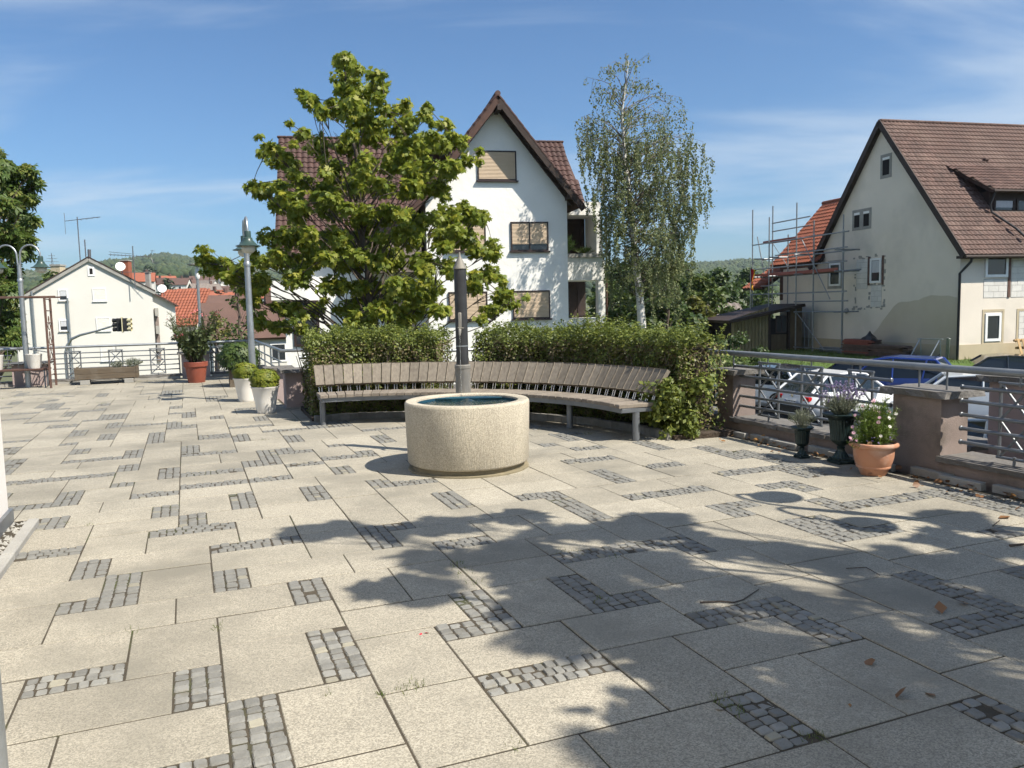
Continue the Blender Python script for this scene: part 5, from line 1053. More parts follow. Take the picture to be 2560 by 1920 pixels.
xs = sorted(set([-6000, -3500, -2400] + list(range(-1800, 1801, 150)) + [-240, -190, -150, -120, -100, -85, -70] + list(range(-60, 61, 3)) + [70, 85, 100, 120, 150, 190, 240])); ys = sorted(set([-3000, -800, -200, -60] + list(range(-30, 70, 3)) + [28.8, 29.4, 30, 30.6, 31.2, 80, 95, 110, 130, 160, 200, 230, 260, 320, 400, 500, 620, 760, 920, 1100, 1300, 1500, 1700, 2000, 2500, 3200, 5000, 7500]))
vs = [(x, y, terr(x, y)) for y in ys for x in xs]; nx = len(xs); fs = [(j * nx + i, j * nx + i + 1, (j + 1) * nx + i + 1, (j + 1) * nx + i) for j in range(len(ys) - 1) for i in range(nx - 1)]
gm = MB().add(vs, fs).build('ground', M['earth'], None, True); prop(gm, kind='structure')
b = MB(); b.add([(3.2, 4, -2.2), (60, 4, -2.2), (60, 29.0, -2.2), (3.2, 29.0, -2.2)], [(0, 1, 2, 3)]); prop(b.build('car_park', M['asphalt']), kind='structure')
gx = [5 + 2.0 * i for i in range(24)]; gy = [29.6, 30.4, 31.2, 33, 36, 40, 46, 52]; b = MB(); vs = []
for y in gy:
    for x in gx: vs.append((x, y, max(terr(x, y), -2.3) + 0.05 + 0.03 * math.sin(x * 1.3 + y)))
b.add(vs, [(j * 24 + i, j * 24 + i + 1, (j + 1) * 24 + i + 1, (j + 1) * 24 + i) for j in range(7) for i in range(23)]); lo_ = prop(b.build('lawn', M['lawn'], None, True), kind='structure')
rg = np.random.default_rng(6); n = 9000; X = rg.uniform(6, 26, n); Y = rg.uniform(31, 43, n); P = np.stack([X, Y, np.full(n, -1.02)], 1); T_ = rg.normal(size=(n, 3)) * .4; T_[:, 2] = 1
gl = leaves('grass', P, 0.13, M['l_grass'], None, 'blade', None, 0, 0, .5, 14, T_); prop(gl, 'grass blades on the lawn beside the unfinished house', 'grass', kind='stuff')
# wood on the hill: crowns joined into one mass
bm = bmesh.new(); bmesh.ops.create_icosphere(bm, subdivisions=1, radius=1); bv = np.array([v.co[:] for v in bm.verts]); bf = np.array([[v.index for v in f.verts] for f in bm.faces]); bm.free()
rg = np.random.default_rng(15); VV = []; FF = []; k = 0
for _ in range(24000):
    a = D(rg.uniform(-36, 34)); r = 420 + 1150 * rg.random() ** 0.7; x, y = r * math.sin(a), r * math.cos(a); ad = math.degrees(a)
    if r < 800 and -28 < ad < -15 and rg.random() < 0.72: continue
    if -14 < ad < 12: 
        if rg.random() < .7: continue
    s = rg.uniform(1.8, 4.2); q = bv * np.array([s, s, s * rg.uniform(.8, 1.3)]) * (1 + .22 * rg.normal(size=(len(bv), 1))); VV.append(q + np.array([x, y, terr(x, y) + s * .5])); FF.append(bf + k * len(bv)); k += 1
hw = link('hillside_wood', np_mesh('hillside_wood', np.vstack(VV), np.vstack(FF), 3), None, leaf_mat('far_wood', [(0.026, 0.045, 0.02), (0.045, 0.068, 0.026), (0.075, 0.092, 0.034)], 0.0, 0.9)); prop(hw, 'dark green wood covering the far hill', 'wood', kind='stuff')

# ------------------------------------------------------------------ building kit
def wallm(P0, e, out):                                    # local frame on a wall: x along, y outwards, z up
    e = Vector(e).normalized(); o = Vector(out).normalized()
    return Matrix(((e.x, o.x, 0, P0[0]), (e.y, o.y, 0, P0[1]), (e.z, o.z, 1, P0[2]), (0, 0, 0, 1)))
FRONT = Matrix(((1, 0, 0, 0), (0, -1, 0, 0), (0, 0, 1, 0), (0, 0, 0, 1)))
def wbox(b, m, x0, x1, y0, y1, z0, z1):
    c = [m @ Vector((x, y, z)) for z in (z0, z1) for y in (y0, y1) for x in (x0, x1)]
    return b.add(c, [(0, 2, 3, 1), (4, 5, 7, 6), (0, 1, 5, 4), (2, 6, 7, 3), (0, 4, 6, 2), (1, 3, 7, 5)])
def window(root, m, x0, x1, z0, z1, frame='frame_white', pane='glass', fw=0.07, mull=0, sill=None, depth=0.05, name='window', curtain=False):
    b = MB()
    for a in ((x0, x0 + fw, z0, z1), (x1 - fw, x1, z0, z1), (x0 + fw, x1 - fw, z0, z0 + fw), (x0 + fw, x1 - fw, z1 - fw, z1)): wbox(b, m, a[0], a[1], -0.05, depth, a[2], a[3])
    for k in range(mull): xm = x0 + (x1 - x0) * (k + 1) / (mull + 1); wbox(b, m, xm - fw * .45, xm + fw * .45, -0.05, depth, z0 + fw, z1 - fw)
    w = b.build(name, M[frame], root); b = MB(); wbox(b, m, x0 + fw * .5, x1 - fw * .5, -0.04, depth * .35, z0 + fw * .5, z1 - fw * .5); b.build('pane', M[pane], w)
    if curtain: b = MB(); wbox(b, m, x0 + fw * 1.2, x1 - fw * 1.2, 0.0, depth * .55, z0 + (z1 - z0) * .42, z1 - fw * 1.2); b.build('curtain', M['curtain'], w)
    if sill: b = MB(); wbox(b, m, x0 - .06, x1 + .06, -0.05, depth + .05, z0 - .06, z0 - .002); b.build('sill', M[sill], w)
    return w
def shutter(root, m, x0, x1, z0, z1, zopen=None, mt_='shutter', frame='frame_dark', fw=0.05):
    w = window(root, m, x0, x1, z0, z1, frame, 'glass', fw, 1 if zopen else 0, frame, 0.06); b = MB(); zb = zopen if zopen else z0 + fw; n = max(6, int((z1 - fw - zb) / 0.052))
    for k in range(n):
        za, zc = zb + (z1 - fw - zb) * k / n, zb + (z1 - fw - zb) * (k + 1) / n; zm = (za + zc) / 2; x_0, x_1 = x0 + fw, x1 - fw
        b.add([m @ Vector(p) for p in ((x_0, .036, za), (x_1, .036, za), (x_1, .047, zm), (x_0, .047, zm), (x_1, .036, zc), (x_0, .036, zc))], [(0, 1, 2, 3), (3, 2, 4, 5)])
    wbox(b, m, x0 + fw, x1 - fw, .03, .05, zb - .03, zb); b.build('roller_shutter', M[mt_], w); return w
def tile_geo(w, c):
    n = 6; vs = []; pr = [(i / n * w, 0.2 * w * (0.5 - 0.5 * math.cos(2 * PI * i / n)) + (0.012 if i in (4, 5) else 0)) for i in range(n + 1)]
    for (y, lift) in ((-0.06, 0.045), (c, 0.004)): vs += [(x, y, z + lift) for x, z in pr]
    vs += [(x, -0.06, z + 0.004) for x, z in pr]; k = n + 1
    return vs, [(i, i + 1, k + i + 1, k + i) for i in range(n)] + [(2 * k + i, 2 * k + i + 1, i + 1, i) for i in range(n)]
def tile_roof(part, O, ea, eu, L, S, m, w=0.30, c=0.34, keep=None, single=300, prefer=None):
    """lays single tiles over a roof plane (O = lower left eave corner, ea along the eave, eu up the slope); those past the limit are joined"""
    ea, eu = Vector(ea).normalized(), Vector(eu).normalized(); nn = ea.cross(eu); 
    if nn.z < 0: nn = -nn
    nx_, ny_ = int(L / w), int(S / c); w2, c2 = L / nx_, S / ny_; vs, fs = tile_geo(w2, c2); me = MB().add(vs, fs).mesh('roof_tile'); me.materials.append(m); B = Matrix((ea, eu, nn)).transposed().to_4x4(); pos = []
    for j in range(ny_):
        for i in range(nx_):
            s, t_ = i * w2, j * c2
            if keep is None or keep(s + w2 / 2, t_ + c2 / 2): pos.append((s, t_))
    pos.sort(key=prefer or (lambda q: q[0] + q[1])); rest = MB()
    for k, (s, t_) in enumerate(pos):
        mtx = Matrix.Translation(Vector(O) + ea * s + eu * t_ + nn * rnd.uniform(0, .006)) @ B @ Matrix.Rotation(rnd.uniform(-.012, .012), 4, 'Z')
        if k < single: o = link('roof_tile', me, part); o.matrix_local = mtx
        else: rest.add([mtx @ Vector(v) for v in vs], fs)
    if rest.v: prop(rest.build('roof_tile', m, part), kind='stuff')
def beam(b, p, q, w, h):
    p, q = Vector(p), Vector(q); d = (q - p).normalized(); s = d.cross(Vector((0, 0, 1))); s = s.normalized() if s.length > 1e-4 else Vector((1, 0, 0)); u = s.cross(d); vs = [x + s * a * w / 2 + u * c * h / 2 for x in (p, q) for c in (-1, 1) for a in (-1, 1)]
    return b.add(vs, [(0, 2, 3, 1), (4, 5, 7, 6), (0, 1, 5, 4), (2, 6, 7, 3), (0, 4, 6, 2), (1, 3, 7, 5)])

# ------------------------------------------------------------------ white gabled house behind the maple
WH = at(1237, 600, 32.0); hw_ = empty('white_house', (WH.x, WH.y, 0), D(11), 'large white house with steep brown gable and beige roller shutters', 'house')
AX, AZ, EX0, EX1, EZ = 0.15, 9.42, -2.68, 2.95, 5.95
sl_ = (AZ - EZ) / (EX1 - AX)
b = MB(); pts = [(EX0, -2.2), (EX1, -2.2), (EX1, EZ), (AX, AZ), (EX0, AZ - sl_ * (AX - EX0))]; b.add([(x, 0, z) for x, z in pts] + [(x, 6.5, z) for x, z in pts], [(0, 1, 2, 3, 4), (9, 8, 7, 6, 5)] + [(i, 5 + i, 5 + (i + 1) % 5, (i + 1) % 5) for i in range(5)]); b.build('gable_wall', M['wall_white'], hw_)
b = MB(); b.bbox(-8.2, EX0 + .01, 1.1, 10.2, -4.5, 3.72); b.build('wall', M['wall_white'], hw_); b = MB(); b.bbox(EX1 - .01, 4.6, 3.2, 10.2, -3, 5.9); b.build('wall', M['wall_white'], hw_)
# main roof
def rz_(y): return 3.75 + (y - 0.8) * 1.138
su = Vector((0, 1, 1.138)).normalized(); rs = math.hypot(4.7, 4.7 * 1.138)
b = MB(); b.slab([(-8.45, 0.8, rz_(.8)), (EX0 - .1, 0.8, rz_(.8)), (EX0 - .1, 5.5, rz_(5.5)), (-8.45, 5.5, rz_(5.5))], (0, -1.138, 1), 0.14); b.slab([(-8.45, 5.5, rz_(5.5)), (4.2, 5.5, rz_(5.5)), (4.2, 10.4, rz_(.6)), (-8.45, 10.4, rz_(.6))], (0, 1.138, 1), 0.14); mr = b.build('main_roof', M['brown_wood'], hw_)
tile_roof(mr, (-8.45, 0.78, rz_(.78) + .01), (1, 0, 0), su, 5.8, rs, M['tile_brown'], 0.235, 0.31, prefer=lambda q: q[0] - q[1])
b = MB(); b.slab([(EX1 - 1.0, 2.7, rz_(2.7)), (4.55, 2.7, rz_(2.7)), (4.2, 5.5, rz_(5.5)), (EX1 - 1.4, 5.5, rz_(5.5))], (0, -1.138, 1), 0.14); mr2 = b.build('main_roof', M['brown_wood'], hw_)
tile_roof(mr2, (1.9, 2.68, rz_(2.68) + .01), (1, 0, 0), su, 2.6, math.hypot(2.8, 2.8 * 1.138), M['tile_brown'], 0.235, 0.31, keep=lambda s, t: s < 2.6 - t * .08, single=120)
b = MB()
for k in range(32): b.bev((-8.3 + k * .4, 5.5, rz_(5.5) + .03), (0.42, 0.22, 0.10), 0.03)
b.build('ridge_tiles', M['tile_brown'], mr)
b = MB(); b.bbox(1.9, 4.7, 2.58, 2.72, rz_(2.7) - .20, rz_(2.7) - .06); b.build('gutter', M['dark_wood'], hw_)
# cross gable roof
OV = 0.60
for s, xe in ((1, EX1 + .5), (-1, EX0 - .5)):
    ze = AZ + .14 - sl_ * abs(xe - AX); b = MB(); b.slab([(AX, -OV, AZ + .16), (xe, -OV, ze), (xe, 6.2, ze), (AX, 6.2, AZ + .16)], (s * sl_, 0, 1), 0.10); gr_ = b.build('gable_roof', M['brown_wood'], hw_)
    eu_ = Vector((AX - xe, 0, AZ + .16 - ze)); tile_roof(gr_, (xe, -OV if s > 0 else 6.2, ze + .012), (0, 1 if s > 0 else -1, 0), eu_, 6.9, eu_.length, M['tile_brown'], 0.30, 0.34, single=60, prefer=(lambda q: q[0]) if s > 0 else (lambda q: -q[0]))
    b = MB(); beam(b, (AX + s * .02, -OV - .03, AZ - .02), (xe + s * .02, -OV - .03, ze - .16), 0.06, 0.24); b.build('barge_board', M['dark_wood'] if s > 0 else M['brown_wood'], gr_)
    b = MB(); beam(b, (AX + s * .02, -.12, AZ - .10), (xe - s * .25, -.12, AZ - .10 - sl_ * (abs(xe - AX) - .25)), 0.10, 0.18); b.build('rafter', M['dark_wood'], gr_)
    b = MB(); n = 14
    for k in range(n):
        f0 = k / n; p = Vector((AX + (xe - AX) * (f0 + .5 / n), -OV - .02, AZ + .20 + (ze - AZ - .16) * (f0 + .5 / n))); an = math.atan2(-(AZ + .16 - ze), s * abs(xe - AX)); b.bev(p, (math.hypot(xe - AX, AZ - ze) / n * 1.04, 0.10, 0.07), 0.012, 0, Matrix.Rotation(-(math.atan2(ze - AZ - .16, xe - AX)) - .05, 4, 'Y'))
    b.build('verge_tiles', M['tile_brown'], gr_)
b = MB(); b.bev((AX, -.45, AZ - .33), (0.16, 0.75, 0.22), 0.01); b.build('ridge_purlin', M['dark_wood'], hw_); b = MB(); b.bev((EX1 + .02, -.30, EZ - .10), (0.18, 0.62, 0.24), 0.01); b.bev((EX0 - .02, -.30, EZ - .10), (0.18, 0.62, 0.24), 0.01); b.build('eave_purlin', M['dark_wood'], hw_)
b = MB(); b.tube([(AX, -OV, AZ + .24), (AX, 6.2, AZ + .24)], 0.11, 10); b.build('ridge_tiles', M['tile_brown'], hw_, True)
for (x0, x1, z0, z1, zo) in ((-.62, .92, 6.49, 7.63, None), (.64, 2.16, 3.76, 4.90, 4.06), (.66, 2.18, 1.08, 2.20, None), (-1.9, -.36, 3.76, 4.90, None), (-1.9, -.36, 1.08, 2.20, None)): shutter(hw_, FRONT, x0, x1, z0, z1, zo)
# left part: balcony box, dark openings
m2 = Matrix.Translation((0, 1.1, 0)) @ FRONT
window(hw_, m2, -7.9, -6.9, .2, 2.0, 'frame_dark', 'glass', .1, 0); window(hw_, m2, -5.9, -4.6, .3, 2.0, 'frame_dark', 'glass', .1, 1); shutter(hw_, m2, -4.3, -3.1, .4, 1.9)
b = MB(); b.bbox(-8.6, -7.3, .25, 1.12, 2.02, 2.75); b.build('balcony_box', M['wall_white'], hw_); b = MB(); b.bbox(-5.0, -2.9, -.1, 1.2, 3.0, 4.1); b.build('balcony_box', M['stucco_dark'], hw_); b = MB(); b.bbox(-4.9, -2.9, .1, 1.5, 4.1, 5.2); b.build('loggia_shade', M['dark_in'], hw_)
b = MB(); b.bbox(-8.7, -8.2, .5, 1.3, 3.3, 3.75); b.build('eave_box', M['dark_wood'], hw_)
# right part: loggias
b = MB(); b.bbox(EX1 + .01, 4.9, 1.3, 3.2, 2.62, 3.62); b.build('balcony_parapet', M['wall_white'], hw_); b = MB(); b.bbox(EX1 + .01, 4.98, 1.2, 1.5, 3.56, 3.72); b.build('balcony_coping', M['concrete_grey'], hw_)
b = MB(); b.bbox(EX1 + .01, 4.85, 1.6, 3.2, 5.35, 5.9); b.build('lintel', M['wall_white'], hw_); b = MB(); b.bbox(EX1 + .01, 4.9, 1.3, 3.2, -1.5, 1.02); b.build('balcony_parapet', M['wall_white'], hw_)
b = MB(); b.bbox(4.62, 4.92, 1.32, 1.7, 1.02, 2.62); b.build('column', M['wall_white'], hw_); b = MB(); b.bbox(4.62, 4.9, 1.5, 3.2, 3.72, 5.35); b.build('column', M['wall_white'], hw_)
m3 = Matrix.Translation((0, 3.18, 0)) @ FRONT
window(hw_, m3, 3.05, 4.35, 1.05, 2.60, 'frame_dark', 'glass', .12, 0); window(hw_, m3, 3.05, 4.5, 3.7, 5.3, 'frame_dark', 'glass', .12, 1)
b = MB(); wbox(b, m3, 2.96, 4.6, 0.0, .02, .9, 5.6); b.build('loggia_wall', M['dark_wood'], hw_); b = MB(); b.tube([(2.97, 1.25, 1.12), (4.7, 1.25, 1.12)], .025, 6); b.build('balcony_rail', M['dark_wood'], hw_)
b = MB(); b.tube([(5.02, 1.4, 5.4), (5.02, 1.4, -2)], .045, 8); b.build('downpipe', M['brown_wood'], hw_)
bpw = Matrix.Translation((WH.x, WH.y, 0)) @ Matrix.Rotation(D(11), 4, 'Z'); q = bpw @ Vector((3.3, 1.6, 3.68)); bp, _t = tuft('balcony_plant', q, 'leafy palm like plant on the upper right balcony of the white house', 26, 0.75, 0.42, 'l_fern', 0.30, 51); q = bpw @ Vector((4.1, 1.5, 3.70)); tuft('balcony_plant', q, 'low trailing plant on the upper right balcony coping', 30, 0.28, 0.5, 'l_mid', 0.14, 52)
# satellite dish / vents on the far slope
b = MB(); b.lathe([(0.0, 0.0), (0.2, .03), (0.3, .09)], 16); d_ = b.build('satellite_dish', M['steel'], hw_, True); d_.location = (-1.5, 3.0, 8.5); d_.rotation_euler = (0, D(-60), 0)

# ------------------------------------------------------------------ unfinished beige house on the right
CR = at(1700 + 1765 * .39778, 260 + 900 * .39778, 33.0); rh = empty('beige_house', (CR.x, CR.y, 0), D(14), 'beige gabled house under renovation with red brown tiled roof', 'house')
EZ2, RZ2, DP = 3.62, 9.45, 9.5; k2 = (RZ2 - EZ2) / (DP / 2)
b = MB(); pts = [(0, -1.6), (DP, -1.6), (DP, EZ2), (DP / 2, RZ2), (0, EZ2)]; b.add([(0, y, z) for y, z in pts] + [(11, y, z) for y, z in pts], [(0, 1, 2, 3, 4), (9, 8, 7, 6, 5)] + [(i, 5 + i, 5 + (i + 1) % 5, (i + 1) % 5) for i in range(5)]); b.build('wall', M['wall_beige'], rh)
GAB = wallm((0, 0, 0), (0, 1, 0), (-1, 0, 0)); OVx, OVy = -.22, -.42
for s in (1, -1):
    y0 = OVy if s > 0 else DP - OVy; b = MB(); z0 = EZ2 + .16 + (OVy * k2); b.slab([(OVx, y0, z0), (11.2, y0, z0), (11.2, DP / 2, RZ2 + .16), (OVx, DP / 2, RZ2 + .16)], (0, -s * k2, 1), 0.16); rp = b.build('roof', M['dark_wood'], rh)
    if s > 0: RP = rp
    b = MB(); beam(b, (OVx - .02, y0, z0 - .08), (OVx - .02, DP / 2, RZ2 + .09), .05, .26); b.build('verge_board', M['dark_wood'], rp)
eu2 = Vector((0, 1, k2)).normalized(); SL = math.hypot(DP / 2 - OVy, (DP / 2 - OVy) * k2); z0 = EZ2 + .16 + OVy * k2
dm = lambda s, t: not (2.55 + OVx * 0 < s + OVx < 12 and 1.15 < OVy + t * eu2.y < 2.85 and (s + OVx) > 2.0 + (2.9 - (OVy + t * eu2.y)) * .33)
tile_roof(RP, (OVx, OVy, z0 + .012), (1, 0, 0), eu2, 11.2, SL, M['tile_weathered'], 0.215, 0.26, keep=dm, prefer=lambda q: q[0])
b = MB()
for k in range(28): b.bev((OVx + .2 + k * .4, DP / 2, RZ2 + .19), (.43, .24, .12), .035)
b.build('ridge_tiles', M['tile_weathered'], RP)
b = MB(); b.tube([(OVx, OVy - .06, z0 - .10), (11, OVy - .06, z0 - .10)], .075, 8); b.build('gutter', M['dark_wood'], rh, True); b = MB(); b.bbox(OVx, 11, OVy - .02, -.01, z0 - .16, z0 - .05); b.build('soffit', M['dark_wood'], rh)
b = MB(); b.tube([(.12, OVy - .06, z0 - .12), (.10, OVy - .02, z0 - .30), (-.10, -.10, z0 - .75), (-.10, -.10, -1.5)], .055, 10); b.build('downpipe', M['black'], rh, True)
# dormer
b = MB(); b.bbox(2.5, 11, 1.2, 3.4, 4.9, 6.02); do = b.build('dormer', M['dark_wood'], rh); b = MB(); b.slab([(2.35, .85, 6.02), (11.2, .85, 6.02), (11.2, 3.0, 7.42), (1.75, 3.0, 7.42)], (0, -.65, 1), .14); dr = b.build('dormer_roof', M['dark_wood'], rh)
ed = Vector((0, 2.15, 1.40)); tile_roof(dr, (1.75, .85, 6.035), (1, 0, 0), ed, 9.4, ed.length, M['tile_weathered'], .215, .26, keep=lambda s, t: s > .6 * (1 - t / 2.56), single=140, prefer=lambda q: q[0])
md = Matrix.Translation((0, 1.2, 0)) @ FRONT
for k in range(6): window(rh, md, 2.72 + k * 1.18, 3.80 + k * 1.18, 5.05, 5.72, 'dark_wood', 'glass', .09, 0, curtain=(k % 2 == 0))
b = MB(); b.tube([(2.45, .80, 6.0), (2.3, .95, 5.4), (2.35, .9, 5.1), (2.8, .1, 4.35), (3.0, -.2, 3.95)], .045, 8); b.build('downpipe', M['black'], do, True); b = MB(); b.bbox(2.5, 11, 1.02, 1.2, 4.82, 4.98); b.build('flashing', M['concrete_grey'], do)
b = MB(); b.tube([(2.3, .78, 5.97), (11, .78, 5.97)], .06, 8); b.build('gutter', M['dark_wood'], do)
for (x, t_) in ((4.3, 5.6), (8.2, 5.7)): p = Vector((OVx + x, OVy, z0 + .05)) + eu2 * t_; b = MB(); b.bev(p + Vector((0, -.03, .05)), (.25, .22, .12), .03); b.build('vent_tile', M['tile_weathered'], RP)
# gable openings
def surround(root, m, x0, x1, z0, z1, w=.09, mt_='concrete_grey'):
    b = MB()
    for a in ((x0 - w, x0, z0 - w, z1 + w), (x1, x1 + w, z0 - w, z1 + w), (x0, x1, z0 - w, z0), (x0, x1, z1, z1 + w)): wbox(b, m, a[0], a[1], -.04, .018, a[2], a[3])
    b.build('window_surround', M[mt_], root)
for (x0, x1, a, c) in ((4.22, 4.78, 7.12, 8.02), (5.52, 6.03, 4.95, 5.75), (6.2, 6.70, 4.95, 5.75)):
    surround(rh, GAB, x0, x1, a, c); w_ = window(rh, GAB, x0 + .003, x1 - .003, a + .003, c - .003, 'concrete_grey', 'dark_in', .05, 0, None, .02)
    b = MB(); wbox(b, GAB, x0 + .05, x1 - .05, .0, .024, c - .16, c - .05); b.build('blind_box', M['frame_white'], w_)
def block_patch(root, m, x0, x1, z0, z1, bw=.5, bh=.25, off=.0):
    j = 0; z = z0
    while z < z1 - .02:
        zz2 = min(z + bh, z1); x = x0 - (bw / 2 if j % 2 else 0) - off
        while x < x1 - .02:
            a, c = max(x, x0), min(x + bw, x1)
            if c - a > .04: b = MB(); wbox(b, m, a + .006, c - .006, -.03, .012 + rnd.uniform(0, .004), z + .006, zz2 - .006); b.build('wall_block', M['block'], root)
            x += bw
        z = zz2; j += 1
    b = MB(); wbox(b, m, x0, x1, -.03, .006, z0, z1); b.build('mortar', M['concrete_grey'], root)
block_patch(rh, GAB, 5.62, 6.42, 2.05, 3.45); window(rh, GAB, 4.66, 5.42, 2.30, 3.45, 'frame_white', 'glass', .10, 0, None, .05, curtain=True); block_patch(rh, GAB, 4.62, 5.36, 1.18, 2.2)
b = MB(); wbox(b, GAB, 5.44, 5.58, -.03, .03, 2.2, 3.55); wbox(b, GAB, 4.50, 4.62, -.03, .03, 2.2, 3.55); b.build('timber_lining', M['rust'], rh)
b = MB()
for k in range(40): x, z = rnd.uniform(4.4, 6.55), rnd.choice((rnd.uniform(3.46, 3.58), rnd.uniform(1.02, 1.16), rnd.uniform(2.1, 2.24))); wbox(b, GAB, x, x + rnd.uniform(.08, .25), -.02, .010 + k * 1e-4, z, z + rnd.uniform(.04, .1))
for k in range(26): z = rnd.uniform(1.05, 3.5); x = rnd.choice((4.4, 5.42, 6.44)); wbox(b, GAB, x + rnd.uniform(-.04, .02), x + rnd.uniform(.05, .12), -.02, .014 + k * 1e-4, z, z + rnd.uniform(.06, .2))
b.build('rough_plaster', M['concrete_grey'], rh)
window(rh, GAB, 7.6, 8.5, 2.25, 3.40, 'frame_white', 'glass', .10, 0, None, .05); surround(rh, GAB, 7.6, 8.5, 2.25, 3.4, .14)
b = MB(); b.tube([(-.05, 7.0, .95), (-.05, 7.1, 1.05)], .12, 8); b.build('wall_hole', M['concrete_grey'], rh)
# old yellowish render low on the gable, uneven upper edge
rg4 = random.Random(4); xs4 = [0.02 + 0.25 * i for i in range(23)]; tp4 = [min(1.72, 1.55 - .0 * x + .12 * math.sin(x * 1.6) + rg4.uniform(-.05, .05)) if x < 3.4 else max(-.5, 1.5 - (x - 3.4) * .9 + rg4.uniform(-.06, .06)) for x in xs4]
b = MB(); n = len(xs4); b.add([GAB @ Vector((x, .006, -.42)) for x in xs4] + [GAB @ Vector((x, .006, z)) for x, z in zip(xs4, tp4)], [(i, i + 1, n + i + 1, n + i) for i in range(n - 1)]); b.build('old_render', mat('old_yellow_render', (0.50, 0.435, 0.335), (0.55, 0.485, 0.385), .7, rough=.95, bump=.3, bscale=14), rh)
b = MB(); wbox(b, GAB, -.02, DP, -.02, .035, -1.6, -.42); wbox(b, FRONT, -.03, 11, -.02, .032, -1.6, -.40); b.build('plinth', M['plinth'], rh)
# front wall
window(rh, FRONT, 1.2, 2.34, 2.34, 3.30, 'frame_white', 'glass', .11, 0, None, .06); block_patch(rh, FRONT, 1.18, 2.36, 1.50, 2.27); block_patch(rh, FRONT, 2.56, 4.6, 1.50, 3.3, off=.2)
b = MB(); wbox(b, FRONT, 2.38, 2.50, -.03, .035, 1.5, 3.36); wbox(b, FRONT, 1.12, 2.5, -.03, .030, 3.31, 3.39); b.build('timber_lining', M['rust'], rh)
surround(rh, FRONT, 1.26, 2.16, -.34, .92, .10, 'plinth'); window(rh, FRONT, 1.30, 2.1, -.30, .86, 'frame_white', 'glass', .11, 0, None, .05); block_patch(rh, FRONT, 1.26, 2.4, -1.5, -.44); surround(rh, FRONT, 3.0, 4.3, -.34, .92, .10, 'plinth'); block_patch(rh, FRONT, 3.02, 4.28, -.32, .9)
# red roofed annex behind
an = empty('red_roof_annex', (CR.x, CR.y, 0), D(14), 'low annex with orange red tiled roof behind the scaffold', 'house'); b = MB(); b.bbox(.03, 5, DP + .02, 13.0, -1.6, 3.55); b.build('wall', M['wall_beige'], an); b = MB(); b.bbox(-.04, .03, DP + .02, 13.05, -1.6, -.42); b.build('plinth', M['plinth'], an)
b = MB(); wbox(b, wallm((.03, 0, 0), (0, 1, 0), (-1, 0, 0)), 9.55, 13.0, 0, .02, 3.3, 3.6); wbox(b, wallm((.03, 0, 0), (0, 1, 0), (-1, 0, 0)), 12.7, 13.0, 0, .021, 1.6, 3.3); b.build('brick_band', M['rust'], an)
b = MB(); b.slab([(-.35, 8.9, 3.55), (-.35, 13.35, 3.55), (3.0, 13.35, 7.0), (3.0, 8.9, 7.0)], (-1.03, 0, 1), .14); ar = b.build('roof', M['dark_wood'], an); ea_ = Vector((3.35, 0, 3.45))
tile_roof(ar, (-.35, 13.35, 3.565), (0, -1, 0), ea_, 4.4, ea_.length, M['tile_orange'], .24, .30); b = MB(); b.tube([(3.0, 8.9, 7.06), (3.0, 13.4, 7.06)], .11, 8); b.build('ridge_tiles', M['tile_orange'], ar, True)
b = MB(); b.slab([(-1.0, 13.1, 2.3), (-1.0, 15.3, 2.3), (1.2, 15.3, 3.7), (1.2, 13.1, 3.7)], (-.6, 0, 1), .12); ar2 = b.build('lower_roof', M['dark_wood'], an); ea_ = Vector((2.2, 0, 1.4)); tile_roof(ar2, (-1.0, 15.3, 2.32), (0, -1, 0), ea_, 2.2, ea_.length, M['tile_orange'], .30, .36, single=50)
# ------------------------------------------------------------------ scaffold in front of gable and annex
sc = empty('scaffold', (CR.x, CR.y, 0), D(14), 'galvanised tube scaffold with red toe board by the beige gable', 'scaffold')
def pole(root, name, p, q, r=.034, m='steel_light', n=7): b = MB(); b.tube([p, q], r, n); return b.build(name, M[m], root, True)
ST = [(13.7, -1.0, 6.7), (12.75, -1.0, 6.8), (12.0, -1.0, 6.1), (11.25, -1.0, 5.1), (9.45, -1.0, 6.55), (8.95, -.9, 4.9), (7.98, -1.0, 5.5), (6.58, -1.0, 4.9), (5.7, -1.0, 5.53)]
for k, (y, z0_, z1_) in enumerate(ST):
    p = pole(sc, 'standard', (-1.3 if k % 2 == 0 else -.62, y, z0_), (-1.3 if k % 2 == 0 else -.62, y, z1_))
    for z in (.95, 1.9, 2.9, 3.8, 4.8):
        if z < z1_ - .2: b = MB(); b.lathe([(.045, z - .03), (.05, z), (.045, z + .03)], 8, (-1.3 if k % 2 == 0 else -.62, y, 0)); b.build('rosette', M['galv'], p)
for (y0, y1, z, x) in ((5.5, 9.6, .98, -1.3), (5.5, 9.6, .98, -.62), (5.3, 9.6, 1.5, -1.3), (5.4, 13.9, 1.95, -1.3), (5.3, 13.8, 2.95, -.62), (5.4, 13.9, 3.35, -1.3), (5.6, 13.8, 3.9, -.62), (5.4, 11.4, 4.0, -1.3), (5.3, 13.7, 4.72, -1.3), (9.3, 12.8, 5.4, -.62), (9.3, 12.8, 5.85, -.62), (5.5, 9.6, -.85, -1.3), (11.2, 12.8, 2.4, -1.3)): pole(sc, 'ledger', (x, y0, z), (x, y1, z))
for y in (5.7, 8.95, 11.25, 12.75):
    for z in (.98, 2.9, 3.9): pole(sc, 'transom', (-1.75, y, z), (-.4, y, z))
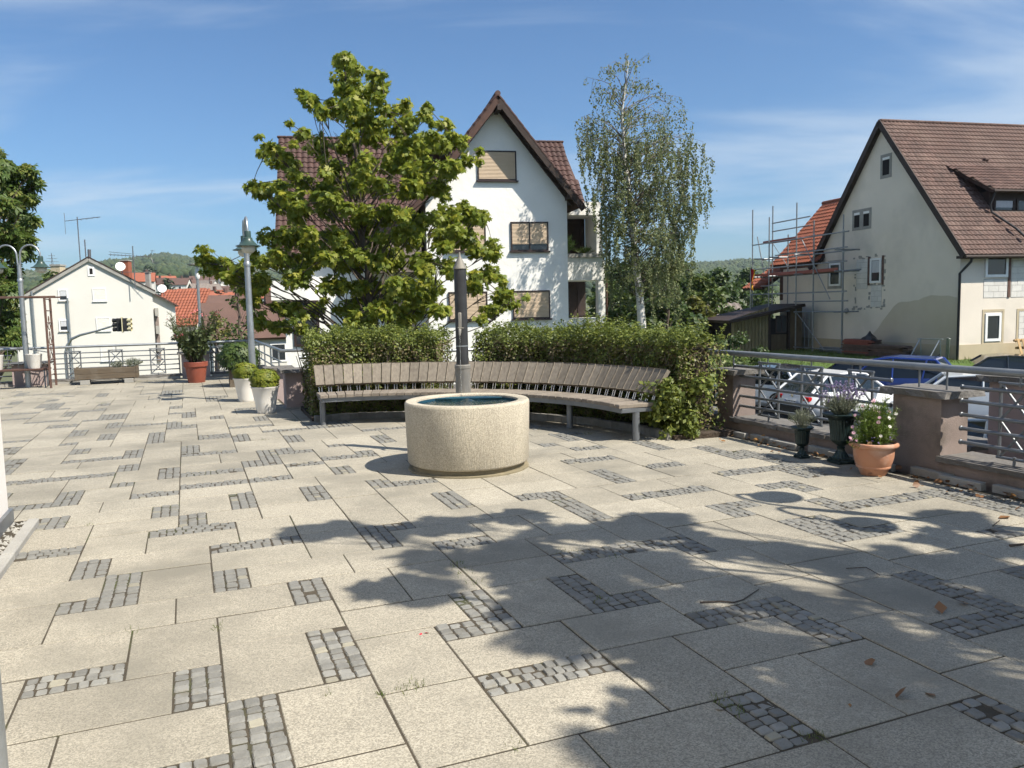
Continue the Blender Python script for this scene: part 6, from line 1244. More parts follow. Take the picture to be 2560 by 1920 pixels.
pole(sc, 'brace', (-1.32, 9.0, 4.7), (-1.32, 6.6, 1.6), .024); pole(sc, 'brace', (-1.32, 9.3, .9), (-1.32, 7.0, -.9), .024); pole(sc, 'brace', (-.6, 12.7, 4.7), (-.6, 11.3, 3.4), .02); pole(sc, 'brace', (-1.0, 13.7, 5.2), (-1.0, 12.9, 2.9), .03)
b = MB(); b.bev((-1.28, 9.9, 3.0), (.04, 7.6, .16), .004); b.build('toe_board', M['board'], sc); b = MB(); b.bev((-.95, 9.9, 2.90), (.6, 7.6, .05), .004); b.build('deck', M['plank'], sc); b = MB(); b.bev((-.95, 11.2, 4.80), (.55, 3.1, .12), .004); b.build('deck', M['board'], sc)
b = MB(); 
for s in (0, .38): b.tube([(-.4, 9.62 + s, -1.0), (-.4, 9.62 + s, 1.0)], .016, 6)
for k in range(7): b.tube([(-.4, 9.62, -.8 + k * .28), (-.4, 10.0, -.8 + k * .28)], .011, 6)
b.build('ladder', M['galv'], sc)
fp = at(1876, 700, 45.0); fg = empty('flag', (fp.x, fp.y, 0), .6, 'small black red gold flag hanging at the left end of the scaffold', 'flag'); b = MB(); b.tube([(0, 0, 1.0), (0, 0, fp.z + 1.0)], .018, 8); b.build('flag_pole', M['galv'], fg)
for k, mm in enumerate(('f_black', 'f_red', 'f_gold')):
    b = MB(); n = 9; x0, x1 = -.02 + k * .12, -.02 + (k + 1) * .12; vs = []
    for j in range(n + 1):
        z = fp.z + .65 - 1.15 * j / n
        for x in (x0, (x0 + x1) / 2, x1): vs.append((x * (1 - .35 * j / n) + .03 * math.sin(j * .9), .05 * math.sin(x * 16 + j * .5), z - .25 * x))
    b.add(vs, [(3 * j + i, 3 * j + i + 1, 3 * j + 4 + i, 3 * j + 3 + i) for j in range(n) for i in range(2)]); b.build('stripe', M[mm], fg, True)

# stacked boards, pallet, frames by the gable
def hl(x, y, z): return Matrix.Translation((CR.x, CR.y, 0)) @ Matrix.Rotation(D(14), 4, 'Z') @ Vector((x, y, z))
def board_stack(label, y0, y1, x0, rows, seed, red=False):
    root = empty('board_stack', hl(x0, (y0 + y1) / 2, -1.0), D(14), label, 'boards'); rr = random.Random(seed); L = y1 - y0
    for r in range(rows):
        for c in range(3): b = MB(); b.bev((c * .24 - .24 + rr.uniform(-.03, .03), rr.uniform(-.12, .12), .06 + r * .062), (.22, L * rr.uniform(.86, 1), .05), .004, rr.uniform(-.02, .02)); b.build('board', M['board'] if (red and rr.random() < .3) else M['plank'], root)
    for s in (-.35, .35): b = MB(); b.bev((0, s * L, .012), (.7, .08, .06), .004); b.build('bearer', M['plank'], root)
board_stack('taller stack of dark red scaffold boards below the gable windows', 3.6, 5.7, -1.0, 11, 2, True); board_stack('lower stack of dark old boards nearer the house corner', 1.5, 3.7, -1.1, 8, 3)
b = MB(); n = 12; vs = []
for j in range(6):
    for i in range(n): a = 2 * PI * i / n; r = (.42 - .075 * j) * (1 + .2 * math.sin(3 * a + j)); vs.append((r * math.cos(a) * .8, r * math.sin(a) * 1.5, .07 * j * (1 + .2 * math.sin(2 * a))))
b.add(vs, [(j * n + i, j * n + (i + 1) % n, (j + 1) * n + (i + 1) % n, (j + 1) * n + i) for j in range(5) for i in range(n)] + [tuple(range(5 * n, 6 * n))]); o = b.build('tarpaulin', M['tarp'], None, True); o.location = hl(-1.0, 4.1, -.30); prop(o, 'crumpled black tarpaulin on top of the board stack', 'tarpaulin')
ff = empty('trestle', hl(-.55, .9, -1.0), D(14), 'grey steel trestle frame leaning at the house corner', 'frame')
for p, q in (((0, -.6, 0), (-.05, -.6, .85)), ((0, .5, 0), (-.05, .5, .85)), ((-.05, -.75, .85), (-.05, .7, .82)), ((0, -.65, .1), (0, .55, .1)), ((-.6, -.6, 0), (-.1, -.6, .8)), ((-.6, .5, 0), (-.1, .5, .8))): pole(ff, 'tube', p, q, .025, 'galv')
b = MB(); b.bev((0, 0, 0), (.05, .16, .95), .004); o = b.build('leaning_board', M['galv']); o.location = hl(-.35, .15, -.55); o.rotation_euler = (.25, -.2, D(14)); prop(o, 'grey metal plank leaning beside the downpipe', 'plank')
pa = empty('wooden_pallet', hl(2.95, -.55, -1.0), D(14), 'pale new wooden pallet leaning against the front wall', 'pallet')
for k in range(5): b = MB(); b.bev((k * .24 - .48, -.10, .42), (.12, .02, .8), .003, 0, Matrix.Rotation(D(-20), 4, 'X')); b.build('slat', M['pallet'], pa)
for k in range(3): b = MB(); b.bev((0, .02 + .11 * (k - 1), .42 + .30 * (k - 1)), (1.15, .09, .09), .003, 0, Matrix.Rotation(D(-20), 4, 'X')); b.build('bearer', M['pallet'], pa)
sg = empty('sheet_panels', hl(-.45, 10.3, -1.0), D(14), 'curved grey metal sheets leaning under the scaffold', 'panel'); b = MB(); 
for k in range(3): b.tube([(0, .15 * k, 0), (0, .15 * k, .62 + .05 * k), (0, .15 * k + .1, .72 + .05 * k), (0, .15 * k + .5, .72)], .03, 6)
b.build('sheet', M['steel'], sg, True)
# trough under the scaffold
b = MB(); b.bev((0, 0, .12), (.5, 1.9, .24), .02); o = b.build('mortar_trough', M['steel']); o.location = hl(-.7, 7.0, -1.02); o.rotation_euler = (0, 0, D(14)); prop(o, 'flat grey trough lying under the scaffold', 'trough')

# ------------------------------------------------------------------ sheds
SA = at(1905, 880, 42.0); sa_ = empty('lean_to_shed', (SA.x, SA.y, -1.1), D(8), 'yellowed corrugated lean to shed with dark sloping roof left of the scaffold', 'shed')
b = MB(); n = 44; vs = []; W0 = 1.7
for i in range(n + 1): x = -W0 + (W0 + .35) * i / n; y = .025 * math.sin(i * PI / 2); vs += [(x, y, 0), (x, y, 1.75 + (x + W0) * .30)]
b.add(vs, [(2 * i, 2 * i + 2, 2 * i + 3, 2 * i + 1) for i in range(n)]); b.build('front_sheet', M['translucent_sheet'], sa_)
b = MB(); b.bbox(-W0 + .05, 1.6, .08, 4, 0, 1.72); b.build('inner_wall', M['dark_in'], sa_); b = MB(); b.slab([(-W0 - .35, -.5, 1.72), (2.1, -.5, 2.5), (2.1, 4, 2.5), (-W0 - .35, 4, 1.72)], (-.32, 0, 1), .16); b.build('roof', M['dark_wood'], sa_)
for k in range(7): b = MB(); b.bev((.55 + k * .12, -.03, .46), (.11, .03, .92), .004); b.build('gate_board', M['shed_wood'], sa_)
for x in (.38, 1.45): b = MB(); b.bev((x, 0, 1.05), (.12, .12, 2.1), .004); b.build('post', M['dark_wood'], sa_)
w_ = at(1940, 800, 42); window(sa_, FRONT, .75, 1.35, 1.0, 1.9, 'frame_dark', 'glass', .05, 1)
b = MB(); b.bbox(1.55, 2.2, -.02, .06, 0, 2.3); b.build('side_boards', M['shed_wood'], sa_)
SB = at(1775, 850, 52.0); sb_ = empty('garden_shed', (SB.x, SB.y, -1.0), D(6), 'small brown shed with grey corrugated roof beside the trees', 'shed')
for k in range(14): b = MB(); b.bev((-1.3 + k * .2, 0, .72), (.195, .04, 1.5), .004); b.build('wall_board', M['shed_wood'], sb_)
b = MB(); b.bbox(-1.4, 1.5, .05, 2.5, 0, 1.45); b.build('wall', M['shed_wood'], sb_); b = MB(); n = 40; vs = []
for i in range(n + 1): x = -1.75 + 4.2 * i / n; vs += [(x, -.35, 1.38 + .035 * math.sin(i * PI / 2)), (x + .5, 2.6, 2.5 + .035 * math.sin(i * PI / 2))]
b.add(vs, [(2 * i, 2 * i + 2, 2 * i + 3, 2 * i + 1) for i in range(n)]); b.build('roof', M['corrugated'], sb_)

# ------------------------------------------------------------------ white house at the left
LH = at(231, 790, 71.0); lh = empty('cream_house', (LH.x, LH.y, 0), D(27), 'long cream white gable house with flat roof pitch beyond the left railing', 'house'); q = 71.0 / F_PX
def lpl(px, py):
    d = ray(px, py); e = (math.cos(D(27)), math.sin(D(27))); n_ = (-e[1], e[0]); t_ = (n_[0] * LH.x + n_[1] * LH.y) / (n_[0] * d[0] + n_[1] * d[1]); return (d[0] * t_ - LH.x) * e[0] + (d[1] * t_ - LH.y) * e[1], d[2] * t_ + CAM_H
def lx(px): return lpl(px, 760)[0]
def lz(py, px=231): return lpl(px, py)[1]
b = MB(); zl, zr, za_ = lz(753, 33), lz(727, 382), lz(648); pts = [(lx(33), -7), (lx(382), -7), (lx(382), zr), (0, za_), (lx(33), zl)]; b.add([(x, 0, z) for x, z in pts] + [(x, 12, z) for x, z in pts], [(0, 1, 2, 3, 4), (9, 8, 7, 6, 5)] + [(i, 5 + i, 5 + (i + 1) % 5, (i + 1) % 5) for i in range(5)]); b.build('wall', M['wall_cream'], lh)
b = MB(); b.add([(x, y, z) for y in (1.6, 11.8) for x, z in ((lx(382) - .1, -7), (lx(441), -7), (lx(441), lz(762, 441)), (lx(382) - .1, zr))], [(0, 1, 2, 3), (7, 6, 5, 4), (0, 4, 5, 1), (1, 5, 6, 2), (2, 6, 7, 3), (3, 7, 4, 0)]); b.build('wall', M['wall_cream'], lh)
for s, xe, ze in ((-1, lx(25), lz(757, 25)), (1, lx(390), lz(729, 390))):
    sl3 = (za_ + .12 - ze) / abs(xe); b = MB(); b.slab([(0, -.14, za_ + .12), (xe, -.14, ze), (xe, 12, ze), (0, 12, za_ + .12)], (s * sl3, 0, 1), .12); r_ = b.build('roof', M['tile_brown'], lh); b = MB(); beam(b, (0, -.17, za_ - .02), (xe, -.17, ze - .14), .05, .28); b.build('verge_board', M['concrete_grey'], r_)
    b = MB(); beam(b, (0, -.16, za_ + .19), (xe, -.16, ze + .05), .12, .10); b.build('verge_tiles', M['dark_wood'], r_)
b = MB(); b.slab([(lx(384), 1.2, lz(728, 384)), (lx(449), 1.2, lz(763, 449)), (lx(449), 12, lz(763, 449)), (lx(384), 12, lz(728, 384))], (.6, 0, 1), .12); b.build('roof', M['tile_brown'], lh)
window(lh, FRONT, lx(225), lx(242), lz(690), lz(667), 'frame_white', 'dark_in', .14)
for (a, c, d, e) in ((147, 172, 753, 723), (143, 168, 829, 799)): window(lh, FRONT, lx(a), lx(c), lz(d, a), lz(e, a), 'frame_white', 'glass', .12, 0, 'concrete_grey', .06, curtain=True)
for (a, c, d, e) in ((233, 267, 753, 721), (237, 272, 828, 795), (243, 276, 904, 865)): shutter(lh, FRONT, lx(a), lx(c), lz(d, a), lz(e, a), None, 'shutter_white', 'frame_white')
for (p0, p1) in (((82, 728), (95, 900)), ((170, 745), (180, 880))): b = MB(); b.tube([(lx(p0[0]), -.25, lz(p0[1], p0[0])), (lx(p0[0]) , -.25, -7)], .07, 8); b.build('downpipe', M['galv'], lh)
for k in range(3): b = MB(); b.bbox(lx(387), lx(396), .6, 1.6, lz(790 + k * 45, 390), lz(770 + k * 45, 390)); b.build('balcony', M['concrete_grey'], lh); b = MB(); b.bbox(lx(388), lx(397), 1.4, 1.66, lz(815 + k * 45, 390), lz(792 + k * 45, 390)); b.build('balcony_opening', M['stucco_dark'], lh)
# aerials and dishes on the roof
def aerial(px, py0, py1, Y, label, big):
    t0, b0 = at(px, py0, Y), at(px, py1, Y); L = t0.z - b0.z; root = empty('roof_aerial', (b0.x, b0.y, b0.z), 0, label, 'aerial'); b = MB(); b.tube([(0, 0, -.3), (0, 0, L)], .045, 6); b.build('mast', M['wire'], root)
    if big:
        b = MB(); b.tube([(-2.1, 0, L * .80), (1.6, 0, L * .72)], .03, 5); b.tube([(-2.1, 0, L * .87), (0, 0, L * .80)], .02, 5)
        for k in range(11): x = -2.0 + k * .33; zc_ = L * (.80 - .08 * (x + 2.1) / 3.7); b.tube([(x, -.35, zc_), (x, .35, zc_)], .018, 4); b.tube([(x, 0, zc_ - .12), (x, 0, zc_ + .12)], .018, 4)
        for s in (-1, 1): b.tube([(1.5, 0, L * .73), (1.75, 0, L * .73 + s * .55)], .02, 4); b.tube([(1.75, -.4, L * .73 + s * .5), (1.75, .4, L * .73 + s * .5)], .02, 4)
        b.build('yagi', M['wire'], root); b = MB(); b.tube([(-2.0, 0, L * .36), (1.8, 0, L * .34)], .022, 4); b.build('lower_element', M['wire'], root)
    else:
        b = MB(); b.tube([(-1.1, 0, L - .35), (2.1, 0, L - .05)], .03, 5); b.tube([(-1.15, 0, L - 1.5), (-1.15, 0, L + .4)], .025, 4)
        for k in range(4): b.tube([(.2 + k * .5, -.4, L - .25 + k * .05), (.2 + k * .5, .4, L - .25 + k * .05)], .018, 4)
        b.build('yagi', M['wire'], root)
aerial(202, 542, 668, 74, 'tall thin aerial mast left of the cream house ridge', False); aerial(338, 615, 715, 72, 'wide fish bone aerial right of the cream house ridge', True)
b = MB(); b.tube([(0, 0, 0), (0, 0, 2.2)], .05, 6); b.tube([(.3, 0, 0), (.35, 0, 1.3)], .14, 6); o = b.build('roof_vent', M['wire']); o.location = at(216, 660, 74); prop(o, 'short dark vent pipe behind the cream house ridge', 'vent')
def dish(px, py, Y, r, label):
    root = empty('satellite_dish', at(px, py, Y), 0, label, 'satellite dish'); b = MB(); b.lathe([(0, 0), (r * .6, .06 * r), (r, .22 * r)], 20); o = b.build('reflector', M['frame_white'], root, True); o.rotation_euler = (D(70), 0, D(25)); b = MB(); b.tube([(0, .1, 0), (.1, .2, -r * 1.6)], .04, 6); b.build('arm', M['wire'], root)
dish(301, 667, 74, .42, 'white satellite dish on the right roof slope of the cream house'); dish(405, 722, 80, .42, 'white satellite dish in front of the orange tiled roof')
# orange roof, chimneys
OR = at(432, 790, 84.0); oh = empty('orange_roof_house', (OR.x, OR.y, 0), D(-4), 'house with bright orange tiled roof right of the cream house', 'house'); b = MB(); b.bbox(-2.6, 2.2, .5, 7, -7, .8); b.build('wall', M['wall_cream'], oh)
b = MB(); zt_, zb_ = at(430, 722, 84).z, at(430, 815, 84).z; b.slab([(-2.9, 0, zb_), (2.45, 0, zb_), (2.35, 4, zt_), (-2.9, 4, zt_)], (0, -1, 1), .15); orf = b.build('roof', M['tile_orange'], oh); ue = Vector((0, 4, zt_ - zb_)); tile_roof(orf, (-2.9, 0, zb_ + .02), (1, 0, 0), ue, 5.3, ue.length, M['tile_orange'], .34, .40, single=240)
for (px, py, w, h_, mm, lab) in ((316, 676, .75, 1.5, 'tile_orange', 'short orange brick chimney behind the cream house roof'), (371, 705, .4, 1.5, 'concrete_grey', 'slim grey chimney pipe left of the orange roof')):
    root = empty('chimney', at(px, py, 80) - Vector((0, 0, 1.2)), 0, lab, 'chimney'); b = MB(); b.bbox(-w / 2, w / 2, -w / 2, w / 2, 0, h_ + .6); b.build('stack', M[mm], root); b = MB(); b.bbox(-w / 2 - .06, w / 2 + .06, -w / 2 - .06, w / 2 + .06, h_ + .6, h_ + .7); b.build('cap', M['concrete_grey'], root)
# generic small houses
def small_house(px, pz, Y, w, d, hw2, hr2, rz, wall, roof, label, group=None, wins=2, gable_dark=False, gx_=False):
    """pz: pixel row of the eaves; ridge along local x"""
    p = at(px, pz, Y); root = empty('house', (p.x, p.y, p.z - hw2), rz, label, 'house', group); b = MB(); b.bbox(-w / 2, w / 2, -d / 2, d / 2, -3, hw2); b.build('wall', M[wall], root)
    b = MB(); b.add([(s * w / 2, y, z) for s in (-1, 1) for y, z in ((-d / 2, hw2), (d / 2, hw2), (0, hw2 + hr2))], [(0, 1, 2), (5, 4, 3), (0, 2, 5, 3), (1, 4, 5, 2), (0, 3, 4, 1)]); b.build('gable', M['dark_wood'] if gable_dark else M[wall], root)
    o_ = .35; b = MB()
    for s in (-1, 1): kz = hr2 / (d / 2); b.slab([(-w / 2 - o_, s * (d / 2 + o_), hw2 - o_ * kz + .1), (w / 2 + o_, s * (d / 2 + o_), hw2 - o_ * kz + .1), (w / 2 + o_, 0, hw2 + hr2 + .1), (-w / 2 - o_, 0, hw2 + hr2 + .1)], (0, s * kz, 1), .18)
    r_ = b.build('roof', M[roof], root); b = MB(); b.bbox(w * .2, w * .2 + .6, -.3, .3, hw2 + hr2 - .5, hw2 + hr2 + .9); b.build('chimney', M['tile_dull'], r_)
    m_ = Matrix.Translation((0, -d / 2, 0)) @ FRONT
    for k in range(wins): x = -w / 2 + w * (k + .5) / wins; window(root, m_, x - .55, x + .55, hw2 - 1.9, hw2 - .6, 'frame_white', 'glass', .12)
    m_ = wallm((-w / 2, 0, 0), (0, -1, 0), (-1, 0, 0))
    for y in (-.25, .25): window(root, m_, y * d - .5, y * d + .5, hw2 - 1.8, hw2 - .6, 'frame_white', 'glass', .12)
    return root
small_house(625, 835, 56, 5.6, 4.6, 3.6, 2.1, D(28), 'wall_cream', 'tile_dull', 'dark gabled house with brown roof behind the terrace lamp', wins=2, gable_dark=True)
small_house(560, 790, 105, 8, 7, 4, 2.6, D(35), 'wall_cream', 'tile_dull', 'brown roofed house with pale gable above the dark gabled one'); small_house(525, 815, 92, 7, 6, 3, 1.2, D(15), 'wall_cream', 'tile_orange', 'low orange roofed house right of the slim light pole')
HH = [(352, 704, 230, 'tile_orange', 9), (390, 712, 300, 'tile_dull', 10), (415, 705, 330, 'tile_orange', 9), (440, 712, 300, 'tile_dull', 12), (468, 715, 320, 'tile_dull', 10), (500, 702, 420, 'tile_dull', 12), (515, 716, 330, 'corrugated', 11), (512, 730, 240, 'corrugated', 10), (545, 700, 430, 'tile_dull', 12), (572, 704, 420, 'corrugated', 12), (600, 698, 450, 'tile_dull', 13), (522, 752, 190, 'tile_orange', 9), (545, 760, 170, 'tile_orange', 9), (585, 735, 250, 'tile_dull', 10), (625, 720, 330, 'tile_dull', 12), (640, 745, 210, 'tile_orange', 10), (480, 745, 210, 'tile_orange', 10)]
where = ['just right of the aerial', 'behind the orange roof', 'above the second dish', 'left of the slim light pole top', 'beside the slim light pole', 'high right of the light pole', 'with pale roof right of the light pole', 'with grey roof lower right of the light pole', 'high on the slope left of the terrace lamp', 'with grey roof left of the terrace lamp', 'highest behind the terrace lamp', 'with orange roof right of the light pole', 'with orange roof above the brown gables', 'above the dark gabled house', 'just right of the terrace lamp pole', 'low right of the terrace lamp pole', 'low left behind the light pole']
for k, ((px, pz, Y, rf, w), wh_) in enumerate(zip(HH, where)): small_house(px, pz, Y, w * .8, 7, 3.2, 2.4, D([20, -15, 40, 5, 30][k % 5]), 'wall_cream', rf, 'small far hillside house ' + wh_, 'houses on the far hillside', wins=2)
# tower block, pylons, slim light pole
p = at(140, 700, 190); root = empty('tower_block', (p.x, p.y, -4), 0, 'beige tower top behind the left lamp', 'building'); z1_ = at(140, 665, 190).z + 4; b = MB(); b.bbox(-1.1, 1.1, 0, 2.4, 0, z1_); b.build('wall', M['plinth'], root); b = MB(); b.bbox(-1.25, 1.25, -.15, 2.55, z1_, z1_ + .4); b.build('roof_slab', M['concrete_grey'], root)
def pylon(px, py0, py1, Y, label):
    t0, b0 = at(px, py0, Y), at(px, py1, Y); L = t0.z - b0.z; root = empty('power_pylon', b0, .5, label, 'pylon'); b = MB(); w = L * .10
    for sx in (-1, 1):
        for sy in (-1, 1): b.tube([(sx * w, sy * w, -5), (0, 0, L)], L * .008, 4)
    for k in range(6):
        f = k / 7; g_ = (k + 1) / 7
        for sy in (-1, 1): b.tube([(-w * (1 - f), sy * w * (1 - f), L * f), (w * (1 - g_), sy * w * (1 - g_), L * g_)], L * .006, 4)
    b.build('mast', M['wire'], root); b = MB()
    for f, s in ((.62, .26), (.76, .2), (.88, .13)): b.tube([(-L * s, 0, L * f), (L * s, 0, L * f)], L * .008, 4)
    b.build('cross_arms', M['wire'], root)
pylon(133, 632, 690, 330, 'lattice power pylon above the left lamp'); pylon(530, 648, 675, 1350, 'tiny pylon on the far hill left of the maple'); pylon(1842, 650, 672, 1450, 'tiny pylon on the far hill right of the birch')
lp = at(503, 850, 46.0); t_ = at(498, 660, 46.0); root = empty('light_pole', (lp.x, lp.y, -5), 0, 'slim grey light pole with small flat head before the hill', 'lamp'); b = MB(); b.tube([(0, 0, 0), (0, 0, t_.z + 4.2)], [.11, .075], 10); b.build('pole', M['galv'], root, True); b = MB(); b.lathe([(.09, 0), (.15, .12), (.13, .45), (.03, .75)], 10, (0, 0, t_.z + 4.15)); b.build('lamp_cone', M['frame_white'], root, True); b = MB(); b.lathe([(.05, .72), (.5, .80), (.5, .86), (.0, .9)], 14, (0, 0, t_.z + 4.15)); b.build('lamp_disc', M['concrete_grey'], root, True)
# traffic light on a curved mast arm
TL = at(306, 812, 44.0); q2 = 44.0 / F_PX; root = empty('traffic_light', (at(165, 900, 44).x, TL.y, -5), 0, 'traffic light on a curved mast arm in front of the cream house', 'traffic light'); bx0 = at(165, 900, 44).x
arm = [at(165, 1000, 44), at(165, 885, 44), at(168, 865, 44), at(178, 848, 44), at(200, 838, 44), at(240, 828, 44), at(285, 814, 44)]; arm = [Vector((p.x - bx0, 0, p.z + 5)) for p in arm]; arm[0].z = 0; arm[0].x = arm[1].x = 0
b = MB(); b.tube(arm, [.09, .085, .08, .075, .065, .055, .05], 10); b.build('mast_arm', M['galv'], root, True); c = Vector((TL.x - bx0, 0, TL.z + 5))
b = MB(); b.bev(c, (.05, .62, .85), .02, D(20)); b.build('backing_board', M['yellow'], root)
for s in (-1, 1):
    b = MB(); b.bev(c + Vector((s * .17, 0, 0)), (.26, .26, .72), .02, D(20)); hd = b.build('signal_head', M['black'], root)
    for k in range(3): b = MB(); b.lathe([(.0, 0), (.10, 0), (.115, .20), (.12, .20), (.105, -.01)], 14); o = b.build('visor', M['black'] if s < 0 else M['yellow'], hd, True); o.location = c + Vector((s * .30, 0, (k - 1) * .24)); o.rotation_euler = (0, D(90 * s), 0)

# ------------------------------------------------------------------ cars in the car park
def car(loc, rz, paint, label, L=4.3, Wd=1.80, H=1.48, kind='hatch', roof=None):
    root = empty('parked_car', (loc[0], loc[1], -2.196), rz, label, 'car', 'cars in the car park below the terrace'); h = Wd / 2; fl = -L / 2; bk = L / 2     # nose at -x, tail at +x
    # lower body: stations (x, half width, bottom, belt)
    belt = .92 if kind != 'van' else 1.05
    ST_ = [(fl, h * .62, .34, .56), (fl + .12, h * .82, .24, .70), (fl + .55, h * .97, .20, .80), (fl + 1.15, h, .20, belt - .04), (0, h, .19, belt), (bk - 1.0, h, .20, belt + .03), (bk - .38, h * .98, .24, belt + .04), (bk - .08, h * .88, .32, belt), (bk, h * .80, .42, belt - .18)]
    b = MB(); vs = []; k = 8
    for (x, w, z0_, z1_) in ST_: zm = z0_ + (z1_ - z0_) * .55; vs += [(x, -w * .86, z0_), (x, -w, z0_ + .14), (x, -w, zm), (x, -w * .93, z1_), (x, w * .93, z1_), (x, w, zm), (x, w, z0_ + .14), (x, w * .86, z0_)]
    n = len(ST_); b.add(vs, [(i * k + j, i * k + (j + 1) % k, (i + 1) * k + (j + 1) % k, (i + 1) * k + j) for i in range(n - 1) for j in range(k)] + [tuple(range(k - 1, -1, -1)), tuple((n - 1) * k + j for j in range(k))]); body = b.build('body', M[paint], root, True)
    # greenhouse
    if kind == 'van': G = [(fl + 1.0, belt - .02, .0), (fl + 1.55, H - .06, .86), (0, H, .90), (bk - .25, H - .03, .90), (bk - .04, belt + .05, .0)]
    elif kind == 'suv': G = [(fl + 1.15, belt - .03, .0), (fl + 1.85, H - .07, .78), (.2, H, .82), (bk - .62, H - .05, .80), (bk - .12, belt + .06, .0)]
    else: G = [(fl + 1.05, belt - .03, .0), (fl + 1.85, H - .06, .74), (.25, H, .77), (bk - .75, H - .08, .75), (bk - .12, belt + .04, .0)]
    w0 = h * .93; tw = [h * .77] * 5; b = MB(); x0, x1, x2, x3, x4 = [g_[0] for g_ in G]; zt = [g_[1] for g_ in G]
    P_ = [(x0, w0, belt - .03), (x1, h * .76, zt[1]), (x2, h * .78, zt[2]), (x3, h * .76, zt[3]), (x4, w0 * .95, belt + .02)]
    lft = [Vector((x, -y, z)) for x, y, z in P_]; rgt = [Vector((x, y, z)) for x, y, z in P_]; lowl = [Vector((0, -w0, belt - .02)), Vector((0, w0, belt - .02))]
    b.add(lft + rgt, [(0, 1, 6, 5), (3, 4, 9, 8), (0, 4, 3, 2, 1), (5, 6, 7, 8, 9)]); gl_ = b.build('windows', M['car_glass'], root)
    b = MB(); b.add([p + Vector((0, 0, .0)) for p in (lft[1], lft[2], lft[3], rgt[3], rgt[2], rgt[1])] + [p + Vector((0, 0, .035)) for p in (lft[1].lerp(lft[2], .06), lft[2], lft[3].lerp(lft[2], .04), rgt[3].lerp(rgt[2], .04), rgt[2], rgt[1].lerp(rgt[2], .06))], [(i, (i + 1) % 6, 6 + (i + 1) % 6, 6 + i) for i in range(6)] + [(6, 7, 10, 11), (7, 8, 9, 10)]); b.build('roof', M[roof or paint], root)
    b = MB()
    for s, S in ((-1, lft), (1, rgt)):
        for a, c_ in ((S[0], S[1]), (S[4], S[3])): b.tube([a, c_], .045, 6)
        for f in (.42, .72): xx = x0 + (x4 - x0) * f; tz = zt[2] - .02; b.tube([(xx, s * w0 * .99, belt), (xx + (.0 if f < .5 else .12), s * h * .785, tz)], .032, 6)
        b.tube([S[1], S[2], S[3]], .035, 6)
    b.build('pillars', M[paint], root, True)
    for s in (-1, 1):
        for x in (fl + .82, bk - .85):
            wl = MB(); c_ = (x, s * (h - .09), .315); pr_ = [(.20, -.10), (.30, -.11), (.318, -.08), (.318, .08), (.30, .11), (.20, .10)]; n = 22; vs = []
            for (r, y) in pr_:
                for j in range(n): a = 2 * PI * j / n; vs.append((c_[0] + r * math.cos(a), c_[1] + y, c_[2] + r * math.sin(a)))
            wl.add(vs, [(i * n + j, i * n + (j + 1) % n, (i + 1) * n + (j + 1) % n, (i + 1) * n + j) for i in range(5) for j in range(n)]); tyre = wl.build('wheel', M['rubber'], root, True)
            rm = MB()
            for j in range(5): a = 2 * PI * j / 5; rm.bev((c_[0] + .10 * math.cos(a), c_[1] + s * .075, c_[2] + .10 * math.sin(a)), (.19, .03, .055), .006, 0, Matrix.Rotation(-a, 4, 'Y'))
            rm.tube([(c_[0], c_[1] + s * .05, c_[2]), (c_[0], c_[1] + s * .092, c_[2])], .05, 10); rm.build('rim', M['alloy'], tyre)
            ar_ = MB(); n2 = 14; vs = []
            for j in range(n2 + 1):
                a = PI * j / n2
                for r in (.335, .40): vs.append((c_[0] + r * math.cos(a), s * (h + .006), c_[2] + r * math.sin(a)))
            ar_.add(vs, [(2 * j, 2 * j + 1, 2 * j + 3, 2 * j + 2) for j in range(n2)]); ar_.build('wheel_arch', M['black'], body)
        b = MB(); b.bev((bk - .07, s * h * .70, belt - .16), (.16, h * .34, .14), .02); b.build('tail_light', M['red_lens'], root)
        b = MB(); b.bev((fl + .14, s * h * .66, .62), (.2, h * .32, .11), .02); b.build('headlight', M['opal'], root)
        b = MB(); b.bev((fl + 1.5, s * (h + .08), belt + .04), (.12, .18, .12), .03); b.build('wing_mirror', M[paint], root)
    b = MB(); b.bev((bk - .02, 0, .40), (.14, Wd * .84, .22), .03); b.build('rear_bumper', M['black'], root)
    b = MB(); b.bev((bk + .045, 0, .64), (.02, .52, .11), .003); pl_ = b.build('number_plate', M['plate'], root); b = MB(); b.bev((bk + .058, -.235, .64), (.004, .045, .105), .001); b.build('plate_band', M['plate_blue'], pl_)
    b = MB()
    for k_ in range(6): b.bev((bk + .058, -.17 + k_ * .075, .64), (.004, .04, .065), .001)
    b.build('plate_letters', M['black'], pl_)
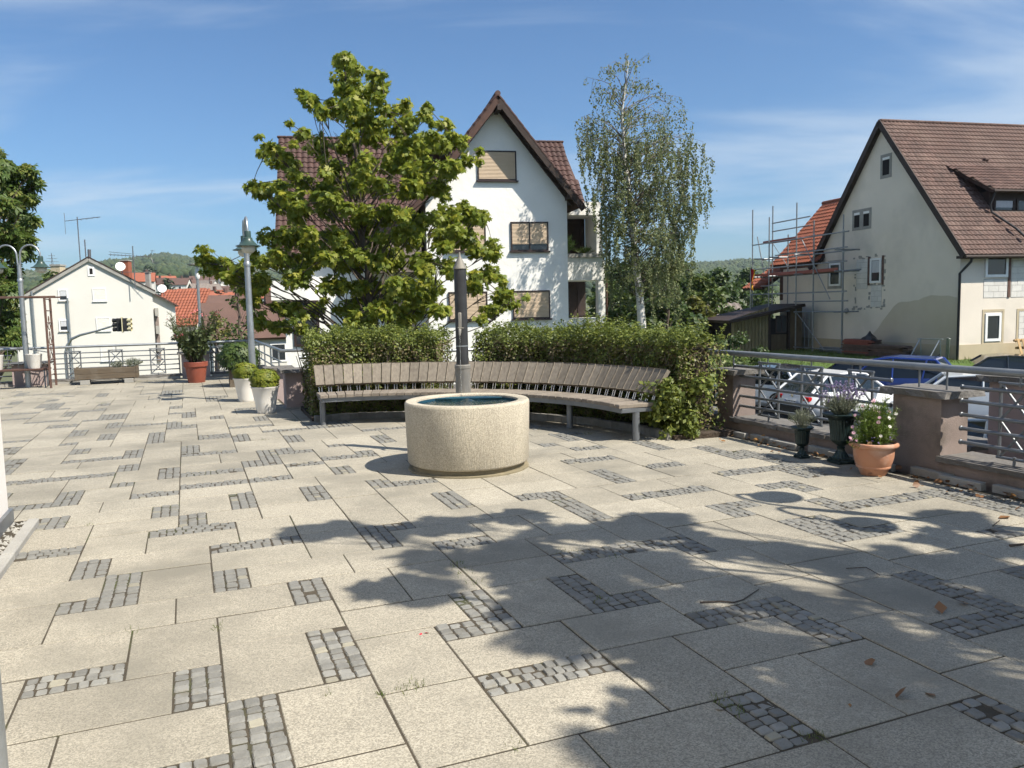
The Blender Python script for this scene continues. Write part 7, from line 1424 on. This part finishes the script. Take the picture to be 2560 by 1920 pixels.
    b = MB(); b.lathe([(.0, 0), (.05, 0), (.055, .01), (0, .012)], 16); e_ = b.build('tailgate_badge', M['chrome'], root); e_.location = (bk - .02, 0, belt - .1); e_.rotation_euler = (0, D(90), 0)
    b = MB(); b.tube([(bk - .8, 0, H), (bk - .62, 0, H + .12)], .012, 5); b.build('antenna', M['black'], root)
    return root
pA = gr(1925, 1030, -2.2); pB = at(2110, 1000, 25.6)
car((pA.x + .2, 28.3), D(-62), 'p_white', 'white car with dark roof glass, leftmost behind the railing', 4.5, 1.85, 1.52, 'suv', 'p_black')
car((pB.x, 25.6), D(-160), 'p_white', 'white hatchback behind the urns, second from the left', 4.1, 1.76, 1.50, 'hatch')
car((at(2225, 950, 29.4).x, 29.4), D(-38), 'p_blue', 'bright blue car parked behind the white hatchback', 4.5, 1.85, 1.64, 'suv')
car((at(2500, 940, 31).x, 31.2), D(-20), 'p_black', 'black car at the right in front of the beige house', 4.6, 1.85, 1.48, 'hatch')
car((at(2430, 1000, 23.5).x, 23.5), D(-25), 'p_grey', 'pale grey estate car behind the right pillar', 4.6, 1.85, 1.52, 'van')
car((at(2480, 1100, 15).x + .2, 15.2), D(-60), 'p_silver', 'silver blue car with red tail lamp seen between the right pillars', 4.2, 1.78, 1.50, 'hatch')
car((at(2080, 925, 33).x, 30.6), D(-50), 'p_black', 'dark car roof just above the white hatchback', 4.4, 1.8, 1.45, 'hatch')

# ------------------------------------------------------------------ thin summer haze
b = MB(); b.bbox(-6500, 6500, -3300, 7900, -40, 135); hz = b.build('haze', None); hz.data.materials.clear()
hm = bpy.data.materials.new('haze_air'); hm.use_nodes = True; ht = hm.node_tree; ht.nodes.clear(); ho = N(ht, 'ShaderNodeOutputMaterial'); pv = N(ht, 'ShaderNodeVolumePrincipled'); pv.inputs['Color'].default_value = (0.78, 0.88, 1.0, 1); pv.inputs['Density'].default_value = 0.00015; pv.inputs['Anisotropy'].default_value = 0.2
ht.links.new(pv.outputs[0], ho.inputs['Volume']); hz.data.materials.append(hm); prop(hz, 'pale summer haze over the far hill', 'haze', kind='stuff')
